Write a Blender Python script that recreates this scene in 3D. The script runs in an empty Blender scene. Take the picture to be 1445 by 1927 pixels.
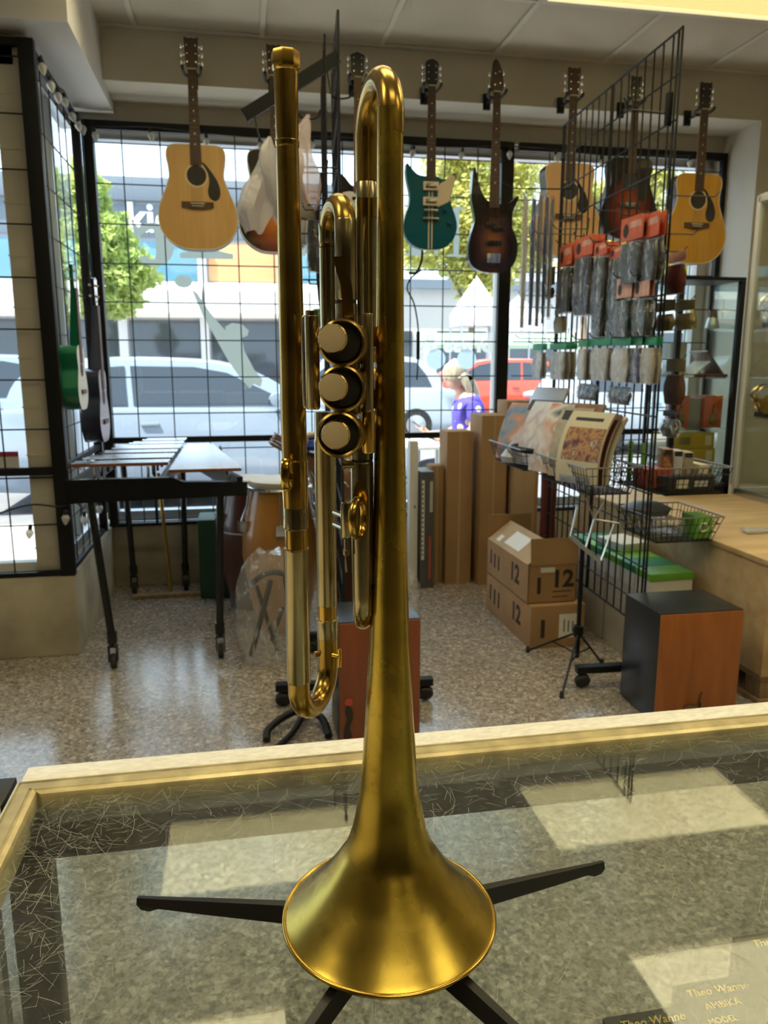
import bpy, bmesh, math, random
from mathutils import Vector, Matrix, noise
R = math.radians
PI = math.pi
random.seed(7)
scene = bpy.context.scene
COL = scene.collection

# ------------------------------------------------------------ camera
cd = bpy.data.cameras.new('camera')
cam = bpy.data.objects.new('camera', cd)
COL.objects.link(cam)
cd.sensor_fit = 'VERTICAL'
cd.sensor_height = 34.6
cd.lens = 26.0
cam.location = (0, 0, 1.33)
cam.rotation_euler = (R(90 - 11.1), 0, R(-10.5))
cd.clip_start = 0.02
cd.clip_end = 300
cd.dof.use_dof = True
cd.dof.focus_distance = 0.42
cd.dof.aperture_fstop = 24
scene.camera = cam

# ------------------------------------------------------------ world, sun, exposure
w = bpy.data.worlds.new('World')
scene.world = w
w.use_nodes = True
nt = w.node_tree
bg = nt.nodes['Background']
bg.inputs[0].default_value = (0.68, 0.84, 1.0, 1)
bg.inputs[1].default_value = 2.6
sd = bpy.data.lights.new('sun', 'SUN')
sun = bpy.data.objects.new('sun', sd)
COL.objects.link(sun)
sd.energy = 12.0
sd.color = (1.0, 0.94, 0.84)
sd.angle = R(0.6)
# travels to +X and a little to +Y: high, from behind the shop, along the street
sun.rotation_euler = Vector((0.62, 0.28, -1.25)).to_track_quat('-Z', 'Y').to_euler()
scene.view_settings.view_transform = 'Standard'
scene.view_settings.look = 'None'
scene.view_settings.exposure = 0.2
scene.view_settings.gamma = 1.0
scene.view_settings.use_curve_mapping = False
scene.cycles.use_denoising = True
scene.cycles.max_bounces = 10
scene.cycles.transparent_max_bounces = 24
scene.cycles.caustics_reflective = False
scene.cycles.caustics_refractive = False
scene.cycles.sample_clamp_indirect = 6.0

# ------------------------------------------------------------ materials
def newmat(name):
    m = bpy.data.materials.new(name)
    m.use_nodes = True
    return m, m.node_tree.nodes, m.node_tree.links

def mat(name, col, rough=0.5, metal=0.0, var=0.0, scale=8.0, bump=0.0, col2=None, stretch=None,
        coat=0.0, spec=0.5, detail=4.0, emit=None, trans=0.0):
    m, N, L = newmat(name)
    b = N['Principled BSDF']
    b.inputs['Base Color'].default_value = (*col, 1)
    b.inputs['Roughness'].default_value = rough
    b.inputs['Metallic'].default_value = metal
    b.inputs['Specular IOR Level'].default_value = spec
    b.inputs['Coat Weight'].default_value = coat
    if coat:
        b.inputs['Coat Roughness'].default_value = 0.08
    if trans:
        b.inputs['Transmission Weight'].default_value = trans
    if emit:
        b.inputs['Emission Color'].default_value = (*emit[0], 1)
        b.inputs['Emission Strength'].default_value = emit[1]
    if var or bump or col2:
        tc = N.new('ShaderNodeTexCoord')
        mp = N.new('ShaderNodeMapping')
        L.new(tc.outputs['Object'], mp.inputs[0])
        if stretch:
            mp.inputs['Scale'].default_value = stretch
        nz = N.new('ShaderNodeTexNoise')
        nz.inputs['Scale'].default_value = scale
        nz.inputs['Detail'].default_value = detail
        L.new(mp.outputs[0], nz.inputs['Vector'])
        if var or col2:
            rp = N.new('ShaderNodeValToRGB')
            c2 = col2 if col2 else tuple(max(0, c * (1 - var)) for c in col)
            c1 = col if col2 else tuple(min(1, c * (1 + var)) for c in col)
            rp.color_ramp.elements[0].position = 0.32
            rp.color_ramp.elements[1].position = 0.68
            rp.color_ramp.elements[0].color = (*c2, 1)
            rp.color_ramp.elements[1].color = (*c1, 1)
            L.new(nz.outputs['Fac'], rp.inputs[0])
            L.new(rp.outputs[0], b.inputs['Base Color'])
        if bump:
            bp = N.new('ShaderNodeBump')
            bp.inputs['Strength'].default_value = bump
            bp.inputs['Distance'].default_value = 0.01
            L.new(nz.outputs['Fac'], bp.inputs['Height'])
            L.new(bp.outputs[0], b.inputs['Normal'])
    return m

def thin_fresnel(N, L, ior=1.5):
    """Fresnel that is the same from either side of a thin sheet"""
    g = N.new('ShaderNodeNewGeometry')
    k = N.new('ShaderNodeMath'); k.operation = 'MULTIPLY_ADD'
    k.inputs[1].default_value = 1 / ior - ior
    k.inputs[2].default_value = ior
    L.new(g.outputs['Backfacing'], k.inputs[0])
    fr = N.new('ShaderNodeFresnel')
    L.new(k.outputs[0], fr.inputs[0])
    return fr

def glassmat(name, tint=(0.95, 0.98, 0.97), refl=1.0, rough=0.0, haze=None, ior=1.5):
    """thin pane: clear transmission with a Fresnel mirror on top"""
    m, N, L = newmat(name)
    for n in list(N):
        if n.type == 'BSDF_PRINCIPLED':
            N.remove(n)
    out = [n for n in N if n.type == 'OUTPUT_MATERIAL'][0]
    tr = N.new('ShaderNodeBsdfTransparent')
    tr.inputs[0].default_value = (*tint, 1)
    gl = N.new('ShaderNodeBsdfGlossy')
    gl.inputs['Roughness'].default_value = rough
    gl.inputs[0].default_value = (refl, refl, refl, 1)
    fr = thin_fresnel(N, L, ior)
    mx = N.new('ShaderNodeMixShader')
    L.new(fr.outputs[0], mx.inputs[0])
    L.new(tr.outputs[0], mx.inputs[1])
    L.new(gl.outputs[0], mx.inputs[2])
    L.new(mx.outputs[0], out.inputs[0])
    return m

def plastic(name, op=0.25, tint=(0.9, 0.9, 0.92), rough=0.15, bump=0.6, scale=30):
    """clear crinkled film"""
    m, N, L = newmat(name)
    out = [n for n in N if n.type == 'OUTPUT_MATERIAL'][0]
    b = N['Principled BSDF']
    b.inputs['Base Color'].default_value = (*tint, 1)
    b.inputs['Roughness'].default_value = rough
    b.inputs['Specular IOR Level'].default_value = 0.9
    tc = N.new('ShaderNodeTexCoord')
    nz = N.new('ShaderNodeTexNoise')
    nz.inputs['Scale'].default_value = scale
    nz.inputs['Detail'].default_value = 3
    L.new(tc.outputs['Object'], nz.inputs['Vector'])
    bp = N.new('ShaderNodeBump')
    bp.inputs['Strength'].default_value = bump
    bp.inputs['Distance'].default_value = 0.01
    L.new(nz.outputs['Fac'], bp.inputs['Height'])
    L.new(bp.outputs[0], b.inputs['Normal'])
    tr = N.new('ShaderNodeBsdfTransparent')
    mx = N.new('ShaderNodeMixShader')
    mx.inputs[0].default_value = op
    L.new(tr.outputs[0], mx.inputs[1])
    L.new(b.outputs[0], mx.inputs[2])
    L.new(mx.outputs[0], out.inputs[0])
    return m

def filmmat(name, milk=0.05, bump=1.0, scale=26, rough=0.08, ior=1.45, crease_glint=0.5):
    """clear crinkled film: see-through, sharp glints, a trace of milkiness, glints painted into the creases"""
    m, N, L = newmat(name)
    for n in list(N):
        if n.type == 'BSDF_PRINCIPLED':
            N.remove(n)
    out = [n for n in N if n.type == 'OUTPUT_MATERIAL'][0]
    tc = N.new('ShaderNodeTexCoord')
    nz = N.new('ShaderNodeTexNoise')
    nz.inputs['Scale'].default_value = scale
    nz.inputs['Detail'].default_value = 3
    L.new(tc.outputs['Object'], nz.inputs['Vector'])
    bp = N.new('ShaderNodeBump')
    bp.inputs['Strength'].default_value = bump
    bp.inputs['Distance'].default_value = 0.02
    L.new(nz.outputs['Fac'], bp.inputs['Height'])
    tr = N.new('ShaderNodeBsdfTransparent')
    gl = N.new('ShaderNodeBsdfGlossy')
    gl.inputs['Roughness'].default_value = rough
    L.new(bp.outputs[0], gl.inputs['Normal'])
    fr = thin_fresnel(N, L, ior)
    L.new(bp.outputs[0], fr.inputs['Normal'])
    mx = N.new('ShaderNodeMixShader')
    L.new(fr.outputs[0], mx.inputs[0]); L.new(tr.outputs[0], mx.inputs[1]); L.new(gl.outputs[0], mx.inputs[2])
    df = N.new('ShaderNodeBsdfDiffuse')
    df.inputs[0].default_value = (.85, .86, .9, 1)
    m2 = N.new('ShaderNodeMixShader')
    n3 = N.new('ShaderNodeTexNoise'); n3.inputs['Scale'].default_value = scale * 1.6; n3.inputs['Detail'].default_value = 3; n3.inputs['Distortion'].default_value = 1.2
    m3 = N.new('ShaderNodeMapping'); m3.inputs['Scale'].default_value = (1.6, 1, .45)
    L.new(tc.outputs['Object'], m3.inputs[0]); L.new(m3.outputs[0], n3.inputs['Vector'])
    mr = N.new('ShaderNodeMapRange')  # white crease streaks in the diffuse colour stand in for glints
    mr.inputs[1].default_value = .55; mr.inputs[2].default_value = .72
    mr.inputs[3].default_value = milk; mr.inputs[4].default_value = crease_glint
    L.new(n3.outputs['Fac'], mr.inputs[0]); L.new(mr.outputs[0], m2.inputs[0])
    L.new(mx.outputs[0], m2.inputs[1]); L.new(df.outputs[0], m2.inputs[2])
    L.new(m2.outputs[0], out.inputs[0])
    return m

def vinyl(name, col, tl=0.5):
    m, N, L = newmat(name)
    b = N['Principled BSDF']
    b.inputs['Base Color'].default_value = (*col, 1)
    b.inputs['Roughness'].default_value = 0.7
    t = N.new('ShaderNodeBsdfTranslucent')
    t.inputs[0].default_value = (*col, 1)
    mx = N.new('ShaderNodeMixShader')
    mx.inputs[0].default_value = tl
    out = [n for n in N if n.type == 'OUTPUT_MATERIAL'][0]
    L.new(b.outputs[0], mx.inputs[1]); L.new(t.outputs[0], mx.inputs[2]); L.new(mx.outputs[0], out.inputs[0])
    return m

def woodmat(name, c1, c2, rough=0.4, scale=3.0, stretch=(12, 12, 1.2), coat=0.0, bump=0.05):
    m, N, L = newmat(name)
    b = N['Principled BSDF']
    b.inputs['Roughness'].default_value = rough
    b.inputs['Coat Weight'].default_value = coat
    b.inputs['Coat Roughness'].default_value = 0.1
    tc = N.new('ShaderNodeTexCoord')
    mp = N.new('ShaderNodeMapping')
    mp.inputs['Scale'].default_value = stretch
    L.new(tc.outputs['Object'], mp.inputs[0])
    nz = N.new('ShaderNodeTexNoise')
    nz.inputs['Scale'].default_value = scale
    nz.inputs['Detail'].default_value = 6
    nz.inputs['Distortion'].default_value = 0.6
    L.new(mp.outputs[0], nz.inputs['Vector'])
    rp = N.new('ShaderNodeValToRGB')
    rp.color_ramp.elements[0].position = 0.3
    rp.color_ramp.elements[1].position = 0.7
    rp.color_ramp.elements[0].color = (*c2, 1)
    rp.color_ramp.elements[1].color = (*c1, 1)
    L.new(nz.outputs['Fac'], rp.inputs[0])
    L.new(rp.outputs[0], b.inputs['Base Color'])
    bp = N.new('ShaderNodeBump')
    bp.inputs['Strength'].default_value = bump
    L.new(nz.outputs['Fac'], bp.inputs['Height'])
    L.new(bp.outputs[0], b.inputs['Normal'])
    return m

def brassmat(name, c1, c2, rough=0.22, stain=(0.10, 0.055, 0.02), stains=0.5):
    m, N, L = newmat(name)
    b = N['Principled BSDF']
    b.inputs['Metallic'].default_value = 1.0
    tc = N.new('ShaderNodeTexCoord')
    nz = N.new('ShaderNodeTexNoise')
    nz.inputs['Scale'].default_value = 38
    nz.inputs['Detail'].default_value = 5
    L.new(tc.outputs['Object'], nz.inputs['Vector'])
    rp = N.new('ShaderNodeValToRGB')
    rp.color_ramp.elements[0].position = 0.3
    rp.color_ramp.elements[1].position = 0.7
    rp.color_ramp.elements[0].color = (*c2, 1)
    rp.color_ramp.elements[1].color = (*c1, 1)
    L.new(nz.outputs['Fac'], rp.inputs[0])
    n2 = N.new('ShaderNodeTexNoise')
    n2.inputs['Scale'].default_value = 95
    n2.inputs['Detail'].default_value = 4
    L.new(tc.outputs['Object'], n2.inputs['Vector'])
    r2 = N.new('ShaderNodeValToRGB')
    r2.color_ramp.elements[0].position = 0.60
    r2.color_ramp.elements[1].position = 0.76
    r2.color_ramp.elements[0].color = (0, 0, 0, 1)
    r2.color_ramp.elements[1].color = (stains, stains, stains, 1)
    L.new(n2.outputs['Fac'], r2.inputs[0])
    mx = N.new('ShaderNodeMixRGB')
    mx.inputs[2].default_value = (*stain, 1)
    L.new(r2.outputs[0], mx.inputs[0])
    L.new(rp.outputs[0], mx.inputs[1])
    L.new(mx.outputs[0], b.inputs['Base Color'])
    rr = N.new('ShaderNodeMapRange')
    rr.inputs[3].default_value = rough * 0.8
    rr.inputs[4].default_value = rough * 1.4
    L.new(nz.outputs['Fac'], rr.inputs[0])
    L.new(rr.outputs[0], b.inputs['Roughness'])
    return m

def terrazzo(name):
    m, N, L = newmat(name)
    b = N['Principled BSDF']
    tc = N.new('ShaderNodeTexCoord')
    v = N.new('ShaderNodeTexVoronoi')
    v.inputs['Scale'].default_value = 78
    L.new(tc.outputs['Object'], v.inputs['Vector'])
    rp = N.new('ShaderNodeValToRGB')
    e = rp.color_ramp.elements
    e[0].position = 0.0; e[0].color = (0.07, 0.058, 0.048, 1)
    e[1].position = 1.0; e[1].color = (0.70, 0.62, 0.53, 1)
    k = rp.color_ramp.elements.new(0.45); k.color = (0.27, 0.225, 0.185, 1)
    k = rp.color_ramp.elements.new(0.8); k.color = (0.38, 0.32, 0.265, 1)
    sx = N.new('ShaderNodeSeparateColor')
    L.new(v.outputs['Color'], sx.inputs[0])
    L.new(sx.outputs[0], rp.inputs[0])
    v2 = N.new('ShaderNodeTexVoronoi')
    v2.inputs['Scale'].default_value = 150
    L.new(tc.outputs['Object'], v2.inputs['Vector'])
    rp2 = N.new('ShaderNodeValToRGB')
    rp2.color_ramp.elements[0].color = (0.12, 0.10, 0.082, 1)
    rp2.color_ramp.elements[1].color = (0.52, 0.455, 0.385, 1)
    s2 = N.new('ShaderNodeSeparateColor')
    L.new(v2.outputs['Color'], s2.inputs[0])
    L.new(s2.outputs[1], rp2.inputs[0])
    mx = N.new('ShaderNodeMixRGB')
    mx.inputs[0].default_value = 0.5
    L.new(rp.outputs[0], mx.inputs[1])
    L.new(rp2.outputs[0], mx.inputs[2])
    nz = N.new('ShaderNodeTexNoise')
    nz.inputs['Scale'].default_value = 1.6
    nz.inputs['Detail'].default_value = 6
    L.new(tc.outputs['Object'], nz.inputs['Vector'])
    mr = N.new('ShaderNodeMapRange')
    mr.inputs[3].default_value = 0.78
    mr.inputs[4].default_value = 1.12
    L.new(nz.outputs['Fac'], mr.inputs[0])
    m2 = N.new('ShaderNodeMixRGB')
    m2.blend_type = 'MULTIPLY'
    m2.inputs[0].default_value = 1
    L.new(mx.outputs[0], m2.inputs[1])
    L.new(mr.outputs[0], m2.inputs[2])
    L.new(m2.outputs[0], b.inputs['Base Color'])
    r3 = N.new('ShaderNodeMapRange')
    r3.inputs[3].default_value = 0.13
    r3.inputs[4].default_value = 0.24
    L.new(nz.outputs['Fac'], r3.inputs[0])
    L.new(r3.outputs[0], b.inputs['Roughness'])
    b.inputs['Specular IOR Level'].default_value = 1.0
    return m

M = {}
M['cream'] = mat('painted_plaster', (0.58, 0.54, 0.455), 0.75, var=0.05, scale=3, bump=0.03)
M['white'] = mat('white_paint', (0.72, 0.71, 0.69), 0.6, var=0.04, scale=4)
M['soffit'] = mat('soffit_paint', (0.66, 0.64, 0.62), 0.6, var=0.03, scale=3)
M['tile'] = mat('ceiling_fibre', (0.66, 0.60, 0.51), 0.9, var=0.08, scale=160, bump=0.25, detail=2)
M['tbar'] = mat('ceiling_bar_white', (0.72, 0.68, 0.60), 0.5)
M['floor'] = terrazzo('terrazzo')
M['concrete'] = mat('concrete', (0.43, 0.385, 0.29), 0.8, var=0.22, scale=5, bump=0.1, detail=8)
M['black'] = mat('black_metal', (0.007, 0.007, 0.008), 0.45, spec=0.3)
M['wire'] = mat('black_wire', (0.010, 0.010, 0.011), 0.4, spec=0.35)
M['greywire'] = mat('coated_grey_wire', (0.30, 0.30, 0.31), 0.35, metal=0.7)
M['rubber'] = mat('black_rubber', (0.02, 0.02, 0.02), 0.7)
M['blackgloss'] = mat('black_gloss', (0.010, 0.010, 0.011), 0.18)
M['alu'] = mat('aluminium', (0.62, 0.64, 0.66), 0.35, metal=1.0)
M['whitealu'] = mat('white_frame', (0.75, 0.76, 0.76), 0.4)
M['chrome'] = mat('chrome', (0.78, 0.78, 0.78), 0.12, metal=1.0)
M['brass'] = brassmat('aged_brass', (0.46, 0.305, 0.075), (0.33, 0.21, 0.05), 0.22)
M['brassbell'] = brassmat('bell_brass', (0.52, 0.37, 0.065), (0.37, 0.26, 0.048), 0.24, stains=0.25)
M['brassbright'] = brassmat('bright_brass', (0.62, 0.40, 0.09), (0.50, 0.32, 0.07), 0.16, stains=0.3)
M['nickel'] = brassmat('nickel_silver', (0.42, 0.355, 0.21), (0.33, 0.27, 0.15), 0.2, stains=0.25)
M['button'] = mat('pearl_button', (0.60, 0.475, 0.30), 0.32, var=0.08, scale=40)
M['stem'] = mat('valve_felt', (0.012, 0.010, 0.008), 0.8)
M['winglass'] = glassmat('window_glass', (0.93, 0.96, 0.96))
M['caseglass'] = glassmat('case_glass', (0.93, 0.97, 0.95))
M['card'] = mat('cardboard', (0.37, 0.215, 0.10), 0.8, var=0.07, scale=6)
M['card2'] = mat('cardboard_pale', (0.44, 0.30, 0.175), 0.8, var=0.07, scale=6)
M['tape'] = mat('packing_tape', (0.46, 0.33, 0.19), 0.2)
M['paper'] = mat('white_paper', (0.74, 0.72, 0.68), 0.6)
M['ink'] = mat('black_ink', (0.03, 0.025, 0.02), 0.7)
M['ply'] = woodmat('plywood', (0.62, 0.45, 0.25), (0.47, 0.31, 0.15), 0.65, 2.0, (1, 6, 6))
M['pallet'] = woodmat('pallet_wood', (0.36, 0.24, 0.12), (0.22, 0.14, 0.07), 0.75)
M['cajon'] = woodmat('cajon_wood', (0.40, 0.135, 0.03), (0.28, 0.085, 0.02), 0.35, 2.5, (7, 7, 1.0), coat=0.25)
M['cajonred'] = woodmat('cajon_red_wood', (0.27, 0.075, 0.028), (0.19, 0.05, 0.02), 0.35, 2.5, (7, 7, 1.0), coat=0.25)
M['skyblack'] = mat('satin_black_board', (0.02, 0.021, 0.024), 0.3)
M['spruce'] = woodmat('spruce_top', (0.68, 0.42, 0.155), (0.60, 0.35, 0.12), 0.3, 3.0, (14, 14, 0.8), coat=0.5)
M['spruceamber'] = woodmat('amber_top', (0.62, 0.32, 0.035), (0.52, 0.25, 0.025), 0.3, 3.0, (14, 14, 0.8), coat=0.5)
M['sprucepale'] = woodmat('pale_spruce_top', (0.66, 0.41, 0.20), (0.58, 0.34, 0.15), 0.3, 3.0, (14, 14, 0.8), coat=0.5)
M['mahog'] = woodmat('mahogany', (0.075, 0.024, 0.012), (0.045, 0.015, 0.008), 0.4, coat=0.1)
M['neck'] = woodmat('neck_wood', (0.30, 0.16, 0.08), (0.2, 0.10, 0.05), 0.4)
M['rosewood'] = woodmat('rosewood', (0.10, 0.047, 0.028), (0.065, 0.028, 0.016), 0.55)
M['pick'] = mat('pickguard_black', (0.03, 0.03, 0.028), 0.2)
M['pearl'] = mat('pearl_dot', (0.8, 0.78, 0.7), 0.3)
M['ivory'] = mat('bone', (0.72, 0.66, 0.5), 0.4)
M['teal'] = mat('teal_lacquer', (0.002, 0.085, 0.115), 0.3, coat=0.15, spec=0.25)
M['creamplastic'] = mat('cream_plastic', (0.70, 0.57, 0.40), 0.35)
M['steel'] = mat('steel_string', (0.22, 0.21, 0.19), 0.4, metal=1.0)
M['bagfilm'] = plastic('milky_film', 0.55, (0.66, 0.66, 0.68), 0.2, 0.9, 14)

def sunburst(name, edge, mid, centre, cz, rx, rz):
    m, N, L = newmat(name)
    b = N['Principled BSDF']
    b.inputs['Roughness'].default_value = 0.2
    b.inputs['Coat Weight'].default_value = 0.6
    tc = N.new('ShaderNodeTexCoord')
    mp = N.new('ShaderNodeMapping')
    mp.inputs['Location'].default_value = (0, 0, -cz / rz)
    mp.inputs['Scale'].default_value = (1 / rx, 0.0, 1 / rz)
    L.new(tc.outputs['Object'], mp.inputs[0])
    ln = N.new('ShaderNodeVectorMath')
    ln.operation = 'LENGTH'
    L.new(mp.outputs[0], ln.inputs[0])
    rp = N.new('ShaderNodeValToRGB')
    e = rp.color_ramp.elements
    e[0].position = 0.15; e[0].color = (*centre, 1)
    e[1].position = 0.86; e[1].color = (*edge, 1)
    k = e.new(0.55); k.color = (*mid, 1)
    L.new(ln.outputs['Value'], rp.inputs[0])
    L.new(rp.outputs[0], b.inputs['Base Color'])
    return m

# ------------------------------------------------------------ mesh builder
class MB:
    def __init__(s):
        s.v = []; s.f = []; s.m = []
    def add(s, verts, faces, mi=0):
        o = len(s.v)
        s.v += [tuple(p) for p in verts]
        s.f += [tuple(i + o for i in f) for f in faces]
        s.m += [mi] * len(faces)
        return s
    def box(s, x0, y0, z0, x1, y1, z1, mi=0):
        v = [(x0, y0, z0), (x1, y0, z0), (x1, y1, z0), (x0, y1, z0), (x0, y0, z1), (x1, y0, z1), (x1, y1, z1), (x0, y1, z1)]
        return s.add(v, [(0, 3, 2, 1), (4, 5, 6, 7), (0, 1, 5, 4), (1, 2, 6, 5), (2, 3, 7, 6), (3, 0, 4, 7)], mi)
    def obox(s, c, size, mtx=None, mi=0):
        hx, hy, hz = size[0] / 2, size[1] / 2, size[2] / 2
        m = mtx if mtx else Matrix.Identity(3)
        c = Vector(c)
        v = [c + m @ Vector(p) for p in [(-hx, -hy, -hz), (hx, -hy, -hz), (hx, hy, -hz), (-hx, hy, -hz), (-hx, -hy, hz), (hx, -hy, hz), (hx, hy, hz), (-hx, hy, hz)]]
        return s.add(v, [(0, 3, 2, 1), (4, 5, 6, 7), (0, 1, 5, 4), (1, 2, 6, 5), (2, 3, 7, 6), (3, 0, 4, 7)], mi)
    def rbox(s, x0, y0, z0, x1, y1, z1, b=0.004, mi=0):
        """box with chamfered edges"""
        bm = bmesh.new()
        t = MB().box(x0, y0, z0, x1, y1, z1)
        vs = [bm.verts.new(p) for p in t.v]
        for f in t.f:
            bm.faces.new([vs[i] for i in f])
        bmesh.ops.bevel(bm, geom=bm.edges[:], offset=b, segments=2, affect='EDGES', profile=0.6)
        bm.verts.index_update()
        s.add([v.co.copy() for v in bm.verts], [[v.index for v in f.verts] for f in bm.faces], mi)
        bm.free()
        return s
    def tube(s, pts, r, n=8, mi=0, caps=True, closed=False):
        pts = [Vector(p) for p in pts]
        k = len(pts)
        rs = r if isinstance(r, (list, tuple)) else [r] * k
        rings = []
        up = None
        for i, p in enumerate(pts):
            if closed:
                t = pts[(i + 1) % k] - pts[i - 1]
            else:
                t = (pts[min(i + 1, k - 1)] - pts[max(i - 1, 0)])
            t.normalize()
            if up is None:
                up = Vector((0, 0, 1)) if abs(t.z) < 0.9 else Vector((1, 0, 0))
            a = up - t * up.dot(t)
            if a.length < 1e-6:
                a = t.orthogonal()
            a.normalize()
            b = t.cross(a)
            up = a
            rings.append([p + (a * math.cos(2 * PI * j / n) + b * math.sin(2 * PI * j / n)) * rs[i] for j in range(n)])
        v = [q for g in rings for q in g]
        f = []
        for i in range(k if closed else k - 1):
            o, q = i * n, ((i + 1) % k) * n
            for j in range(n):
                f.append((o + j, o + (j + 1) % n, q + (j + 1) % n, q + j))
        if caps and not closed:
            f.append(tuple(range(n))[::-1])
            f.append(tuple((k - 1) * n + j for j in range(n)))
        return s.add(v, f, mi)
    def cyl(s, p0, p1, r, n=16, mi=0, r1=None):
        return s.tube([p0, p1], [r, r if r1 is None else r1], n, mi)
    def lathe(s, prof, n=32, o=(0, 0, 0), mtx=None, mi=0, mlist=None):
        """prof: (radius, height) list, around local z"""
        o = Vector(o)
        v = []
        for r, z in prof:
            for j in range(n):
                a = 2 * PI * j / n
                p = Vector((r * math.cos(a), r * math.sin(a), z))
                v.append(o + (mtx @ p if mtx else p))
        base = len(s.v)
        s.v += [tuple(p) for p in v]
        for i in range(len(prof) - 1):
            for j in range(n):
                s.f.append((base + i * n + j, base + i * n + (j + 1) % n, base + (i + 1) * n + (j + 1) % n, base + (i + 1) * n + j))
                s.m.append(mlist[i] if mlist else mi)
        if prof[0][0] > 1e-6:
            s.f.append(tuple(base + j for j in range(n))[::-1]); s.m.append(mlist[0] if mlist else mi)
        if prof[-1][0] > 1e-6:
            s.f.append(tuple(base + (len(prof) - 1) * n + j for j in range(n))); s.m.append(mlist[-1] if mlist else mi)
        return s
    def flat(s, outline, y=0.0, mi=0):
        o = len(s.v)
        s.v += [(a, y, b) for a, b in outline]
        s.f.append(tuple(range(o, o + len(outline)))); s.m.append(mi)
        return s
    def strip(s, L1, L2, y=0.0, mi=0):
        o = len(s.v); n = len(L1)
        s.v += [(a, y, b) for a, b in L1] + [(a, y, b) for a, b in L2]
        for i in range(n - 1):
            s.f.append((o + i, o + i + 1, o + n + i + 1, o + n + i)); s.m.append(mi)
        return s
    def ring(s, c, axis, R0, r, n=32, k=8, mi=0):
        axis = Vector(axis).normalized()
        a = axis.orthogonal().normalized()
        b = axis.cross(a)
        c = Vector(c)
        return s.tube([c + (a * math.cos(2 * PI * i / n) + b * math.sin(2 * PI * i / n)) * R0 for i in range(n)], r, k, mi, closed=True)
    def prism(s, outline, y0, y1, mi=0, side=None, plane='xz'):
        """outline (a,b) in xz (depth y) or xy (depth z)"""
        n = len(outline)
        if plane == 'xz':
            v = [(a, y0, b) for a, b in outline] + [(a, y1, b) for a, b in outline]
        elif plane == 'xy':
            v = [(a, b, y0) for a, b in outline] + [(a, b, y1) for a, b in outline]
        else:
            v = [(y0, a, b) for a, b in outline] + [(y1, a, b) for a, b in outline]
        o = len(s.v)
        s.v += v
        s.f.append(tuple(range(o, o + n))); s.m.append(mi)
        s.f.append(tuple(range(o + 2 * n - 1, o + n - 1, -1))); s.m.append(mi)
        for i in range(n):
            j = (i + 1) % n
            s.f.append((o + j, o + i, o + n + i, o + n + j)); s.m.append(mi if side is None else side)
        return s
    def xf(s, mtx):
        s.v = [tuple(mtx @ Vector(p)) for p in s.v]
        return s
    def mesh(s, name, mats):
        me = bpy.data.meshes.new(name)
        me.from_pydata(s.v, [], s.f)
        if not isinstance(mats, (list, tuple)):
            mats = [mats]
        for m in mats:
            me.materials.append(m)
        me.polygons.foreach_set('material_index', s.m)
        me.polygons.foreach_set('use_smooth', [True] * len(s.f))
        me.validate()
        bm = bmesh.new()
        bm.from_mesh(me)
        bmesh.ops.recalc_face_normals(bm, faces=bm.faces)
        bm.to_mesh(me)
        bm.free()
        me.set_sharp_from_angle(angle=R(38))
        return me
    def build(s, name, mats, parent=None, world=False):
        """vertices are local to the parent (world=True: world, parent unrotated)"""
        if world and parent:
            p = parent
            off = Vector((0, 0, 0))
            while p:
                off += p.location
                p = p.parent
            s.v = [(a - off.x, b - off.y, c - off.z) for a, b, c in s.v]
        ob = bpy.data.objects.new(name, s.mesh(name, mats))
        COL.objects.link(ob)
        if parent:
            ob.parent = parent
        return ob

def tag(o, label=None, cat=None, group=None, kind=None):
    if label: o['label'] = label
    if cat: o['category'] = cat
    if group: o['group'] = group
    if kind: o['kind'] = kind
    return o

def thing(name, label, cat, loc=(0, 0, 0), rz=0.0, group=None):
    o = bpy.data.objects.new(name, None)
    o.empty_display_size = 0.1
    COL.objects.link(o)
    o.location = loc
    o.rotation_euler = (0, 0, rz)
    return tag(o, label, cat, group)

KIDS = {}
def copy_tree(o, parent=None):
    c = o.copy()
    COL.objects.link(c)
    if parent:
        c.parent = parent
    for ch in o.children:
        copy_tree(ch, c)
    return c

def struct(name, mb, m, parent=None):
    return tag(mb.build(name, m, parent), kind='structure')

def single(name, mb, mats, label, cat, loc=None, rz=0.0, group=None):
    """one mesh thing; vertices local to loc"""
    o = mb.build(name, mats)
    if loc:
        o.location = loc
    o.rotation_euler = (0, 0, rz)
    return tag(o, label, cat, group)

def textmb(body, size, depth=0.001, align='CENTER', shear=0.0, bold=0.0):
    """letters as a mesh in the xy plane"""
    cu = bpy.data.curves.new('lettering', 'FONT')
    cu.body = body
    cu.size = size
    cu.extrude = depth / 2
    cu.align_x = align
    cu.align_y = 'CENTER'
    cu.shear = shear
    cu.offset = bold
    cu.resolution_u = 3
    t = bpy.data.objects.new('lettering', cu)
    COL.objects.link(t)
    bpy.context.view_layer.update()
    me = t.to_mesh()
    mb = MB()
    mb.add([v.co.copy() for v in me.vertices], [tuple(p.vertices) for p in me.polygons])
    t.to_mesh_clear()
    bpy.data.objects.remove(t)
    bpy.data.curves.remove(cu)
    return mb

def frame(xdir, ydir, zdir, o=(0, 0, 0)):
    m = Matrix.Identity(4)
    for i, d in enumerate((xdir, ydir, zdir)):
        for j in range(3):
            m[j][i] = d[j]
    for j in range(3):
        m[j][3] = o[j]
    return m

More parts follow.
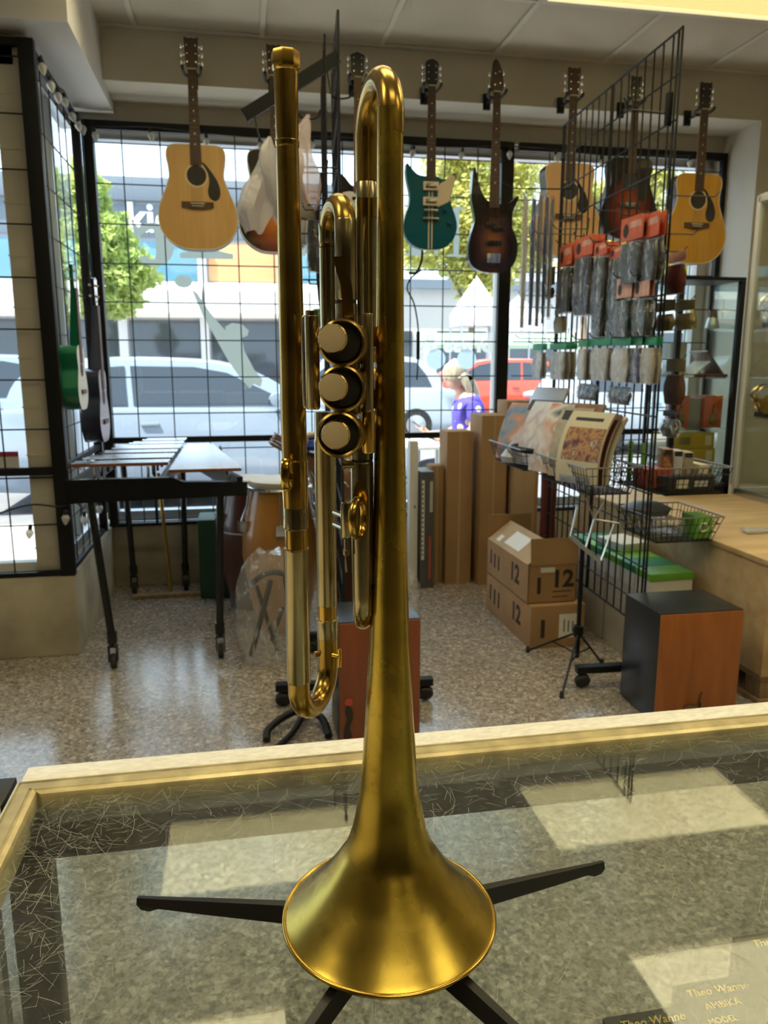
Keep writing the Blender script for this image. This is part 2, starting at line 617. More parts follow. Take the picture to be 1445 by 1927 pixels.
def smooth_closed(pts, sub=4):
    """closed Catmull-Rom through the points"""
    n = len(pts)
    out = []
    for i in range(n):
        p0, p1, p2, p3 = pts[i - 1], pts[i], pts[(i + 1) % n], pts[(i + 2) % n]
        for k in range(sub):
            t = k / sub
            out.append(tuple(0.5 * ((2 * p1[d]) + (-p0[d] + p2[d]) * t + (2 * p0[d] - 5 * p1[d] + 4 * p2[d] - p3[d]) * t * t + (-p0[d] + 3 * p1[d] - 3 * p2[d] + p3[d]) * t ** 3) for d in range(len(p1))))
    return out

def smooth_open(pts, sub=6):
    n = len(pts)
    out = []
    for i in range(n - 1):
        p0, p1, p2, p3 = pts[max(i - 1, 0)], pts[i], pts[i + 1], pts[min(i + 2, n - 1)]
        for k in range(sub):
            t = k / sub
            out.append(tuple(0.5 * ((2 * p1[d]) + (-p0[d] + p2[d]) * t + (2 * p0[d] - 5 * p1[d] + 4 * p2[d] - p3[d]) * t * t + (-p0[d] + 3 * p1[d] - 3 * p2[d] + p3[d]) * t ** 3) for d in range(len(p1))))
    out.append(tuple(pts[-1]))
    return out
# ============================================================ ROOM
ZC = 2.92
fl = MB()
fl.box(-5, -5, -0.12, 4.6, 3.70, 0)
fl.box(-0.85, 3.70, -0.12, 4.6, 4.85, 0)
struct('floor', fl, M['floor'])
M['darkwall'] = mat('dark_unseen_wall', (0.10, 0.08, 0.06), 0.6)  # unseen wall made dark to darken the trumpet's reflections
struct('wall_back', MB().box(-5, -5.15, 0, 4.6, -5, ZC + 0.1), M['darkwall'])
struct('wall_left', MB().box(-5.15, -5.15, 0, -5, 3.70, ZC + 0.1), M['cream'])
struct('wall_right', MB().box(4.6, -5.15, 0, 4.75, 4.85, ZC + 0.1), M['cream'])
hd = MB()
hd.box(-0.605, 4.28, 2.68, 4.6, 4.62, ZC + 0.1)          # header band
hd.box(-0.85, 4.62, 2.575, 4.6, 4.85, ZC + 0.1)          # back strip above the glass
hd.box(2.99, 4.28, 0, 4.6, 4.85, 2.68)                   # pier right of the window
hd.box(-5, 3.60, 2.50, -0.85, 3.75, ZC + 0.1)            # wall above the left window
struct('wall_front', hd, M['cream'])
sof = MB()
sof.box(-5, 3.46, 2.62, -0.605, 4.615, ZC + 0.08)
so = struct('trim_1', sof, M['soffit'])
so['label'] = 'boxed soffit under the ceiling above the left window corner'
sillw = MB()
sillw.rbox(-0.77, 4.67, 0, 2.99, 4.85, 0.378, 0.006)
sillw.rbox(-0.95, 3.74, 0, -0.767, 4.85, 0.377, 0.004)
sillw.rbox(-5, 3.557, 0, -0.765, 3.75, 0.378, 0.008)
struct('wall_low', sillw, M['concrete'])
struct('trim_2', MB().rbox(-0.77, 4.655, 0.378, 2.99, 4.85, 0.40, 0.004), M['alu'])
struct('trim_3', MB().rbox(-0.64, 4.38, 0.0, 0.4, 4.42, 0.022, 0.003), M['pallet'])
struct('trim_4', MB().rbox(-0.93, 3.60, 0.378, -0.795, 3.74, 2.62, 0.006), M['cream'])
bl = MB()
for i in range(11):
    bl.box(-0.932, 3.597, 0.50 + i * 0.21, -0.793, 3.60, 0.507 + i * 0.21)
struct('trim_5', bl, M['cream'])

# ceiling: slab, bars, one object per tile, light panels
struct('ceiling', MB().box(-5, -5, ZC + 0.10, 4.6, 4.85, ZC + 0.2), M['white'])
ceil = bpy.data.objects['ceiling']
bars = MB()
SEAM = 4.265
ys = [SEAM - 0.61 * j for j in range(16)]
LIGHTS = [(-1, 1), (2, 1), (-1, 3), (2, 3), (5, 3), (-4, 6), (-1, 5), (2, 5), (-1, 8), (2, 8), (-1, 11), (2, 11)]  # far right panel is unseen, added to brighten the white cabinet
lightcells = set()
for xi, yj in LIGHTS:
    for d in (0, 1):
        lightcells.add((xi + d, yj))
gaps = {(xi + 1, yj) for xi, yj in LIGHTS}
for k in range(-8, 8):
    x = 0.17 + 0.61 * k
    if not -5 < x < 4.6: continue
    for j in range(-1, 15):
        ya, yb = max(-5, SEAM - 0.61 * (j + 1)), min(4.28, SEAM - 0.61 * j)
        if (k, j) not in gaps and yb - ya > .01:
            bars.box(x - 0.012, ya, ZC - 0.004, x + 0.012, yb, ZC + 0.004)
for y in ys:
    if y > -5:
        bars.box(-5, y - 0.012, ZC - 0.003, 4.6, y + 0.012, ZC + 0.005)
b_ = bars.build('ceiling_bar', M['tbar'], ceil)
b_['kind'] = 'stuff'
tm = {}
for k in range(-9, 8):
    x0, x1 = max(-5, 0.17 + 0.61 * k), min(4.6, 0.17 + 0.61 * (k + 1))
    if x1 - x0 < 0.05: continue
    for j in range(-1, 15):
        y1 = SEAM - 0.61 * j if j >= 0 else 4.28
        y0 = max(-5, SEAM - 0.61 * (j + 1))
        if y1 - y0 < 0.012 or (k, j) in lightcells: continue
        if y0 > 3.45 and x1 < -0.6: continue
        key = (round(x1 - x0, 3), round(y1 - y0, 3))
        if key not in tm:
            hx, hy = (x1 - x0) / 2 - 0.006, (y1 - y0) / 2 - 0.006
            tm[key] = MB().box(-hx, -hy, 0, hx, hy, 0.015).mesh('ceiling_tile', M['tile'])
        o = bpy.data.objects.new('ceiling_tile', tm[key])
        COL.objects.link(o)
        o.parent = ceil
        o.location = ((x0 + x1) / 2, (y0 + y1) / 2, ZC + 0.005 + random.uniform(0, 0.003))

M['lens'] = mat('lit_lens', (0.8, 0.75, 0.5), 0.5, emit=((1.0, 0.88, 0.55), 8.0))
M['added_louvre'] = mat('glow_tinted_louvre', (0.25, 0.235, 0.125), 0.6)  # added blades that hide the lens at low angles, tinted as its glow
lf = MB()
lf.box(-0.61, -0.305, 0, 0.61, -0.275, 0.09); lf.box(-0.61, 0.275, 0, 0.61, 0.305, 0.09)
lf.box(-0.61, -0.275, 0, -0.585, 0.275, 0.09); lf.box(0.585, -0.275, 0, 0.61, 0.275, 0.09)
lfm = lf.mesh('frame', M['tbar'])
lsm = MB().box(-0.585, -0.275, 0.026, 0.585, 0.275, 0.04).mesh('lens', M['lens'])
lv = MB()
for k in range(69):
    y = -0.275 + 0.55 * k / 68
    lv.box(-0.585, y - 0.0003, 0.0185, 0.585, y + 0.0003, 0.0228)
lvm = lv.mesh('added_louvre', M['added_louvre'])
words = {(5, 3): 'added ceiling panel at far right, out of view, brightening the white cabinet', (2, 1): 'yellow lit ceiling panel over the counter, nearest the window at upper right',
         (-1, 1): 'lit ceiling panel nearest the window over the middle of the shop',
         (-1, 3): 'lit ceiling panel second from the window over the middle of the shop',
         (2, 3): 'lit ceiling panel second from the window on the right of the shop'}
for xi, yj in LIGHTS:
    t = thing('ceiling_light', words.get((xi, yj), 'lit ceiling panel behind the camera, ' + ('at far left', 'over the middle, nearest', 'over the right, nearest', 'over the middle, second', 'over the right, second', 'over the middle, farthest', 'over the right, farthest')[LIGHTS.index((xi, yj)) - 5]),
              'ceiling light', (0.17 + 0.61 * (xi + 1), SEAM - 0.61 * (yj + 0.5), ZC - 0.008), 0, 'lit ceiling panels')
    for n_, me in (('frame', lfm), ('lens', lsm), ('added_louvre', lvm)):
        o = bpy.data.objects.new(n_, me); COL.objects.link(o); o.parent = t
        if n_ == 'added_louvre': o['kind'] = 'stuff'

# windows -------------------------------------------------------------
def window(name, parts, panes):
    root = bpy.data.objects.new(name, None); COL.objects.link(root); tag(root, kind='structure')
    for n_, b, m in parts:
        MB().rbox(*b, 0.004).build(n_, M[m], root)
    for b in panes:
        MB().box(*b).build('pane', M['winglass'], root)
    return root
window('window_1', [
    ('rail', (-0.77, 4.72, 0.40, 2.99, 4.80, 0.45), 'alu'), ('rail', (-0.77, 4.72, 2.52, 2.99, 4.80, 2.575), 'alu'),
    ('mullion', (-0.80, 4.72, 0.40, -0.74, 4.80, 2.575), 'black'), ('mullion', (1.585, 4.71, 0.45, 1.665, 4.81, 2.52), 'whitealu'),
    ('mullion', (2.92, 4.71, 0.45, 2.99, 4.81, 2.52), 'whitealu')],
    [(-0.74, 4.757, 0.45, 1.585, 4.763, 2.52), (1.665, 4.757, 0.45, 2.92, 4.763, 2.52)])
window('window_2', [
    ('rail', (-0.90, 3.74, 0.378, -0.84, 4.72, 0.43), 'alu'), ('rail', (-0.90, 3.74, 2.56, -0.84, 4.72, 2.62), 'alu'),
    ('mullion', (-0.90, 4.20, 0.43, -0.85, 4.25, 2.56), 'alu')],
    [(-0.873, 3.74, 0.43, -0.867, 4.20, 2.56), (-0.873, 4.25, 0.43, -0.867, 4.72, 2.56)])
window('window_3', [
    ('rail', (-5, 3.64, 0.378, -0.93, 3.70, 0.43), 'whitealu'), ('rail', (-5, 3.64, 2.45, -0.93, 3.70, 2.50), 'alu'),
    ('mullion', (-2.4, 3.64, 0.43, -2.34, 3.70, 2.45), 'alu')],
    [(-2.34, 3.667, 0.43, -0.93, 3.673, 2.45), (-5, 3.667, 0.43, -2.4, 3.673, 2.45)])

# lettering on the front glass (seen from behind, so mirrored) ---------
M['frost'] = vinyl('frosted_vinyl', (0.40, 0.44, 0.39), 0.8)
M['frost2'] = vinyl('pale_vinyl', (0.85, 0.83, 0.76), 0.85)
YG = 4.752
def slab_letter(ch, w, h, st=0.05):
    """vinyl letter: one flat sheet, no overlaps"""
    m = MB()
    if ch == 'C':
        n = 26
        o_, i_ = [], []
        for k in range(n + 1):
            a = R(38 + (360 - 76) * k / n)
            th = st * (0.45 + 0.75 * abs(math.sin(a / 2)))
            o_.append((w / 2 * math.cos(a), h / 2 * math.sin(a)))
            i_.append(((w / 2 - th * 1.2) * math.cos(a), (h / 2 - th * 0.55) * math.sin(a)))
        o_[0] = (w * .47, h * .50); i_[0] = (w * .44, h * .14)
        m.strip(o_, i_)
    elif ch == 'I':
        m.flat([(-w / 2, -h / 2), (w / 2, -h / 2), (w / 2, -h / 2 + st * 0.4), (st * 0.7, -h / 2 + st * 0.7), (st * 0.7, h / 2 - st * 0.7), (w / 2, h / 2 - st * 0.4), (w / 2, h / 2), (-w / 2, h / 2), (-w / 2, h / 2 - st * 0.4), (-st * 0.7, h / 2 - st * 0.7), (-st * 0.7, -h / 2 + st * 0.7), (-w / 2, -h / 2 + st * 0.4)])
    elif ch in 'SU':
        if ch == 'S':
            pts = smooth_open([(w * 0.40, h * 0.25), (w * 0.25, h * 0.42), (0, h * 0.47), (-w * 0.3, h * 0.40), (-w * 0.36, h * 0.2), (0, 0.0), (w * 0.36, -h * 0.2), (w * 0.3, -h * 0.40), (0, -h * 0.47), (-w * 0.3, -h * 0.42), (-w * 0.42, -h * 0.24)], 5)
        else:
            pts = [(-w * .38, h * .5)] + [(w * .38 * -math.cos(R(a)), -h * .18 - h * .32 * math.sin(R(a))) for a in range(0, 181, 18)] + [(w * .38, h * .5)]
        l1, l2 = [], []
        for k, p in enumerate(pts):
            d = (Vector(pts[min(k + 1, len(pts) - 1)]) - Vector(pts[max(k - 1, 0)])).normalized()
            q = Vector((-d.y, d.x)) * st * 0.5
            l1.append(tuple(Vector(p) + q)); l2.append(tuple(Vector(p) - q))
        m.strip(l1, l2)
    elif ch == 'M':
        a, t = w * .40, st * .5
        m.flat([(-a - t * 1.6, -h / 2), (-a + t * 1.6, -h / 2), (-a + t * 1.6, -h * .46), (-a + t * .5, -h * .45), (-a + t * .5, h * .26), (0, -h * .5), (a - t, h * .22), (a - t, -h * .45), (a - t * 2, -h * .46), (a - t * 2, -h / 2), (a + t * 2, -h / 2), (a + t * 2, -h * .46), (a + t, -h * .45), (a + t, h * .45), (a + t * 2, h * .46), (a + t * 2, h / 2), (a - t * .6, h / 2), (.01, -h * .20), (-a + t * .4, h / 2), (-a - t * 1.6, h / 2), (-a - t * 1.6, h * .46), (-a - t * .5, h * .45), (-a - t * .5, -h * .45), (-a - t * 1.6, -h * .46)])
    return m
wl = thing('window_lettering', 'large grey vinyl letters on the window glass, reversed as seen from inside', 'lettering', (0.6, YG, 1.75))
for ch, x, z, w_, h_ in (('C', -0.455, 1.98, 0.23, .24), ('I', -0.16, 2.04, 0.30, .26), ('S', 0.32, 2.10, 0.28, .29), ('U', 0.78, 2.12, 0.34, .29), ('M', 1.20, 2.10, 0.32, .29)):
    m = slab_letter(ch, w_, h_, 0.07)
    m.v = [(-a, b, c) for a, b, c in m.v]
    o = m.build('letter', M['frost'], wl)
    o.location = (x - 0.6, 0, z - 1.75)
tx = textmb('brass &', 0.155, 0.0, bold=0.006)
tx.xf(frame((-1, 0, 0), (0, 0, 1), (0, 1, 0)))
single('window_script', tx, M['frost2'], 'small pale reversed words brass and ampersand on the window above the red car', 'lettering', (1.35, YG, 1.435))
em = thing('window_emblem', 'frosted vinyl horn player emblem slanting down the left window glass', 'decal', (-0.05, YG, 1.45))
ol = [(-0.246, 1.737), (-0.22, 1.713), (-0.141, 1.588), (-0.071, 1.507), (-0.07, 1.528), (-0.032, 1.55), (0.026, 1.544), (0.065, 1.508), (0.058, 1.477), (0.023, 1.464), (0.036, 1.39), (0.089, 1.281), (0.137, 1.218), (0.124, 1.177), (0.086, 1.196), (0.06, 1.168), (0.015, 1.219), (-0.059, 1.328), (-0.131, 1.467), (-0.201, 1.602), (-0.25, 1.728)]
MB().flat([(a + .05, b - 1.45) for a, b in ol]).build('horn_figure', M['frost'], em)
MB().flat([(-.248 + .05 * math.cos(2 * PI * k / 16), .33 + .035 * math.sin(2 * PI * k / 16)) for k in range(16)]).build('disc', M['frost'], em)
for k, (x, z) in enumerate(((1.209, 1.377), (1.408, 1.377))):
    z -= 0.035
    single('window_sticker', MB().flat([(0.062 * math.cos(2 * PI * i / 24), 0.062 * math.sin(2 * PI * i / 24)) for i in range(24)]), vinyl('pale_blue_sticker', (0.62, 0.76, 0.90), 0.85),
           ('round pale blue sticker on the window, left one of the pair above the red car', 'round pale blue sticker on the window, right one of the pair above the woman')[k], 'sticker', (x, YG - .002, z))

nb = thing('window_notice', 'white paper notice with a red heading on the far left window', 'notice', (-1.14, 3.655, .89))
MB().box(-.16, 0, -.045, .16, .002, .045).build('sheet', mat('notice_paper', (.70, .69, .66), .6), nb)
MB().box(-.16, -.001, .022, .16, 0, .045).build('red_heading', mat('notice_red', (.45, .06, .10), .6), nb)
# security grids -------------------------------------------------------
def grid_panel(name, label, p0, p1, z0, z1, nx, zs, rails, posts, wr=0.0035, pr=0.028, group=None):
    """square-tube framed wire grid standing between two floor-plan points"""
    p0, p1 = Vector((*p0, 0)), Vector((*p1, 0))
    L_ = (p1 - p0).length
    a = math.atan2(p1.y - p0.y, p1.x - p0.x)
    t = thing(name, label, 'wire grid', (p0.x, p0.y, z0), a, group)
    wm = MB()
    for i in range(1, nx):
        wm.tube([(L_ * i / nx, 0, 0), (L_ * i / nx, 0, z1 - z0)], wr, 6)
    for z in zs:
        wm.tube([(0, 0.006, z - z0), (L_, 0.006, z - z0)], wr, 6)
    wm.build('wire_mesh', M['wire'], t)['kind'] = 'stuff'
    for z, h in rails:
        MB().rbox(0, -0.014, z - z0 - h / 2, L_, 0.014, z - z0 + h / 2, 0.003).build('rail', M['black'], t)
    for x, w_ in posts:
        MB().rbox(x - w_ / 2, -0.02, 0, x + w_ / 2, 0.02, z1 - z0, 0.004).build('post', M['black'], t)
    return t
zsA = [0.42 + 0.205 * i for i in range(11)]
grid_panel('security_grid', 'black wire security grid across the front window left of the wide black post', (-0.77, 4.585), (1.60, 4.585), 0.385, 2.575, 12, zsA, [(2.555, 0.045), (0.885, 0.035), (0.395, 0.02)], [(0.03, 0.05), (2.35, 0.075)], group=None)
grid_panel('security_grid', 'black wire security grid across the front window right of the wide black post', (1.65, 4.585), (2.985, 4.585), 0.385, 2.575, 7, zsA, [(2.555, 0.045), (0.885, 0.035), (0.395, 0.02)], [(1.32, 0.03)])
grid_panel('security_grid', 'black wire security grid running back beside the green ukulele', (-0.79, 3.62), (-0.79, 4.56), 0.378, 2.59, 6, [0.40 + 0.21 * i for i in range(11)], [(2.57, 0.03), (0.86, 0.03), (0.39, 0.02)], [(0.90, 0.05)])
grid_panel('security_grid', 'black wire security grid facing the shop in front of the cream column at far left', (-2.3, 3.575), (-0.76, 3.575), 0.378, 2.59, 6, [0.40 + 0.2125 * i for i in range(11)], [(2.575, 0.03), (0.855, 0.035), (0.39, 0.02)], [(1.51, 0.062)])

# string lights ---------------------------------------------------------
M['bulb'] = plastic('bulb_glass', 0.75, (0.86, 0.86, 0.84), 0.15, 0.3, 60)
bulb_m = MB().lathe([(0.0001, -0.045), (0.006, -0.04), (0.016, -0.022), (0.018, -0.010), (0.012, 0.0), (0.008, 0.004)], 10).mesh('bulb', M['bulb'])
sock_m = MB().lathe([(0.009, 0.0), (0.009, 0.022), (0.004, 0.026)], 8).mesh('socket', M['rubber'])
def string_light(label, pts, bulbs, r=0.004):
    t = thing('string_light', label, 'string light', pts[0])
    MB().tube(smooth_open(pts, 5), r, 6).build('cord', M['rubber'], t, world=True)
    for p, tilt in bulbs:
        o = bpy.data.objects.new('bulb', bulb_m); COL.objects.link(o); o.parent = t
        o.location = Vector(p) - Vector(pts[0])
        o.rotation_euler = (tilt[0], tilt[1], 0)
        o2 = bpy.data.objects.new('socket', sock_m); COL.objects.link(o2); o2.parent = o
top = [(-0.70 + 0.285 * i, 4.545, 2.505 + 0.012 * math.sin(i * 1.7)) for i in range(13)]
string_light('dark cord of large clear bulbs strung along the top of the front window', [(p[0], p[1], p[2] + 0.03) for p in top], [((p[0], p[1], p[2]), (random.uniform(-.2, .2), random.uniform(-.3, .3))) for p in top])
sd_ = [(-0.755, 3.66 + 0.145 * i, 2.515 + 0.015 * math.cos(i * 2.1)) for i in range(7)]
string_light('dark cord of clear bulbs running back under the left soffit', [(p[0], p[1], p[2] + 0.03) for p in sd_], [(p, (random.uniform(-.3, .3), random.uniform(-.5, .1))) for p in sd_])
lo = [(-1.35, 3.55, 0.58), (-1.12, 3.545, 0.655), (-0.93, 3.545, 0.71), (-0.80, 3.54, 0.70), (-0.745, 3.62, 0.70), (-0.75, 3.8, 0.64), (-0.75, 4.0, 0.66), (-0.75, 4.2, 0.62), (-0.75, 4.4, 0.66)]
string_light('dark cord of clear bulbs drooping along the bottom of the left window corner', lo, [((-0.93, 3.54, 0.60), (.1, .2)), ((-0.775, 3.535, 0.66), (0, .1)), ((-0.75, 3.80, 0.60), (0, 0)), ((-0.75, 4.0, 0.62), (0, .2)), ((-0.75, 4.2, 0.58), (.2, 0))])
lo2 = [(-0.35 + 0.33 * i, 4.545, 0.60 + 0.02 * math.sin(i * 2)) for i in range(5)]
string_light('dark cord of clear bulbs hanging low behind the mallet instrument', [(p[0], p[1], p[2] + 0.03) for p in lo2], [(p, (0, 0)) for p in lo2])

hc = thing('hanging_cable', 'black cable with an inline tube hanging from a hook on the window grid', 'cable', (1.04, 4.53, 1.97))
cp = [(1.065, 1.975), (1.060, 1.90), (1.03, 1.835), (.985, 1.83)]
MB().tube(smooth_open([(a - 1.04, 0, b - 1.97) for a, b in cp], 5), .007, 8).build('hook', M['black'], hc)
MB().tube(smooth_open([(a - 1.04, .012, b - 1.97) for a, b in ((1.063, 1.85), (1.0, 1.80), (.98, 1.74), (1.02, 1.66), (1.046, 1.52), (1.047, 1.34), (1.041, 1.22))], 5), .0045, 7).build('lead', M['black'], hc)
MB().cyl((.0065, .012, -.47), (.007, .012, -.63), .011, 10).build('inline_tube', M['black'], hc)

# ============================================================ OUTSIDE
M['walk'] = mat('pavement_concrete', (0.62, 0.58, 0.52), 0.85, var=0.08, scale=2)
M['road'] = mat('asphalt', (0.20, 0.20, 0.21), 0.9, var=0.1, scale=3)
struct('pavement', MB().box(-14, 4.85, -0.25, 26, 7.0, -0.06).box(-14, 3.75, -0.25, -0.95, 4.85, -0.06), M['walk'])
struct('road', MB().box(-40, 7.0, -0.30, 60, 20.4, -0.19), M['road'])
struct('far_pavement', MB().box(-40, 20.4, -0.30, 60, 27, -0.06), M['walk'])

# building opposite
M['bwall'] = mat('pale_facade', (0.50, 0.52, 0.55), 0.8, var=0.05, scale=1)
M['bdark'] = mat('slate_band', (0.16, 0.19, 0.23), 0.7)
M['awn'] = mat('white_awning', (0.82, 0.81, 0.79), 0.8)
M['shop'] = mat('shop_glass', (0.05, 0.06, 0.075), 0.1, spec=0.8)
M['upper'] = mat('upper_glass', (0.12, 0.27, 0.36), 0.08, spec=0.9)
M['poster'] = mat('orange_poster', (0.75, 0.36, 0.16), 0.7)
YB = 25.0
bld = thing('shop_building', 'two storey grey shopfront across the street with a white awning band', 'building', (-2, YB, -0.06))
f = MB()
f.box(-16, YB, -0.06, 4.2, YB + 6, 6.5)
f.build('wall', M['bwall'], bld, world=True)
MB().rbox(-16, YB - 0.25, 5.95, 4.2, YB, 6.6, 0.03).build('cornice', M['bdark'], bld, world=True)
MB().rbox(-16, YB - 0.10, 4.95, 4.2, YB, 5.85, 0.02).build('sign_band', M['bdark'], bld, world=True)
for i in range(8):
    x = -15.2 + i * 2.4
    MB().rbox(x, YB - 0.06, 3.72, x + 2.1, YB, 4.85, 0.02).build('window', M['upper'] if i != 6 else M['poster'], bld, world=True)
    MB().rbox(x, YB - 0.08, -0.06, x + 2.05, YB, 2.55, 0.02).build('shop_window', M['shop'], bld, world=True)
    MB().rbox(x + 2.08, YB - 0.22, -0.06, x + 2.34, YB, 4.9, 0.02).build('pilaster', M['bwall'], bld, world=True)
    aw = MB().prism([(YB, 3.70), (YB - 1.0, 3.35), (YB - 1.0, 2.72), (YB, 2.62)], x - 0.15, x + 2.2, plane='yz')
    aw.build('awning', M['awn'], bld, world=True)
tx = textmb('kick', 1.15, 0.06, 'LEFT', bold=0.03).xf(frame((1, 0, 0), (0, 0, 1), (0, -1, 0)))
tx.v = [(a - 3.10, b + YB - 0.13, c + 5.45) for a, b, c in tx.v]
tx.build('sign_lettering', M['awn'], bld, world=True)
bl2 = thing('low_building', 'pale low building far across the street behind the yellow green trees', 'building', (14, 36, -0.06))
MB().box(4.4, 36, -0.06, 40, 42, 4.6).build('wall', mat('far_wall', (0.58, 0.52, 0.48), 0.8), bl2, world=True)
MB().box(4.4, 35.6, 4.6, 40, 42.4, 5.0).build('roof', M['bdark'], bl2, world=True)
for i in range(9):
    MB().rbox(5.6 + i * 3.6, 35.9, 0.4, 8.0 + i * 3.6, 36, 2.7, 0.03).build('window', M['shop'], bl2, world=True)

# white market tents / canopies
M['tent'] = mat('tent_canvas', (0.74, 0.79, 0.86), 0.7)
M['tentgreen'] = mat('green_awning', (0.30, 0.42, 0.34), 0.8)
def tent(x, y, s, h, top, label):
    t = thing('canopy_tent', label, 'tent', (x, y, -0.06))
    m = MB()
    ring = [(-s, -s, h), (s, -s, h), (s, s, h), (-s, s, h)]
    low = [(a, b, h - 0.35) for a, b, c in ring]
    mid = [(a * 0.55, b * 0.55, h + (top - h) * 0.45) for a, b, c in ring]
    m.add(low + ring + mid + [(0, 0, top)], [(0, 1, 5, 4), (1, 2, 6, 5), (2, 3, 7, 6), (3, 0, 4, 7), (4, 5, 9, 8), (5, 6, 10, 9), (6, 7, 11, 10), (7, 4, 8, 11), (8, 9, 12), (9, 10, 12), (10, 11, 12), (11, 8, 12)])
    m.build('canopy', M['tent'], t)
    for a in (-1, 1):
        for b in (-1, 1):
            MB().cyl((a * s * .97, b * s * .97, 0), (a * s * .97, b * s * .97, h - 0.1), 0.03, 8).build('leg', M['alu'], t)
tent(6.95, 22.6, .62, 2.75, 3.85, 'tall white peaked canopy tent across the street, left of the two')
tent(8.25, 22.6, .66, 2.6, 3.3, 'lower white canopy tent across the street, right of the two')
aw = thing('green_stall', 'faded green stall front under the white tents across the street', 'stall', (8.4, 25.0, -0.06))
MB().rbox(-2.6, -0.2, 0, 2.6, 0.3, 1.0, 0.02).build('counter', M['tentgreen'], aw)
MB().prism([(-0.2, 2.2), (-0.8, 1.9), (-0.8, 1.78), (0.3, 2.3)], -2.7, 2.7, plane='yz').build('awning', M['tentgreen'], aw)
for x in (-2.5, 2.5):
    MB().cyl((x, 0.0, 0), (x, 0, 2.2), 0.05, 8).build('post', M['alu'], aw)

# trees
M['bark'] = mat('bark', (0.22, 0.17, 0.12), 0.9, var=0.2, scale=4, bump=0.4)
def leafmat(n, c1, c2):
    m, N, L = newmat(n)
    b = N['Principled BSDF']
    b.inputs['Roughness'].default_value = 0.6
    oi = N.new('ShaderNodeTexCoord')
    nz = N.new('ShaderNodeTexNoise'); nz.inputs['Scale'].default_value = 2.2
    L.new(oi.outputs['Object'], nz.inputs['Vector'])
    rp = N.new('ShaderNodeValToRGB')
    rp.color_ramp.elements[0].position = 0.35; rp.color_ramp.elements[1].position = 0.65
    rp.color_ramp.elements[0].color = (*c2, 1); rp.color_ramp.elements[1].color = (*c1, 1)
    L.new(nz.outputs['Fac'], rp.inputs[0])
    tl = N.new('ShaderNodeBsdfTranslucent')
    L.new(rp.outputs[0], b.inputs['Base Color']); L.new(rp.outputs[0], tl.inputs[0])
    mx = N.new('ShaderNodeMixShader'); mx.inputs[0].default_value = 0.55
    out = [n for n in N if n.type == 'OUTPUT_MATERIAL'][0]
    L.new(b.outputs[0], mx.inputs[1]); L.new(tl.outputs[0], mx.inputs[2]); L.new(mx.outputs[0], out.inputs[0])
    return m
M['leaf'] = leafmat('lime_leaves', (0.62, 0.68, 0.22), (0.36, 0.48, 0.13))
M['leafy'] = leafmat('yellow_green_leaves', (0.74, 0.68, 0.22), (0.46, 0.48, 0.14))
M['leafd'] = leafmat('green_leaves', (0.22, 0.42, 0.10), (0.12, 0.27, 0.06))
def tree(x, y, h, trunk_h, blobs, leaf, n, label, size=0.10, lean=0.0):
    t = thing('street_tree', label, 'tree', (x, y, -0.06))
    tk = MB()
    top = Vector((lean, 0, trunk_h))
    tk.tube([(0, 0, 0), (lean * 0.5, 0, trunk_h * 0.5), tuple(top)], [0.13, 0.11, 0.09], 10)
    for bx, by, bz, br in blobs:
        tk.tube([tuple(top), (lean + (bx - lean) * .5, by * .5, (trunk_h + bz) / 2 + .1), (bx, by, bz)], [0.07, 0.045, 0.015], 6)
    tk.build('trunk', M['bark'], t)
    rnd = random.Random(int(x * 10 + y))
    lf = MB()
    tot = sum(b[3] ** 2 for b in blobs)
    for bx, by, bz, br in blobs:
        for _ in range(int(n * br * br / tot)):
            d = Vector((rnd.gauss(0, 1), rnd.gauss(0, 1), rnd.gauss(0, 1))).normalized()
            rr = br * (rnd.random() ** 0.45) * (0.8 + 0.35 * noise.noise(d * 2.2 + Vector((bx, by, bz))))
            p = Vector((bx, by, bz)) + Vector((d.x * rr, d.y * rr, d.z * rr * 0.85))
            a = Vector((rnd.gauss(0, 1), rnd.gauss(0, 1), rnd.gauss(0, 1))).normalized()
            b = a.orthogonal().normalized()
            s_ = size * rnd.uniform(0.6, 1.2)
            lf.add([p - a * s_, p + b * s_ * .5, p + a * s_, p - b * s_ * .5], [(0, 1, 2, 3)])
    o = lf.build('foliage', leaf, t)
    o['kind'] = 'stuff'
    return t
tree(-2.8, 17.0, 5, 2.0, [(0.1, 0, 3.9, 0.95), (-0.5, 0.2, 3.3, 0.9), (0.7, -0.1, 3.2, 0.75), (-0.2, 0, 4.7, 0.75), (0.45, 0, 2.6, 0.55), (-0.6, 0, 2.5, 0.5)], M['leaf'], 15000, 'lime green street tree on the left, across the road by the dark sign', 0.085)
tree(8.3, 27.5, 8, 3.0, [(0, 0, 6.6, 2.1), (-1.6, 0, 5.6, 1.8), (1.7, 0, 5.6, 1.9), (0.3, 0, 4.6, 1.7), (-0.6, 0, 8.4, 1.6), (1.4, .3, 7.8, 1.6)], M['leafy'], 22000, 'large yellow green tree across the street behind the peaked white tent', 0.13)
tree(9.6, 20.6, 6, 2.6, [(-0.3, 0, 3.9, 0.8), (0.5, 0, 4.6, 0.9), (-0.2, 0, 5.6, 0.9), (0.3, 0.1, 3.3, 0.5)], M['leafy'], 9000, 'slim leaning street tree in front of the lower white tent', 0.085, lean=-0.15)
tree(13.0, 24.0, 7, 2.6, [(-0.6, 0, 5.9, 1.6), (0.9, 0, 4.9, 1.6), (0, 0, 7.4, 1.4), (-1.2, 0, 4.4, 1.3)], M['leafy'], 15000, 'yellow green tree seen behind the pale guitar and the rack', 0.11)
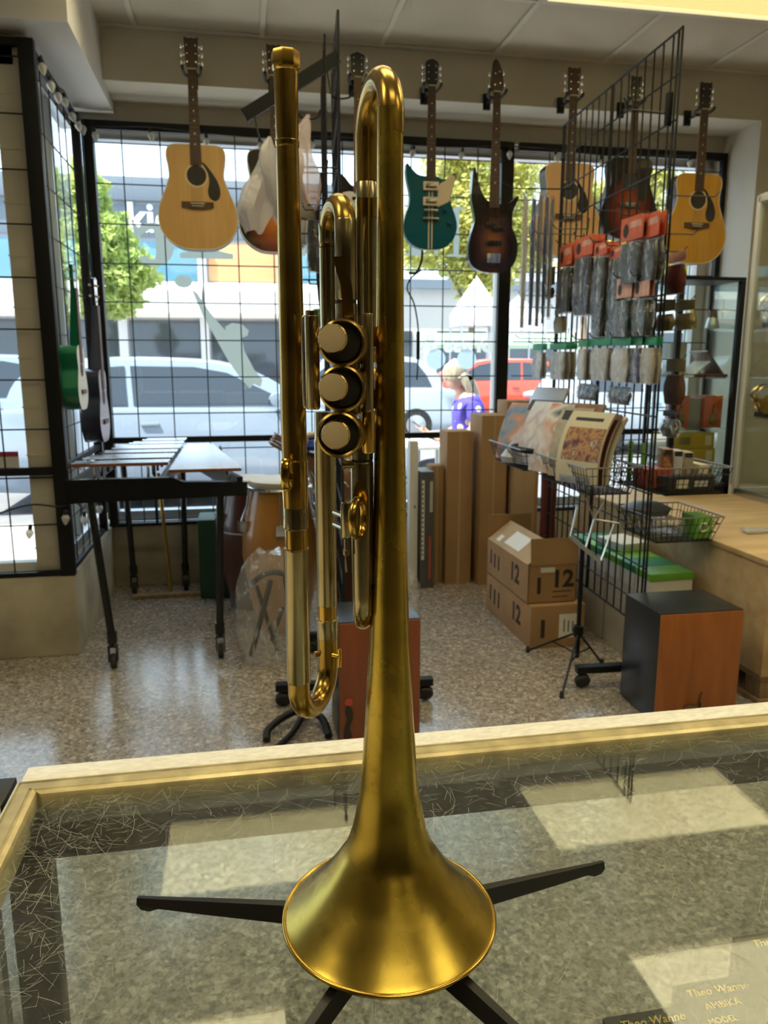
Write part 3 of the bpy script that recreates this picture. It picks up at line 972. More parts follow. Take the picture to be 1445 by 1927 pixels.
tree(17.6, 23.0, 7, 2.4, [(0, 0, 5.4, 1.6), (1.3, 0, 4.3, 1.4), (-1.1, 0, 4.0, 1.2), (0.4, 0, 6.8, 1.1)], M['leafd'], 13000, 'darker green tree across the street at the right end of the window', 0.11)

# cars ---------------------------------------------------------------
M['carglass'] = mat('car_glass', (0.02, 0.03, 0.045), 0.05, spec=0.9)
M['tyre'] = mat('tyre', (0.02, 0.02, 0.02), 0.8)
M['hub'] = mat('wheel_alloy', (0.5, 0.5, 0.52), 0.3, metal=0.8)
M['head'] = mat('lamp_glass', (0.75, 0.78, 0.8), 0.1)
M['tail'] = mat('tail_red', (0.5, 0.02, 0.02), 0.2)
def car(x, y, z, paint, label, L_=4.3, H=1.50, Wd=1.76, flip=False, belt=1.0, hood=0.30):
    """hatchback with its nose towards +x"""
    t = thing('car', label, 'car', (x, y, z), PI if flip else 0)
    hl, hw = L_ / 2, Wd / 2
    # stations along x: (x, belt z, roof z, half width low, half width roof)
    body = smooth_closed([(-hl, 0.42), (-hl + .02, .80), (-hl + .12, belt), (-0.5, belt + .02), (hl * (1 - hood * 1.5), belt - .03), (hl - .35, belt - .16), (hl - .05, .72), (hl, .42), (hl - .1, .24), (0, .20), (-hl + .1, .24)], 4)
    m = MB()
    ys_ = [(-hw, .86), (-hw * .97, 1.0), (-hw * .6, 1.015), (hw * .6, 1.015), (hw * .97, 1.0), (hw, .86)]
    n = len(body)
    vs = []
    for yy, sc in ys_:
        vs += [(a * (0.985 if abs(yy) == hw else 1), yy, .55 + (b - .55) * (sc if sc > 1 else (0.90 if abs(yy) == hw else 1))) for a, b in body]
    fs = []
    for k in range(len(ys_) - 1):
        for i in range(n):
            j = (i + 1) % n
            fs.append((k * n + i, k * n + j, (k + 1) * n + j, (k + 1) * n + i))
    fs.append(tuple(range(n))); fs.append(tuple((len(ys_) - 1) * n + i for i in range(n))[::-1])
    m.add(vs, fs)
    m.build('body', paint, t)
    # cabin: roof shell + glass
    xa, xb, xc, xd = -hl + .22, -hl + .62, hl * .12, hl * (1 - hood * 1.5) - .02
    prof = [(xa, belt - .03), (xa + .12, belt + .28), (xb, H - .08), (xb + .5, H), (xc - .5, H - .005), (xc, H - .06), ((xc + xd) / 2, (H + belt) / 2 + .02), (xd, belt - .03)]
    pr = smooth_open(prof, 4)
    m = MB()
    vs, fs = [], []
    n = len(pr)
    for yy, k_ in ((-1, 0), (-.82, 1), (.82, 1), (1, 0)):
        for a, b in pr:
            u = (b - belt) / (H - belt)
            wv = hw * (.96 - .20 * max(0, u))
            vs.append((a, yy * wv if abs(yy) == 1 else yy * wv, b - (0.03 if abs(yy) == 1 and u > .7 else 0)))
    for k in range(3):
        for i in range(n - 1):
            fs.append((k * n + i, k * n + i + 1, (k + 1) * n + i + 1, (k + 1) * n + i))
    fs.append(tuple(range(n))); fs.append(tuple(3 * n + i for i in range(n))[::-1])
    m.add(vs, fs)
    m.build('roof', paint, t)
    for s_ in (-1, 1):
        def q(a, b):
            u = (b - belt) / (H - belt)
            return (a, s_ * (hw * (.96 - .20 * u) + .012), b)
        for nm, poly in (('rear_side_window', [(xa + .24, belt + .04), (xa + .34, belt + .26), (xb + .12, H - .13), (xb + .75, H - .09), (xb + .78, belt + .04)]),
                         ('front_side_window', [(xb + .84, belt + .04), (xb + .81, H - .09), (xc - .35, H - .10), (xc - .02, H - .16), (xd - .38, belt + .10), (xd - .38, belt + .04)])):
            g = MB()
            a_ = [q(*p) for p in poly]
            b_ = [(p[0], p[1] - s_ * .03, p[2]) for p in a_]
            k = len(a_)
            g.add(a_ + b_, [tuple(range(k)), tuple(range(2 * k - 1, k - 1, -1))] + [(i, (i + 1) % k, k + (i + 1) % k, k + i) for i in range(k)])
            g.build(nm, M['carglass'], t)
        w2 = hw * .80
        mm = MB().lathe([(0.001, -.11), (.09, -.09), (.10, 0), (.085, .09), (.001, .1)], 12, o=(0, 0, 0)).xf(Matrix.Translation((xd - .42, s_ * (hw + .10), belt + .10)) @ Matrix.Diagonal((1.0, 1.0, .75, 1)) @ Matrix.Rotation(PI / 2, 4, 'X'))
        mm.build('mirror', paint, t)
        for xw in (-hl + .78, hl - .82):
            wh = MB().lathe([(.20, -.10), (.30, -.10), (.325, -.07), (.325, .07), (.30, .10), (.20, .10)], 24, o=(xw, s_ * (hw - .08), .325), mtx=Matrix.Rotation(PI / 2, 3, 'X'))
            wo = wh.build('wheel', M['tyre'], t)
            hb = MB().lathe([(.001, -.04), (.05, -.035), (.19, .0), (.20, .03)], 20, o=(xw, s_ * (hw + .025), .325), mtx=Matrix.Rotation(PI / 2 * s_, 3, 'X'))
            hb.build('hubcap', M['hub'], t)
            sp = MB()
        MB().rbox(xb + .90, s_ * hw - .02, belt - .16, xb + 1.08, s_ * hw + .03, belt - .13, .01).build('door_handle', paint, t)
        MB().rbox(hl - .42, s_ * (hw - .22) - .14, .62, hl - .04, s_ * (hw - .22) + .14, .76, .05).build('headlamp', M['head'], t)
        MB().rbox(-hl - .005, s_ * (hw - .16) - .12, .68, -hl + .2, s_ * (hw - .16) + .12, .92, .03).build('tail_lamp', M['tail'], t)
    g = MB()
    i0 = [i for i, p in enumerate(pr) if p[0] > xc + .05]
    a_ = [pr[i0[0]], pr[i0[-1]]]
    u0, u1 = [(p[1] - belt) / (H - belt) for p in a_]
    w0, w1 = hw * (.96 - .2 * max(u0, 0)) * .80, hw * (.96 - .2 * max(u1, 0)) * .82
    g.add([(a_[0][0] + .012, -w0, a_[0][1] + .012), (a_[0][0] + .012, w0, a_[0][1] + .012), (a_[1][0] + .012, w1, a_[1][1] + .02), (a_[1][0] + .012, -w1, a_[1][1] + .02),
           (a_[0][0] - .02, -w0, a_[0][1] - .02), (a_[0][0] - .02, w0, a_[0][1] - .02), (a_[1][0] - .02, w1, a_[1][1] - .02), (a_[1][0] - .02, -w1, a_[1][1] - .02)], [(0, 1, 2, 3), (7, 6, 5, 4), (0, 4, 5, 1), (1, 5, 6, 2), (2, 6, 7, 3), (3, 7, 4, 0)])
    g.build('windscreen', M['carglass'], t)
    return t
P_white = mat('white_car_paint', (0.26, 0.32, 0.41), 0.2, coat=0.8)
P_silver = mat('silver_car_paint', (0.34, 0.38, 0.43), 0.2, coat=0.8)
P_red = mat('red_car_paint', (0.72, 0.075, 0.035), 0.18, coat=0.8)
P_grey = mat('grey_car_paint', (0.16, 0.18, 0.21), 0.2, coat=0.8)
car(-0.36, 8.95, -0.19, P_white, 'white hatchback parked closest to the window, nose to the right', H=1.56, L_=4.3, belt=1.04)
car(-3.1, 12.2, -0.19, P_white, 'white estate car passing behind the parked white hatchback', H=1.62, L_=4.7)
car(1.9, 15.2, -0.19, P_silver, 'silver car further out on the road beyond the hatchback bonnet', flip=True, H=1.62)
car(6.3, 20.0, -0.19, P_red, 'bright red car across the street behind the seated woman', flip=True, H=1.58, L_=4.6)
car(7.2, 12.5, -0.19, P_silver, 'silver car seen to the right of the wide black window post', H=1.5)
car(-5.6, 8.7, -0.19, P_white, 'white car with a red tail lamp at the far left edge behind the column', flip=False, H=1.5, L_=4.2)

# table outside, people ----------------------------------------------
def smooth_round(name, verts, edges, radii, m, parent=None, lv=2, root=0):
    me = bpy.data.meshes.new(name)
    me.from_pydata(verts, edges, [])
    o = bpy.data.objects.new(name, me)
    COL.objects.link(o)
    bpy.context.view_layer.objects.active = o
    sk = o.modifiers.new('Skin', 'SKIN')
    for i, r in enumerate(radii):
        d = me.skin_vertices[0].data[i]
        d.radius = r if isinstance(r, tuple) else (r, r)
        d.use_root = (i == root)
    sk.use_smooth_shade = True
    sb = o.modifiers.new('Sub', 'SUBSURF')
    sb.levels = lv; sb.render_levels = lv
    dg = bpy.context.evaluated_depsgraph_get()
    dg.update()
    m2 = bpy.data.meshes.new_from_object(o.evaluated_get(dg))
    bpy.data.objects.remove(o)
    m2.materials.clear()
    m2.materials.append(m)
    m2.polygons.foreach_set('use_smooth', [True] * len(m2.polygons))
    ob = bpy.data.objects.new(name, m2)
    COL.objects.link(ob)
    if parent: ob.parent = parent
    return ob

M['skin'] = mat('skin', (0.58, 0.34, 0.25), 0.5)
M['hair'] = mat('grey_blond_hair', (0.42, 0.36, 0.27), 0.55, var=0.25, scale=60, stretch=(1, 1, .15))
def shirtmat():
    m, N, L = newmat('blue_print_shirt')
    b = N['Principled BSDF']; b.inputs['Roughness'].default_value = 0.8
    tc = N.new('ShaderNodeTexCoord')
    v = N.new('ShaderNodeTexVoronoi'); v.inputs['Scale'].default_value = 9
    L.new(tc.outputs['Object'], v.inputs['Vector'])
    rp = N.new('ShaderNodeValToRGB'); rp.color_ramp.interpolation = 'CONSTANT'
    e = rp.color_ramp.elements
    e[0].position = 0; e[0].color = (0.75, 0.45, 0.45, 1)
    e[1].position = 0.14; e[1].color = (0.75, 0.74, 0.78, 1)
    k = e.new(0.26); k.color = (0.09, 0.07, 0.50, 1)
    L.new(v.outputs['Distance'], rp.inputs[0]); L.new(rp.outputs[0], b.inputs['Base Color'])
    return m
M['shirt'] = shirtmat()
M['jeans'] = mat('dark_trousers', (0.05, 0.06, 0.10), 0.8)
ch = thing('patio_chair', 'dark metal chair under the woman in blue outside the window', 'chair', (1.93, 6.35, -0.06))
MB().rbox(-.22, -.22, .36, .22, .22, .40, .012).build('seat', M['black'], ch)
MB().rbox(.19, -.22, .40, .23, .22, .72, .012).build('backrest', M['black'], ch)
for a in (-.2, .2):
    for b in (-.2, .2):
        MB().cyl((a, b, 0), (a, b, .37), .014, 8).build('leg', M['black'], ch)
# seated woman facing -x; local origin under the seat
wo = thing('person', 'woman with grey blond hair in a blue print top looking down at a phone', 'person', (1.93, 6.35, -0.06))
# ground z=0 local; seat .40
V = [(0.02, 0, .50), (0.0, 0, .68), (-.02, 0, .90), (-.04, 0, 1.055), (-.075, 0, 1.13),
     (-.10, 0, 1.16), (-.13, 0, 1.20),
     (-.02, -.16, 1.045), (-.03, -.20, .83), (-.21, -.19, .73), (-.32, -.15, .76), (-.36, -.13, .78),
     (-.02, .16, 1.045), (-.03, .20, .83), (-.21, .16, .74), (-.31, .10, .77), (-.35, .08, .79),
     (-.02, -.09, .48), (-.42, -.10, .49), (-.44, -.10, .10), (-.55, -.10, .04),
     (-.02, .09, .48), (-.42, .10, .49), (-.44, .10, .10), (-.55, .10, .04)]
Ed = [(0, 1), (1, 2), (2, 3), (3, 4), (4, 5), (5, 6), (3, 7), (7, 8), (8, 9), (9, 10), (10, 11), (3, 12), (12, 13), (13, 14), (14, 15), (15, 16), (0, 17), (17, 18), (18, 19), (19, 20), (0, 21), (21, 22), (22, 23), (23, 24)]
Rd = [(.13, .16), (.115, .15), (.115, .15), (.10, .13), (.055, .055), .05, .05, .058, .045, .036, .027, .024, .058, .045, .036, .027, .024, .085, .062, .045, .035, .085, .062, .045, .035]
smooth_round('body', V, Ed, Rd, M['skin'], wo)
smooth_round('top', [(0.02, 0, .48), (0, 0, .68), (-.02, 0, .90), (-.04, 0, 1.05), (-.055, 0, 1.10), (-.02, -.16, 1.045), (-.03, -.195, .88), (-.02, .16, 1.045), (-.03, .195, .88)],
             [(0, 1), (1, 2), (2, 3), (3, 4), (3, 5), (5, 6), (3, 7), (7, 8)], [(.145, .18), (.13, .165), (.13, .165), (.115, .145), (.078, .085), .077, .064, .077, .064], M['shirt'], wo)
smooth_round('trousers', [(0.02, 0, .47), (-.02, -.09, .485), (-.42, -.10, .495), (-.44, -.10, .14), (-.02, .09, .485), (-.42, .10, .495), (-.44, .10, .14)],
             [(0, 1), (1, 2), (2, 3), (0, 4), (4, 5), (5, 6)], [(.14, .17), .098, .074, .06, .098, .074, .06], M['jeans'], wo)
hd_ = MB()
prof = [(0.001, -.115), (.035, -.108), (.055, -.085), (.066, -.05), (.072, -.005), (.075, .04), (.068, .08), (.045, .108), (.001, .12)]
hd_.lathe(prof, 20)
hv = []
for x, y, z in hd_.v:
    x2 = x * 1.12 - (0.018 if z < -.03 and x < 0 else 0)
    hv.append((x2, y, z))
hd_.v = hv
hd_.lathe([(.001, -.012), (.011, -.008), (.013, .004), (.006, .03), (.001, .036)], 8, o=(-.086, 0, -.012))   # nose
hd_.lathe([(.001, -.006), (.018, -.002), (.018, .003), (.001, .006)], 10, o=(-.074, 0, -.062))            # lips
for s_ in (-1, 1):
    hd_.lathe([(.001, -.03), (.014, -.02), (.017, .0), (.012, .022), (.001, .028)], 8, o=(.005, s_ * .074, -.01))   # ears
HT = Matrix.Translation((-.150, 0, 1.272)) @ Matrix.Rotation(R(-20), 4, 'Y')
hd_.xf(HT).build('head', M['skin'], wo)
for s_ in (-1, 1):
    MB().lathe([(.001, -.007), (.007, 0), (.001, .007)], 8, o=(-.073, s_ * .03, .014)).xf(HT).build('eye', M['ink'], wo)
hr = MB().lathe([(.070, -.062), (.086, -.03), (.090, .02), (.084, .075), (.058, .115), (.001, .132)], 24)
hr.v = [(x * 1.12, y * 1.0, z) for x, y, z in hr.v]
hr.xf(HT @ Matrix.Translation((.012, 0, .006)) @ Matrix.Rotation(R(42), 4, 'Y')).build('hair', M['hair'], wo)
smooth_round('hair_fall', [(-.11, -.066, 1.30), (-.075, -.082, 1.22), (-.035, -.085, 1.13), (.0, -.08, 1.05), (-.11, .066, 1.30), (-.075, .082, 1.22), (-.035, .085, 1.13), (-.09, 0, 1.31), (-.04, 0, 1.22), (.02, 0, 1.12), (.06, 0, 1.0)],
             [(0, 1), (1, 2), (2, 3), (4, 5), (5, 6), (7, 8), (8, 9), (9, 10), (0, 7), (4, 7)], [.035, .036, .030, .012, .035, .036, .02, .07, .075, .06, .025], M['hair'], wo)
for s_, wx, wy, wz in ((-1, -.36, -.13, .78), (1, -.35, .08, .79)):
    vs, es, rs = [(wx, wy, wz), (wx - .045, wy - s_ * .005, wz + .02)], [(0, 1)], [.021, .026]
    for k in range(4):
        b0 = len(vs)
        yy = wy + (k - 1.5) * .016
        ln = (.045, .052, .048, .036)[k]
        vs += [(wx - .075, yy, wz + .035), (wx - .075 - ln * .6, yy, wz + .048), (wx - .075 - ln * .8, yy - s_ * .004, wz + .07)]
        es += [(1, b0), (b0, b0 + 1), (b0 + 1, b0 + 2)]
        rs += [.0085, .008, .0065]
    b0 = len(vs)
    vs += [(wx - .04, wy - s_ * .03, wz + .035), (wx - .065, wy - s_ * .038, wz + .065)]
    es += [(1, b0), (b0, b0 + 1)]
    rs += [.0095, .008]
    smooth_round('hand', vs, es, rs, M['skin'], wo, 1)
ph = MB().rbox(-.075, -.038, -.004, .075, .038, .004, .003).xf(Matrix.Translation((-.455, -.02, .845)) @ Matrix.Rotation(R(40), 4, 'Y'))
ph.v = [(a + 1.93, b + 6.35, c - .06) for a, b, c in ph.v]
cx = Vector((1.93 - .455, 6.35 - .02, .845 - .06))
ph.v = [(a - cx.x, b - cx.y, c - cx.z) for a, b, c in ph.v]
single('phone', ph, M['blackgloss'], 'dark phone held by the woman outside the window', 'phone', cx)
tb = thing('patio_table', 'white patio table outside in front of the seated woman', 'table', (1.18, 6.3, -0.06))
MB().rbox(-.55, -.4, .70, .42, .4, .735, .01).build('tabletop', M['awn'], tb)
for a in (-.48, .36):
    for b in (-.34, .34):
        MB().cyl((a, b, 0), (a, b, .70), .02, 8).build('leg', M['alu'], tb)
# ============================================================ COUNTER
ZG = 0.985
M['laminate'] = mat('speckled_laminate', (0.86, 0.83, 0.77), 0.4, var=0.12, scale=120, stretch=(1, 3, 1))
M['brassframe'] = mat('tarnished_brass_frame', (0.74, 0.62, 0.34), 0.34, metal=0.4, col2=(0.40, 0.33, 0.18), scale=34, stretch=(1, 1, 1), detail=8)
M['casedark'] = mat('case_black', (0.018, 0.019, 0.019), 0.45)
def scratchglass():
    m, N, L = newmat('scratched_glass')
    for n in list(N):
        if n.type == 'BSDF_PRINCIPLED': N.remove(n)
    out = [n for n in N if n.type == 'OUTPUT_MATERIAL'][0]
    tc = N.new('ShaderNodeTexCoord')
    # warp the coordinates a little so that the lines bend
    wz = N.new('ShaderNodeTexNoise'); wz.inputs['Scale'].default_value = 9; wz.inputs['Detail'].default_value = 1
    L.new(tc.outputs['Object'], wz.inputs['Vector'])
    wm = N.new('ShaderNodeVectorMath'); wm.operation = 'MULTIPLY_ADD'
    L.new(wz.outputs['Color'], wm.inputs[0]); wm.inputs[1].default_value = (0.05, 0.05, 0); L.new(tc.outputs['Object'], wm.inputs[2])
    acc = None
    for k, (ang, s1, s2, th) in enumerate(((14, 1300, 22, .735), (62, 1500, 30, .735), (101, 1200, 24, .735), (140, 1700, 40, .74), (-25, 1400, 44, .745), (80, 1000, 13, .75), (172, 1500, 34, .74), (38, 1400, 30, .745), (121, 1300, 20, .75))):
        mp = N.new('ShaderNodeMapping')
        mp.inputs['Rotation'].default_value = (0, 0, R(ang))
        mp.inputs['Location'].default_value = (k * 3.1, k * 1.7, 0)
        L.new(wm.outputs[0], mp.inputs[0])
        sc = N.new('ShaderNodeVectorMath'); sc.operation = 'MULTIPLY'
        sc.inputs[1].default_value = (s1, s2, 0)
        L.new(mp.outputs[0], sc.inputs[0])
        nz = N.new('ShaderNodeTexNoise'); nz.inputs['Scale'].default_value = 1; nz.inputs['Detail'].default_value = 0
        L.new(sc.outputs[0], nz.inputs['Vector'])
        mr = N.new('ShaderNodeMapRange'); mr.inputs[1].default_value = th; mr.inputs[2].default_value = th + .06
        L.new(nz.outputs['Fac'], mr.inputs[0])
        if acc is None: acc = mr.outputs[0]
        else:
            a = N.new('ShaderNodeMath'); a.operation = 'MAXIMUM'
            L.new(acc, a.inputs[0]); L.new(mr.outputs[0], a.inputs[1]); acc = a.outputs[0]
    big = N.new('ShaderNodeTexNoise'); big.inputs['Scale'].default_value = 6; big.inputs['Detail'].default_value = 3
    L.new(tc.outputs['Object'], big.inputs['Vector'])
    mb_ = N.new('ShaderNodeMapRange'); mb_.inputs[1].default_value = .35; mb_.inputs[2].default_value = .65; mb_.inputs[3].default_value = .35; mb_.inputs[4].default_value = .95
    L.new(big.outputs['Fac'], mb_.inputs[0])
    ml = N.new('ShaderNodeMath'); ml.operation = 'MULTIPLY'
    L.new(acc, ml.inputs[0]); L.new(mb_.outputs[0], ml.inputs[1])
    tr = N.new('ShaderNodeBsdfTransparent'); tr.inputs[0].default_value = (.93, .96, .94, 1)
    gl = N.new('ShaderNodeBsdfGlossy'); gl.inputs['Roughness'].default_value = 0.014; gl.inputs[0].default_value = (1, 1, 1, 1)
    fr = thin_fresnel(N, L, 1.5)
    mx = N.new('ShaderNodeMixShader')
    L.new(fr.outputs[0], mx.inputs[0]); L.new(tr.outputs[0], mx.inputs[1]); L.new(gl.outputs[0], mx.inputs[2])
    df = N.new('ShaderNodeBsdfDiffuse'); df.inputs[0].default_value = (.62, .62, .56, 1)
    m2 = N.new('ShaderNodeMixShader')
    # haze of fine wear plus the scratches
    ad = N.new('ShaderNodeMath'); ad.operation = 'MULTIPLY_ADD'; ad.inputs[1].default_value = 0.16; ad.inputs[2].default_value = 0.012
    L.new(ml.outputs[0], ad.inputs[0])
    L.new(ad.outputs[0], m2.inputs[0]); L.new(mx.outputs[0], m2.inputs[1]); L.new(df.outputs[0], m2.inputs[2])
    L.new(m2.outputs[0], out.inputs[0])
    return m
M['scratch'] = scratchglass()
X0, X1, Y0, Y1 = -0.19, 1.70, 0.06, 0.652
ct = thing('display_counter', 'glass topped display counter with a worn brass frame carrying the trumpet', 'display counter', (0.5, 0.35, 0))
m = MB()
m.rbox(-0.19, 0.628, 0.955, 1.70, 0.652, ZG + 0.003, 0.002)
m.build('laminate_edge', M['laminate'], ct, world=True)
def frame_strip(name, a, b, wdir, wdt):
    """stepped brass moulding along a-b, widening in wdir"""
    a, b, wd = Vector(a), Vector(b), Vector(wdir)
    prof = [(0, -.02), (0, .003), (.10, .004), (.14, .0025), (.20, .0025), (.24, .0042), (.62, .0042), (.66, .003), (.72, .003), (.76, .0042), (.94, .0034), (1.0, .001), (1.0, -.02)]
    d = (b - a).normalized()
    v, n = [], len(prof)
    for p, sgn in ((a, 1), (b, -1)):
        for t_, z in prof:
            v.append(p + wd * (wdt * t_) + d * (sgn * wdt * t_) + Vector((0, 0, z)))
    f = [(i, i + 1, n + i + 1, n + i) for i in range(n - 1)] + [tuple(range(n)), tuple(range(2 * n - 1, n - 1, -1))]
    MB().add(v, f).build(name, M['brassframe'], ct, world=True)
frame_strip('brass_frame', (-0.192, 0.627, ZG), (1.70, 0.627, ZG), (0, -1, 0), 0.024)
frame_strip('brass_frame', (-0.192, 0.06, ZG), (-0.192, 0.627, ZG), (1, 0, 0), 0.020)
frame_strip('brass_frame', (1.70, 0.627, ZG), (1.70, 0.06, ZG), (-1, 0, 0), 0.020)
MB().box(-0.174, 0.07, ZG - 0.006, 1.69, 0.606, ZG).build('glass_top', M['scratch'], ct, world=True)
M['scrline'] = mat('glass_scratch', (0.42, 0.42, 0.38), 0.6)
rnd = random.Random(21)
q = MB()
for k in range(3800):
    # denser along the worn front and left edges
    if rnd.random() < .45:
        x, y = (rnd.uniform(-.17, .70), .604 - abs(rnd.gauss(0, .07))) if rnd.random() < .6 else (-.172 + abs(rnd.gauss(0, .05)), rnd.uniform(.2, .60))
    else:
        x, y = rnd.uniform(-.17, .75), rnd.uniform(.16, .60)
    a = rnd.uniform(0, 2 * PI); l_ = min(.05, rnd.expovariate(1 / .011) + .003); cv = rnd.gauss(0, 14); hw = rnd.uniform(.00004, .00011)
    L1, L2 = [], []
    for i in range(4):
        L1.append((x - math.sin(a) * hw, y + math.cos(a) * hw)); L2.append((x + math.sin(a) * hw, y - math.cos(a) * hw))
        x += math.cos(a) * l_ / 3; y += math.sin(a) * l_ / 3; a += cv * l_ / 3
    if max(p[1] for p in L1) > .604 or min(p[0] for p in L1) < -.173: continue
    o = len(q.v)
    q.v += [(p[0], p[1], ZG + .00012) for p in L1] + [(p[0], p[1], ZG + .00012) for p in L2]
    for i in range(3):
        q.f.append((o + i, o + i + 1, o + 5 + i, o + 4 + i)); q.m.append(0)
q.build('scratches', M['scrline'], ct, world=True)['kind'] = 'stuff'
MB().box(-0.166, 0.588, 0.18, 1.68, 0.593, 0.972).build('front_pane', M['caseglass'], ct, world=True)
MB().box(-0.186, 0.07, 0.18, -0.182, 0.588, 0.972).build('side_pane', M['caseglass'], ct, world=True)
m = MB()
m.rbox(-0.19, 0.580, 0.945, 1.70, 0.600, 0.976, 0.002)
m.rbox(-0.192, 0.580, 0.10, -0.160, 0.600, 0.976, 0.002)
m.rbox(1.665, 0.580, 0.10, 1.70, 0.600, 0.976, 0.002)
m.build('black_frame', M['casedark'], ct, world=True)
MB().rbox(-0.19, 0.06, 0.0, 1.70, 0.64, 0.17, 0.004).build('base', M['casedark'], ct, world=True)
MB().rbox(-0.19, 0.04, 0.0, 1.70, 0.07, 0.97, 0.003).build('back_panel', M['laminate'], ct, world=True)
MB().box(0.16, 0.08, 0.776, 1.66, 0.50, 0.782).build('shelf', M['caseglass'], ct, world=True)
for x in (0.2, 0.9, 1.6):
    MB().rbox(x, 0.07, 0.755, x + 0.015, 0.49, 0.776, 0.002).build('shelf_bracket', M['casedark'], ct, world=True)
cl = thing('display_counter', 'neighbouring counter end with pale laminate at the lower left edge', 'display counter', (-0.8, 0.33, 0))
MB().rbox(-1.5, 0.05, 0.95, -0.199, 0.604, ZG + 0.002, 0.002).build('laminate_top', M['laminate'], cl, world=True)
MB().rbox(-1.5, 0.606, 0.92, -0.199, 0.650, ZG - 0.004, 0.002).build('black_edge', M['casedark'], cl, world=True)
MB().rbox(-1.5, 0.06, 0, -0.205, 0.60, 0.95, 0.002).build('cabinet', M['casedark'], cl, world=True)

# boxes of mouthpieces on the case shelf
M['gold'] = mat('gold_print', (0.85, 0.60, 0.14), 0.35, metal=0.4)
M['boxblack'] = mat('black_box_card', (0.022, 0.022, 0.02), 0.5)
def mbox(x0, x1, y0, y1, z1, lines, label):
    t = thing('mouthpiece_box', label, 'box', ((x0 + x1) / 2, (y0 + y1) / 2, 0.782), 0, None)
    MB().rbox(x0, y0, 0.782, x1, y1, z1, 0.002).build('carton', M['boxblack'], t, world=True)
    for s, sz, dx, dy, sh in lines:
        q = textmb(s, sz, 0.0004, 'LEFT', shear=sh)
        q.v = [(a + x0 + dx, b + y1 - dy, c + z1 + 0.0003) for a, b, c in q.v]
        q.build('lettering', M['gold'], t, world=True)
mbox(0.272, 0.339, 0.42, 0.494, 0.806, [('Theo Wanne', 0.0105, 0.010, 0.011, 0.25)], 'black mouthpiece box in the case, left one of the gold lettered boxes')
mbox(0.342, 0.408, 0.40, 0.508, 0.812, [('Theo Wanne', 0.0105, 0.006, 0.012, 0.25), ('AMBIKA', 0.009, 0.014, 0.026, 0), ('MODEL', 0.0075, 0.008, 0.040, 0)], 'black mouthpiece box in the case lettered for the Ambika model')
mbox(0.411, 0.475, 0.42, 0.530, 0.830, [('Theo Wanne', 0.0105, 0.012, 0.012, 0.25)], 'taller black mouthpiece box cut by the right edge of the picture')

# ============================================================ TRUMPET
TO = (0.0753, 0.3898, 1.012)
TR = R(-15.8)
tp = thing('trumpet', 'raw brass trumpet with aged gold patina standing bell down on its stand', 'trumpet', TO, TR)
BR, NI = M['brass'], M['nickel']
prof = [(.0063, .436), (.0063, .425), (.0065, .389), (.00695, .3387), (.0075, .305), (.0080, .272), (.0089, .2297), (.0098, .200), (.0109, .1706), (.01175, .155), (.01265, .1398), (.0135, .123), (.0145, .1081), (.01535, .095), (.01635, .082), (.0187, .0688), (.0214, .0554), (.0250, .0452), (.0290, .0385), (.0323, .0333), (.0368, .0268), (.0418, .0208), (.0465, .0155), (.0512, .0105), (.0560, .0058), (.0590, .0030), (.0612, .0012)]
inn = [(r - .0006, z - .0004) for r, z in reversed(prof) if z < .25]
b = MB()
po = smooth_open(prof, 3)
b.lathe(po + [(.0612, .0002)] + inn, 72)
b.f = [f for f in b.f if len(f) == 4]
bl_ = b.build('bell', M['brassbell'], tp)
MB().ring((0, 0, .0012), (0, 0, 1), .0610, .00135, 72, 10).build('bell_rim', M['brassbright'], bl_)
def arc_u(p, q, up, n=16, rise=1.0):
    """half circle from p to q bulging along z"""
    p, q = Vector(p), Vector(q)
    c = (p + q) / 2; e = (p - c)
    return [tuple(c + e * math.cos(PI * i / n) + Vector((0, 0, up * rise * e.length * math.sin(PI * i / n))) ) for i in range(n + 1)]
A, B = (.0006, 0, .433), (-.0158, .040, .433)
b = MB().tube([(.0006, 0, .425)] + arc_u(A, B, 1, 20) + [(-.0158, .040, .412)], .0062, 24)
b.build('bell_bow', BR, tp)
b = MB().lathe([(.0058, .33), (.0058, .394), (.0063, .3945), (.0064, .402), (.0061, .4035), (.0061, .411), (.0058, .4115), (.0058, .433)], 24, o=(-.0158, .040, 0))
b.build('bow_ferrule', NI, tp)
MB().lathe([(.0066, .3935), (.0066, .4030)], 24, o=(-.0158, .040, 0)).build('bow_ring', M['brassbright'], tp)
# leadpipe
LX = -.0502
b = MB().lathe([(.0063, .243), (.0064, .262), (.00665, .285), (.0064, .33), (.0061, .365), (.0057, .40), (.0054, .4205)], 28, o=(LX, 0, 0))
b.build('leadpipe', BR, tp)
rc = MB()
rc.lathe([(.0053, .4195), (.0059, .4205), (.0059, .4226), (.0054, .4232), (.00555, .425), (.0057, .445), (.0059, .4535)], 28, o=(LX, 0, 0))
rcv = rc.build('mouthpiece_receiver', BR, tp)
hx = MB()
n = 8
hx.lathe([(.0056, .4532), (.0068, .4545), (.0070, .4562), (.0070, .4606), (.0066, .4624), (.0050, .4628), (.0046, .4600), (.0044, .44)], n, o=(LX, 0, 0))
hx.f = [f for f in hx.f if len(f) == 4]
hx.build('receiver_nut', M['brassbright'], rcv)
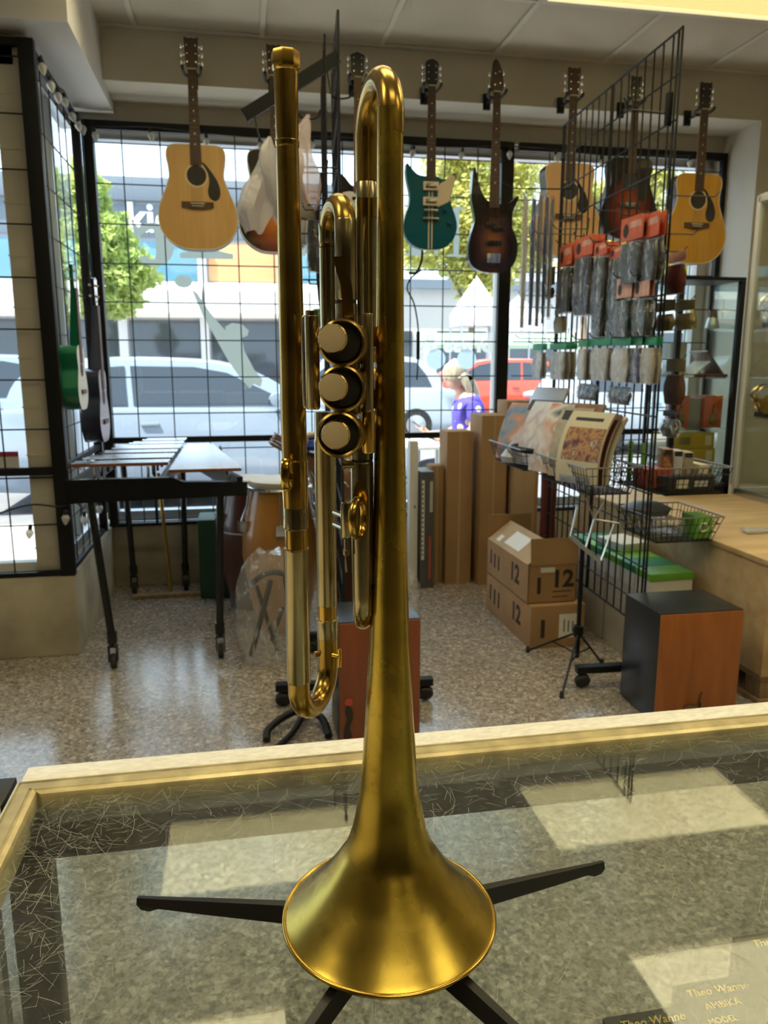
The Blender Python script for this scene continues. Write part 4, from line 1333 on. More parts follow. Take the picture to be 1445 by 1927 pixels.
# pointed reinforcement and hook on the leadpipe
b = MB().lathe([(.0064, .2675), (.0069, .266), (.0069, .252), (.0066, .2445), (.0064, .2395)], 24, o=(LX, 0, 0))
b.build('leadpipe_guard', M['brassbright'], tp)
b = MB()
loop = [(LX - .001, -.0135 - .0035 * math.sin(2 * PI * i / 28), .2613 + .0072 * math.cos(2 * PI * i / 28)) for i in range(28)]
b.tube(loop, .0016, 8, closed=True)
b.v = [(LX + (x - LX) * 1.5, y, z) for x, y, z in b.v]
b.cyl((LX, -.005, .2600), (LX, -.0115, .2600), .0016, 10)
b.build('finger_hook', M['brassbright'], tp)
# main tuning slide
b = MB().lathe([(.0060, .2300), (.0066, .2307), (.0066, .2416), (.0062, .2425)], 28, o=(LX, 0, 0)); b.build('slide_ferrule', NI, tp)
b = MB().lathe([(.0059, .216), (.0059, .2315)], 28, o=(LX, 0, 0)); b.build('inner_slide', M['brassbright'], tp)
b = MB().lathe([(.0062, .143), (.0066, .144), (.0066, .2175), (.0068, .2182), (.0068, .2194), (.0060, .2196)], 28, o=(LX - .0003, 0, 0)); b.build('outer_slide', NI, tp)
P_, Q_ = (LX - .0004, 0, .1395), (-.0400, .035, .1395)
b = MB().tube([(LX - .0004, 0, .1455)] + arc_u(P_, Q_, -1, 20) + [(-.0400, .035, .16)], .0061, 24)
b.build('tuning_crook', BR, tp)
b = MB().lathe([(.0058, .1560), (.0063, .1565), (.0063, .1662), (.0066, .1668), (.0066, .1680), (.0058, .1684)], 28, o=(-.0400, .035, 0)); b.build('slide_ferrule', NI, tp)
b = MB().lathe([(.0056, .166), (.0056, .178)], 28, o=(-.0400, .035, 0)); b.build('inner_slide', M['brassbright'], tp)
b = MB().lathe([(.0058, .1768), (.0060, .1775), (.0060, .272), (.0062, .2728), (.0062, .274), (.0058, .275), (.0056, .29)], 28, o=(-.0400, .035, 0)); b.build('outer_slide', NI, tp)
b = MB()
b.cyl((-.0470, .030, .1475), (-.0435, .032, .1475), .0017, 10)
b.cyl((-.0360, .030, .1475), (-.0320, .028, .1475), .0017, 10)
b.tube([(-.0320, .028, .1520), (-.0318, .028, .1475), (-.0322, .028, .1410)], .0013, 8)
b.build('water_key', M['brassbright'], tp)
# valves: casing axis along local y
AX = Matrix.Rotation(-PI / 2, 3, 'X')     # local z -> +y
for k, (cx, cz, bx, bz) in enumerate(((-.0190, .3262, -.0206, .3277), (-.0193, .3053, -.0206, .3066), (-.0208, .2838, -.0198, .2855))):
    b = MB().lathe([(.0086, -.031), (.0098, -.030), (.0098, .050), (.0105, .051), (.0105, .060), (.0085, .063), (.003, .065), (.001, .065)], 40, o=(cx, 0, cz), mtx=AX)
    v = b.build('valve_casing', M['nickel'] if k == 2 else BR, tp)
    c = MB().lathe([(.0098, -.026), (.0108, -.0265), (.0112, -.028), (.0112, -.0350), (.0108, -.0368), (.0099, -.0374), (.0092, -.0368), (.0090, -.0340)], 44, o=(cx, 0, cz), mtx=AX)
    c.f = [f for f in c.f if len(f) == 4]
    c.build('valve_cap', BR, v)
    MB().lathe([(.0091, -.030), (.0091, -.0345), (.0030, -.0347), (.0028, -.050), (.001, -.050)], 28, o=(cx * .5 + bx * .5, 0, cz * .5 + bz * .5), mtx=AX).build('valve_stem', M['stem'], v)
    MB().lathe([(.004, -.0495), (.0062, -.0500), (.0066, -.0515), (.0066, -.0545), (.0061, -.0556)], 36, o=(bx, 0, bz), mtx=AX).build('valve_button', M['brassbright'], v)
    MB().lathe([(.0061, -.0545), (.0060, -.0558), (.0050, -.0561), (.001, -.0560)], 32, o=(bx, 0, bz), mtx=AX).build('button_pearl', M['button'], v)
b = MB()
for z in (.3157, .2945):
    b.cyl((-.0195, .0, z - .004), (-.0195, .0, z + .004), .0052, 16)
    b.cyl((-.0195, .025, z - .004), (-.0195, .025, z + .004), .0052, 16)
b.build('valve_bridge', BR, tp)
# posts either side of the valves
b = MB().lathe([(.0030, .2945), (.0036, .2955), (.0036, .3392), (.0032, .3396), (.0032, .3416), (.0026, .3420)], 24, o=(-.0366, -.017, 0))
b.lathe([(.0018, .2948), (.0022, .296), (.0022, .339), (.0016, .340)], 16, o=(-.0412, -.010, 0))
b.rbox(-.0408, -.013, .2962, -.0368, -.009, .3380, .0008)
b.build('valve_post', M['chrome'] if False else NI, tp)
b = MB().lathe([(.0030, .2935), (.0033, .2945), (.0033, .3395), (.0030, .3404), (.001, .3406)], 24, o=(-.0098, -.017, 0)); b.build('valve_post', NI, tp)
b = MB().lathe([(.0026, .2730), (.0030, .2738), (.0030, .2940)], 24, o=(-.0092, -.016, 0)); b.build('post_foot', M['brassbright'], tp)
b = MB()
for z in (.330, .2990):
    b.rbox(-.0100, -.002, z - .005, .0010, .001, z + .005, .0008)
    b.rbox(LX, -.003, z - .005, -.0400, .0, z + .005, .0008)
b.cyl((-.0366, -.016, .326), (-.026, -.016, .326), .003, 10)
b.cyl((-.0098, -.016, .326), (-.016, -.016, .326), .003, 10)
b.cyl((-.0366, -.016, .305), (-.026, -.016, .305), .003, 10)
b.cyl((-.0098, -.016, .305), (-.016, -.016, .305), .003, 10)
b.build('brace', BR, tp)
# first valve slide, crook up
Lg, Rg = (-.0322, .012), (-.0203, -.012)
P_, Q_ = (Lg[0], Lg[1], .3800), (Rg[0], Rg[1], .3800)
MB().tube([(Lg[0], Lg[1], .375)] + arc_u(P_, Q_, 1, 20) + [(Rg[0], Rg[1], .375)], .0051, 24).build('first_valve_crook', BR, tp)
b = MB().lathe([(.0051, .3765), (.0054, .377), (.0054, .3862), (.0051, .3868)], 28, o=(Lg[0], Lg[1], 0)); b.build('slide_ferrule', NI, tp)
b = MB().lathe([(.0052, .330), (.0053, .3745)], 28, o=(Lg[0], Lg[1], 0)); b.build('outer_slide', NI, tp)
b = MB().lathe([(.0050, .3742), (.0050, .3768)], 24, o=(Lg[0], Lg[1], 0)); b.build('slide_gap', M['stem'], tp)
b = MB().lathe([(.0051, .347), (.0054, .3475), (.0054, .3835), (.0051, .3843)], 28, o=(Rg[0], Rg[1], 0)); b.build('slide_ferrule', NI, tp)
b = MB().lathe([(.0050, .3445), (.0050, .3475)], 24, o=(Rg[0], Rg[1], 0)); b.build('slide_gap', M['stem'], tp)
b = MB().lathe([(.0053, .330), (.0054, .3452)], 28, o=(Rg[0], Rg[1], 0)); b.build('outer_slide', NI, tp)
sp = smooth_open([(-.0225, -.0215, .3662), (-.0212, -.0210, .3600), (-.0192, -.0205, .3535), (-.0186, -.0200, .3460), (-.0186, -.0190, .3385)], 5)
b = MB()
for i, p in enumerate(sp):
    hw = .0026
    b.v += [(p[0] - hw, p[1], p[2]), (p[0] + hw, p[1], p[2]), (p[0] + hw, p[1] + .0014, p[2]), (p[0] - hw, p[1] + .0014, p[2])]
for i in range(len(sp) - 1):
    for j in range(4):
        b.f.append((i * 4 + j, i * 4 + (j + 1) % 4, i * 4 + 4 + (j + 1) % 4, i * 4 + 4 + j)); b.m.append(0)
b.f += [(0, 1, 2, 3), tuple(len(b.v) - 4 + j for j in range(4))]; b.m += [0, 0]
b.cyl((-.0186, -.019, .340), (-.0186, -.010, .338), .002, 8)
b.build('thumb_hook', M['brassbright'], tp)
MB().cyl((-.0145, -.008, .320), (-.0145, -.008, .395), .0009, 8).build('slide_rod', NI, tp)
# third valve slide, crook down
F3, G3 = (-.0141, -.004), (-.0172, .022)
MB().tube([(F3[0], F3[1], .196)] + arc_u((F3[0], F3[1], .190), (G3[0], G3[1], .190), -1, 16, 0.95) + [(G3[0], G3[1], .20)], .0049, 24).build('third_valve_crook', BR, tp)
for p in (F3, G3):
    b = MB().lathe([(.0049, .1845), (.0054, .1852), (.0054, .195), (.0059, .235), (.0059, .2665), (.0056, .2672)], 28, o=(p[0], p[1], 0)); b.build('outer_slide', NI, tp)
    b = MB().lathe([(.0055, .2665), (.0055, .2690)], 24, o=(p[0], p[1], 0)); b.build('slide_gap', M['stem'], tp)
    b = MB().lathe([(.0058, .2685), (.0058, .285)], 28, o=(p[0], p[1], 0)); b.build('slide_ferrule', NI, tp)
b = MB()
pl = [(F3[0] + .0040 * math.sin(2 * PI * i / 24), -.0105 + .0012 * abs(math.sin(2 * PI * i / 24)), .2433 + .0150 * math.copysign(abs(math.cos(2 * PI * i / 24)) ** .6, math.cos(2 * PI * i / 24))) for i in range(24)]
b.add(pl + [(x, y + .004, z) for x, y, z in pl], [tuple(range(24)), tuple(range(47, 23, -1))] + [(i, (i + 1) % 24, 24 + (i + 1) % 24, 24 + i) for i in range(24)])
rb = MB().ring((0, 0, 0), (1, 0, 0), .0100, .0012, 36, 10)
rb.v = [(x * 1.5, y * .8, z) for x, y, z in rb.v]
rb.xf(Matrix.Translation((F3[0] - .0005, -.0195, .2405)) @ Matrix.Rotation(R(-14), 4, 'Z'))
b.add(rb.v, rb.f)
b.build('finger_ring', M['brassbright'], tp)
b = MB().lathe([(.0018, .2455), (.0026, .2462), (.0028, .2448), (.0029, .244), (.0029, .2285), (.0024, .2275), (.0014, .2270), (.0014, .2215), (.0019, .2210), (.0019, .2186), (.0012, .2180)], 20, o=(-.0220, -.008, 0))
b.cyl((-.0220, -.008, .2385), (-.030, .004, .2385), .0014, 8)
b.cyl((-.0220, -.008, .2320), (-.030, .004, .2320), .0014, 8)
b.cyl((-.0235, -.008, .2660), (-.0140, -.006, .2660), .0020, 12)
b.cyl((-.0235, -.008, .2660), (-.0222, -.008, .2660), .0026, 12)
b.build('slide_stop', M['chrome'] if False else NI, tp)

# ------------------------------------------------------------ stand
M['standblack'] = mat('stand_black_plastic', (0.012, 0.010, 0.010), 0.32)
st = thing('trumpet_stand', 'black five legged trumpet stand splayed on the glass counter', 'stand', (TO[0], TO[1], ZG), TR)
MB().lathe([(.021, .009), (.022, .012), (.021, .022), (.013, .026), (.0085, .045), (.0075, .10), (.0055, .13), (.003, .135)], 28).build('peg', M['standblack'], st)
for a in (32.5, 102, 171.3, 245, 318):
    L_ = .168
    b = MB()
    secs = [(.012, .0145, .0052, .0130), (.05, .0128, .0048, .0115), (.12, .0062, .0034, .0080), (.158, .0030, .0024, .0056), (.166, .0030, .0022, .0046)]
    for r, zb, hw, hh in secs:
        b.v += [(r, -hw, zb), (r, hw, zb), (r, hw * .55, zb + hh), (r, -hw * .55, zb + hh)]
    for i in range(len(secs) - 1):
        for j in range(4):
            b.f.append((i * 4 + j, i * 4 + (j + 1) % 4, i * 4 + 4 + (j + 1) % 4, i * 4 + 4 + j)); b.m.append(0)
    b.f += [(0, 1, 2, 3), tuple(len(b.v) - 4 + j for j in range(4))]; b.m += [0, 0]
    k = len(b.v)
    b.v += [(.150, -.0024, .0036), (.150, .0024, .0036), (.166, .0024, .0036), (.166, -.0024, .0036), (.157, -.002, .0), (.157, .002, .0), (.163, .002, .0), (.163, -.002, .0)]
    b.f += [(k, k + 1, k + 2, k + 3), (k + 7, k + 6, k + 5, k + 4), (k, k + 4, k + 5, k + 1), (k + 1, k + 5, k + 6, k + 2), (k + 2, k + 6, k + 7, k + 3), (k + 3, k + 7, k + 4, k)]; b.m += [0] * 6
    b.xf(Matrix.Rotation(R(a), 4, 'Z'))
    b.build('leg', M['standblack'], st)
# ============================================================ GUITARS
M['burstred'] = sunburst('cherry_burst', (0.010, 0.007, 0.006), (0.16, 0.018, 0.007), (0.30, 0.06, 0.012), 0.19, 0.20, 0.27)
M['burstamber'] = sunburst('tobacco_burst', (0.010, 0.006, 0.005), (0.22, 0.045, 0.010), (0.60, 0.20, 0.025), 0.20, 0.21, 0.29)
M['burstbass'] = sunburst('bass_burst', (0.006, 0.005, 0.005), (0.045, 0.014, 0.008), (0.26, 0.085, 0.018), 0.17, 0.150, 0.26)
M['blacklacq'] = mat('black_lacquer', (0.012, 0.011, 0.011), 0.12, coat=0.7)

def strings(parent, z0, z1, w0, w1, n, y):
    m = MB()
    for i in range(n):
        u = (i / (n - 1) - .5)
        m.tube([(u * w0, y, z0), (u * w1, y, z1)], .0005, 5)
    m.build('strings', M['steel'], parent)['kind'] = 'stuff'

def neck_parts(t, zb, zn, fb_end, wb, wn, yf, board, frets, nstr=6, dots=True):
    """neck from the body end zb to the nut zn; fingerboard down to fb_end; yf = front of the body"""
    m = MB()
    m.add([(-wb / 2, yf, zb), (wb / 2, yf, zb), (wb * .35, yf + .024, zb), (-wb * .35, yf + .024, zb),
           (-wn / 2, yf, zn), (wn / 2, yf, zn), (wn * .35, yf + .020, zn), (-wn * .35, yf + .020, zn)],
          [(0, 1, 2, 3), (7, 6, 5, 4), (0, 4, 5, 1), (1, 5, 6, 2), (2, 6, 7, 3), (3, 7, 4, 0)])
    m.build('neck', M['neck'], t)
    m = MB()
    we = wb + (wb - wn) * (zb - fb_end) / (zn - zb)
    m.add([(-we / 2, yf - .006, fb_end), (we / 2, yf - .006, fb_end), (we / 2, yf, fb_end), (-we / 2, yf, fb_end),
           (-wn / 2, yf - .006, zn), (wn / 2, yf - .006, zn), (wn / 2, yf, zn), (-wn / 2, yf, zn)],
          [(0, 1, 2, 3), (7, 6, 5, 4), (0, 4, 5, 1), (1, 5, 6, 2), (2, 6, 7, 3), (3, 7, 4, 0)])
    fb = m.build('fingerboard', board, t)
    sc = 2 * (zn - fb_end) / 1.45
    m = MB()
    for k in range(1, frets + 1):
        z = zn - sc * (1 - 2 ** (-k / 12))
        if z < fb_end + .004: break
        w_ = wn + (we - wn) * (zn - z) / (zn - fb_end)
        m.box(-w_ / 2, yf - .0070, z - .0006, w_ / 2, yf - .006, z + .0006)
    m.build('frets', M['steel'], fb)['kind'] = 'stuff'
    if dots:
        m = MB()
        for k in (3, 5, 7, 9, 12, 15):
            z = zn - sc * (1 - 2 ** (-(k - .5) / 12))
            if z > fb_end + .01:
                m.cyl((0, yf - .0072, z), (0, yf - .0055, z), .0045, 10)
        m.build('position_dots', M['pearl'], fb)['kind'] = 'stuff'
    MB().box(-wn / 2, yf - .009, zn - .002, wn / 2, yf, zn + .004).build('nut', M['ivory'], t)

def tuners(t, spots, m_=None):
    for x, z, s in spots:
        m = MB()
        m.cyl((x, -.008, z), (x, .012, z), .0035, 10)
        m.cyl((x, .012, z), (x + s * .022, .012, z), .003, 8)
        m.lathe([(.001, -.011), (.006, -.008), (.007, 0), (.006, .008), (.001, .011)], 10, o=(x + s * .030, .012, z))
        m.build('tuner', m_ or M['chrome'], t)

DREAD = [(0, 0), (.085, .006), (.150, .040), (.190, .090), (.205, .150), (.196, .215), (.168, .285), (.146, .340), (.140, .375), (.144, .420), (.151, .460), (.145, .500), (.118, .520), (.06, .5235), (0, .5235)]
def acoustic(label, x, z, s, top, pick=True, rz=0.0, black_head=False, side=None, bound=None, y=4.10, oneside=True):
    t = thing('acoustic_guitar', label, 'guitar', (x, y, z), rz, None)
    half = smooth_open(DREAD, 4)
    out = [p for p in half] + [(-a, b) for a, b in reversed(half[1:-1])]
    yf = 0.0
    MB().prism(out, yf, yf + .105, 0, 1).build('body', [top, side or M['mahog']], t)
    m = MB().tube([(a * 1.001, yf + .001, .2617 + (b - .2617) * 1.001) for a, b in out], .0028, 6, closed=True)
    m.build('binding', bound or M['ivory'], t)
    zs = .372
    MB().prism([(.0500 * math.cos(2 * PI * k / 32), zs + .0500 * math.sin(2 * PI * k / 32)) for k in range(32)], -.0008, .0004).build('sound_hole_shade', M['ink'], t)  # dark disc laid on for the shade inside the hole; no opening cut
    MB().ring((0, -.0006, zs), (0, 1, 0), .0565, .0035, 36, 6).xf(Matrix.Diagonal((1, .25, 1, 1))).build('rosette', M['creamplastic'] if top is not M['burstred'] else M['pick'], t)
    if pick:
        pg = smooth_closed([(.048, .405), (.030, .437), (.044, .432), (.075, .395), (.105, .350), (.120, .300), (.113, .262), (.090, .248), (.064, .262), (.055, .295), (.064, .340), (.060, .378)], 4)
        MB().prism(pg, -.0020, .0).build('pickguard', M['pick'], t)
    br = MB().prism([(-.083, .240), (.083, .240), (.083, .214), (.055, .212), (.030, .204), (-.030, .204), (-.055, .212), (-.083, .214)], -.009, .0)
    b_ = br.build('bridge', M['rosewood'], t)
    MB().box(-.037, -.0115, .230, .037, -.009, .234).build('saddle', M['ivory'], b_)
    m = MB()
    for k in range(6):
        m.lathe([(.0028, 0), (.0035, .003), (.001, .005)], 8, o=((k - 2.5) * .0105, -.009, .219), mtx=Matrix.Rotation(PI / 2, 3, 'X'))
    m.build('bridge_pins', M['ivory'], b_)['kind'] = 'stuff'
    neck_parts(t, .5235, .885, .424, .056, .044, yf, M['rosewood'], 20)
    hw = .036
    hd = MB().prism([(-.022, .885), (-.030, .905), (-hw, 1.010), (-hw, 1.036), (-.012, 1.030), (0, 1.034), (.012, 1.030), (hw, 1.036), (hw, 1.010), (.030, .905), (.022, .885)], -.002, .014)
    hd.build('headstock', M['pick'] if black_head else M['mahog'], t)
    tuners(t, [(sx * .022, zz, sx) for sx in (-1, 1) for zz in (.918, .957, .996)])
    strings(t, .232, .885, .055, .036, 6, -.011)
    t.scale = (s, s, s)
    hanger(x, z + .905 * s, s, y)
    return t

HN = [0]
HW = ['first from the left', 'second from the left', 'third from the left', 'fourth from the left', 'fifth from the left', 'sixth from the left', 'seventh from the left', 'last on the right']
def hanger(x, z, s, y):
    """padded fork on the header wall that holds the neck below the headstock"""
    k = HN[0]; HN[0] += 1
    t = thing('guitar_hanger', 'black padded guitar hanger on the header wall, ' + HW[k], 'hanger', (x, 4.28, z), 0, None)
    MB().rbox(-.020, -.018, -.055, .020, -.001, .025, .004).build('wall_plate', M['black'], t)
    d = y - 4.28
    m = MB()
    m.tube([(0, -.01, -.02), (0, d + .055, -.028)], .006, 10)
    m.build('arm', M['black'], t)
    for s_ in (-1, 1):
        m = MB()
        m.tube(smooth_open([(0, d + .05, -.030), (s_ * .03, d + .045, -.032), (s_ * .040, d + .02, -.026), (s_ * .043, d - .012, -.020), (s_ * .044, d - .022, -.008)], 4), .0075, 8)
        m.build('fork_prong', M['rubber'], t)

def solid_body(t, outline, thick, m_, edge=None):
    o = MB()
    o.prism(outline, 0, thick)
    return o.build('body', m_, t)

acoustic('natural spruce dreadnought guitar hanging at far left with a black pickguard', -.170, 1.874, .925, M['spruce'])
acoustic('amber sunburst acoustic guitar half hidden behind milky plastic bags and the mouthpipe', .216, 1.869, .925, M['burstamber'], pick=False)
# third: black electric behind the rack
def electric_black(x, z, s, y=4.10):
    t = thing('electric_guitar', 'black electric guitar with a brown neck hidden behind the trumpet bow', 'guitar', (x, y, z))
    out = smooth_closed([(0, 0), (.09, .01), (.155, .07), (.15, .15), (.115, .22), (.125, .28), (.150, .345), (.125, .40), (.095, .37), (.06, .325), (-.03, .335), (-.08, .385), (-.13, .41), (-.15, .35), (-.125, .27), (-.115, .22), (-.15, .15), (-.155, .07), (-.09, .01)], 4)
    solid_body(t, out, .045, M['blacklacq'])
    MB().prism(smooth_closed([(.02, .08), (.10, .12), (.09, .22), (.11, .30), (.04, .30), (-.09, .30), (-.08, .2), (-.03, .12)], 3), -.002, 0).build('pickguard', M['white'], t)
    MB().rbox(-.045, -.012, .10, .045, 0, .125, .003).build('bridge', M['chrome'], t)
    for z_ in (.155, .215, .27):
        MB().rbox(-.038, -.010, z_ - .009, .038, -.002, z_ + .009, .004).build('pickup', M['blacklacq'], t)
    neck_parts(t, .33, .905, .30, .056, .043, 0, M['neck'], 21)
    MB().prism([(-.022, .905), (-.038, .930), (-.040, 1.02), (.0, 1.035), (.040, 1.02), (.038, .930), (.022, .905)], -.001, .014).build('headstock', M['pick'], t)
    tuners(t, [(sx * .022, zz, sx) for sx in (-1, 1) for zz in (.935, .970, 1.003)])
    strings(t, .112, .905, .052, .036, 6, -.011)
    t.scale = (s, s, s)
    hanger(x, z + .925 * s, s, y)
electric_black(.628, 1.900, .89)

def electric_teal(x, z, s, y=4.10):
    t = thing('electric_guitar', 'teal double cutaway electric guitar with cream pickguard and centre stripes', 'guitar', (x, y, z))
    out = smooth_closed([(0, 0), (.080, .010), (.135, .055), (.158, .120), (.150, .180), (.128, .235), (.118, .285), (.132, .345), (.148, .400), (.132, .418), (.105, .392), (.070, .385), (.034, .398), (0, .400), (-.034, .398), (-.075, .405), (-.108, .432), (-.138, .462), (-.146, .430), (-.138, .37), (-.122, .300), (-.126, .240), (-.146, .185), (-.158, .120), (-.137, .055), (-.080, .010)], 4)
    solid_body(t, out, .045, M['teal'])
    pgl = smooth_closed([(.055, .360), (.085, .378), (.120, .408), (.143, .398), (.130, .345), (.114, .290), (.110, .268), (.045, .235), (.042, .24), (.042, .33)], 4)
    MB().prism(pgl, -.0022, 0).build('pickguard', M['creamplastic'], t)
    m = MB()
    m.box(-.013, -.0008, .004, -.006, .0, .36); m.box(.006, -.0008, .004, .013, .0, .36)
    m.build('centre_stripes', M['creamplastic'], t)
    for z_ in (.345, .262):
        p = MB().rbox(-.045, -.012, z_ - .024, .045, -.001, z_ + .024, .003).build('pickup', M['creamplastic'], t)
        MB().rbox(-.032, -.014, z_ - .011, .032, -.011, z_ + .013, .002).build('pickup_cover', M['chrome'], p)
    MB().rbox(-.042, -.016, .205, .042, -.002, .220, .004).build('bridge', M['chrome'], t)
    MB().rbox(-.048, -.016, .162, .048, -.002, .175, .004).build('tailpiece', M['chrome'], t)
    for kx, kz in ((.085, .215), (.110, .145)):
        MB().lathe([(.011, 0), (.012, .006), (.009, .015), (.001, .016)], 14, o=(kx, 0, kz), mtx=Matrix.Rotation(PI / 2, 3, 'X')).build('knob', M['teal'], t)
    neck_parts(t, .395, .870, .378, .055, .043, 0, M['rosewood'], 22)
    MB().prism([(-.022, .870), (-.033, .893), (-.037, .985), (-.028, .998), (.0, 1.008), (.028, .998), (.037, .985), (.033, .893), (.022, .870)], -.001, .014).build('headstock', M['pick'], t)
    tuners(t, [(sx * .021, zz, sx) for sx in (-1, 1) for zz in (.902, .937, .970)])
    strings(t, .168, .870, .052, .036, 6, -.016)
    t.scale = (s, s, s)
    hanger(x, z + .89 * s, s, y)
electric_teal(1.005, 1.902, .905)

def bass(x, z, s, y=4.10):
    t = thing('bass_guitar', 'sunburst electric bass with long left horn and four tuners', 'guitar', (x, y, z))
    out = smooth_closed([(0, 0), (.085, .012), (.135, .055), (.155, .125), (.148, .195), (.118, .265), (.110, .320), (.128, .375), (.150, .425), (.150, .445), (.132, .432), (.100, .405), (.065, .390), (.03, .395), (-.03, .405), (-.070, .445), (-.100, .515), (-.118, .585), (-.132, .580), (-.138, .500), (-.140, .420), (-.122, .335), (-.118, .290), (-.140, .215), (-.155, .135), (-.140, .055), (-.085, .012)], 4)
    solid_body(t, out, .045, M['burstbass'])
    for zz, xx in ((.275, -.020), (.255, .022)):
        MB().rbox(xx - .032, -.012, zz - .013, xx + .032, -.001, zz + .013, .004).build('pickup', M['blacklacq'], t)
    MB().rbox(-.050, -.012, .160, .050, -.001, .185, .004).build('pickup', M['blacklacq'], t)
    MB().rbox(-.042, -.018, .055, .042, -.001, .110, .004).build('bridge', M['chrome'], t)
    for kx, kz in ((.105, .20), (.120, .155), (.115, .11)):
        MB().lathe([(.010, 0), (.010, .012), (.001, .013)], 12, o=(kx, 0, kz), mtx=Matrix.Rotation(PI / 2, 3, 'X')).build('knob', M['blacklacq'], t)
    neck_parts(t, .395, 1.005, .372, .062, .042, 0, M['rosewood'], 24)
    hd = smooth_closed([(-.021, 1.005), (-.034, 1.030), (-.036, 1.075), (-.030, 1.115), (-.026, 1.16), (-.012, 1.178), (.010, 1.160), (.026, 1.120), (.036, 1.07), (.040, 1.030), (.021, 1.005)], 3)
    MB().prism(hd, -.001, .014).build('headstock', M['mahog'], t)
    tuners(t, [(-.016, 1.04, -1), (-.014, 1.10, -1), (.016, 1.05, 1), (.010, 1.11, 1)])
    strings(t, .08, 1.005, .056, .030, 4, -.016)
    t.scale = (s, s, s)
    hanger(x, z + 1.025 * s, s, y)
bass(1.348, 1.792, .885)
acoustic('pale spruce acoustic guitar hanging behind the wire rack and long tubes', 1.765, 1.885, .905, M['sprucepale'])
acoustic('dark cherry sunburst acoustic guitar behind the top of the wire rack', 2.115, 1.985, .79, M['burstred'], pick=True, bound=M['pick'], black_head=True)
acoustic('amber yellow acoustic guitar hanging at far right with a black headstock', 2.520, 1.865, .90, M['spruceamber'], black_head=True)

# ------------------------------------------------ small instruments on the left grid
def uke(label, y, z, s, sidem, topm, nm):
    """hangs with its back to the grid, facing +x; local x=front"""
    t = thing('ukulele', label, 'ukulele', (-.768, y, z), PI / 2)
    half = smooth_open([(0, 0), (.05, .004), (.085, .035), (.095, .08), (.080, .125), (.066, .155), (.072, .195), (.070, .225), (.045, .245), (0, .247)], 4)
    out = half + [(-a, b) for a, b in reversed(half[1:-1])]
    MB().prism(out, -.065, -.003, 0, 1).build('body', [topm, sidem], t)
    MB().prism([(.028 * math.cos(2 * PI * k / 20), .155 + .028 * math.sin(2 * PI * k / 20)) for k in range(20)], -.0658, -.065).build('sound_hole_shade', M['ink'], t)  # flat dark disc painted as the shade of the opening
    MB().rbox(-.04, -.072, .062, .04, -.064, .078, .002).build('bridge', M['rosewood'], t)
    MB().add([(-.020, -.065, .244), (.020, -.065, .244), (.014, -.030, .244), (-.014, -.030, .244), (-.016, -.065, .46), (.016, -.065, .46), (.012, -.047, .46), (-.012, -.047, .46)], [(0, 1, 2, 3), (7, 6, 5, 4), (0, 4, 5, 1), (1, 5, 6, 2), (2, 6, 7, 3), (3, 7, 4, 0)]).build('neck', nm, t)
    MB().box(-.020, -.069, .18, .020, -.065, .46).build('fingerboard', M['rosewood'], t)
    MB().prism([(-.017, .46), (-.026, .485), (-.028, .545), (0, .553), (.028, .545), (.026, .485), (.017, .46)], -.064, -.052).build('headstock', nm, t)
    tuners_ = [(sx * .018, zz, sx) for sx in (-1, 1) for zz in (.49, .525)]
    for x, zz, s_ in tuners_:
        MB().cyl((x, -.07, zz), (x, -.045, zz), .003, 8).cyl((x, -.05, zz), (x + s_ * .02, -.05, zz), .004, 8).build('tuner', M['ivory'], t)
    t.scale = (s, s, s)
    return t
M['green'] = mat('green_gloss', (0.004, 0.16, 0.075), 0.25, coat=0.5)
M['violet'] = mat('black_violet_gloss', (0.018, 0.014, 0.035), 0.25, coat=0.5)
uke('green ukulele seen edge on, hung on the left wire grid', 3.70, 1.115, 1.15, M['green'], M['white'], M['green'])
uke('black and lilac ukulele seen edge on, hung deeper on the left wire grid', 4.10, .93, 1.45, M['violet'], mat('lilac_top', (0.45, 0.38, 0.45), 0.3), M['violet'])

# ============================================================ MALLET INSTRUMENT
mr = thing('mallet_instrument', 'black framed mallet percussion keyboard on castors by the left window', 'xylophone', (-.38, 3.95, 0))
M['barsilver'] = mat('polished_bar_top', (0.75, 0.76, 0.80), 0.22, metal=1.0)
M['bar'] = woodmat('padauk_bar', (0.34, 0.115, 0.055), (0.24, 0.075, 0.035), 0.12, 3, (1.5, 20, 20), coat=0.6)
def prism_local(pts, z0, z1):
    return MB().prism(pts, z0, z1, plane='xy')
e = MB()
e.prism([(-.735, .742), (.018, .755), (.018, .815), (-.25, .822), (-.30, .842), (-.735, .842)], 3.36, 3.40)
e.build('end_rail', M['blackgloss'], mr, world=True)
e = MB()
e.rbox(-.70, 4.52, .76, -.28, 4.55, .835, .004)
e.build('end_rail', M['blackgloss'], mr, world=True)
for xa, xb in ((-.71, -.69), (-.345, -.345), (-.012, -.325)):
    q = MB()
    q.add([(xa - .012, 3.38, .76), (xa + .012, 3.38, .76), (xa + .012, 3.38, .835), (xa - .012, 3.38, .835), (xb - .012, 4.54, .76), (xb + .012, 4.54, .76), (xb + .012, 4.54, .835), (xb - .012, 4.54, .835)], [(0, 1, 2, 3), (7, 6, 5, 4), (0, 4, 5, 1), (1, 5, 6, 2), (2, 6, 7, 3), (3, 7, 4, 0)])
    q.build('side_rail', M['black'], mr, world=True)
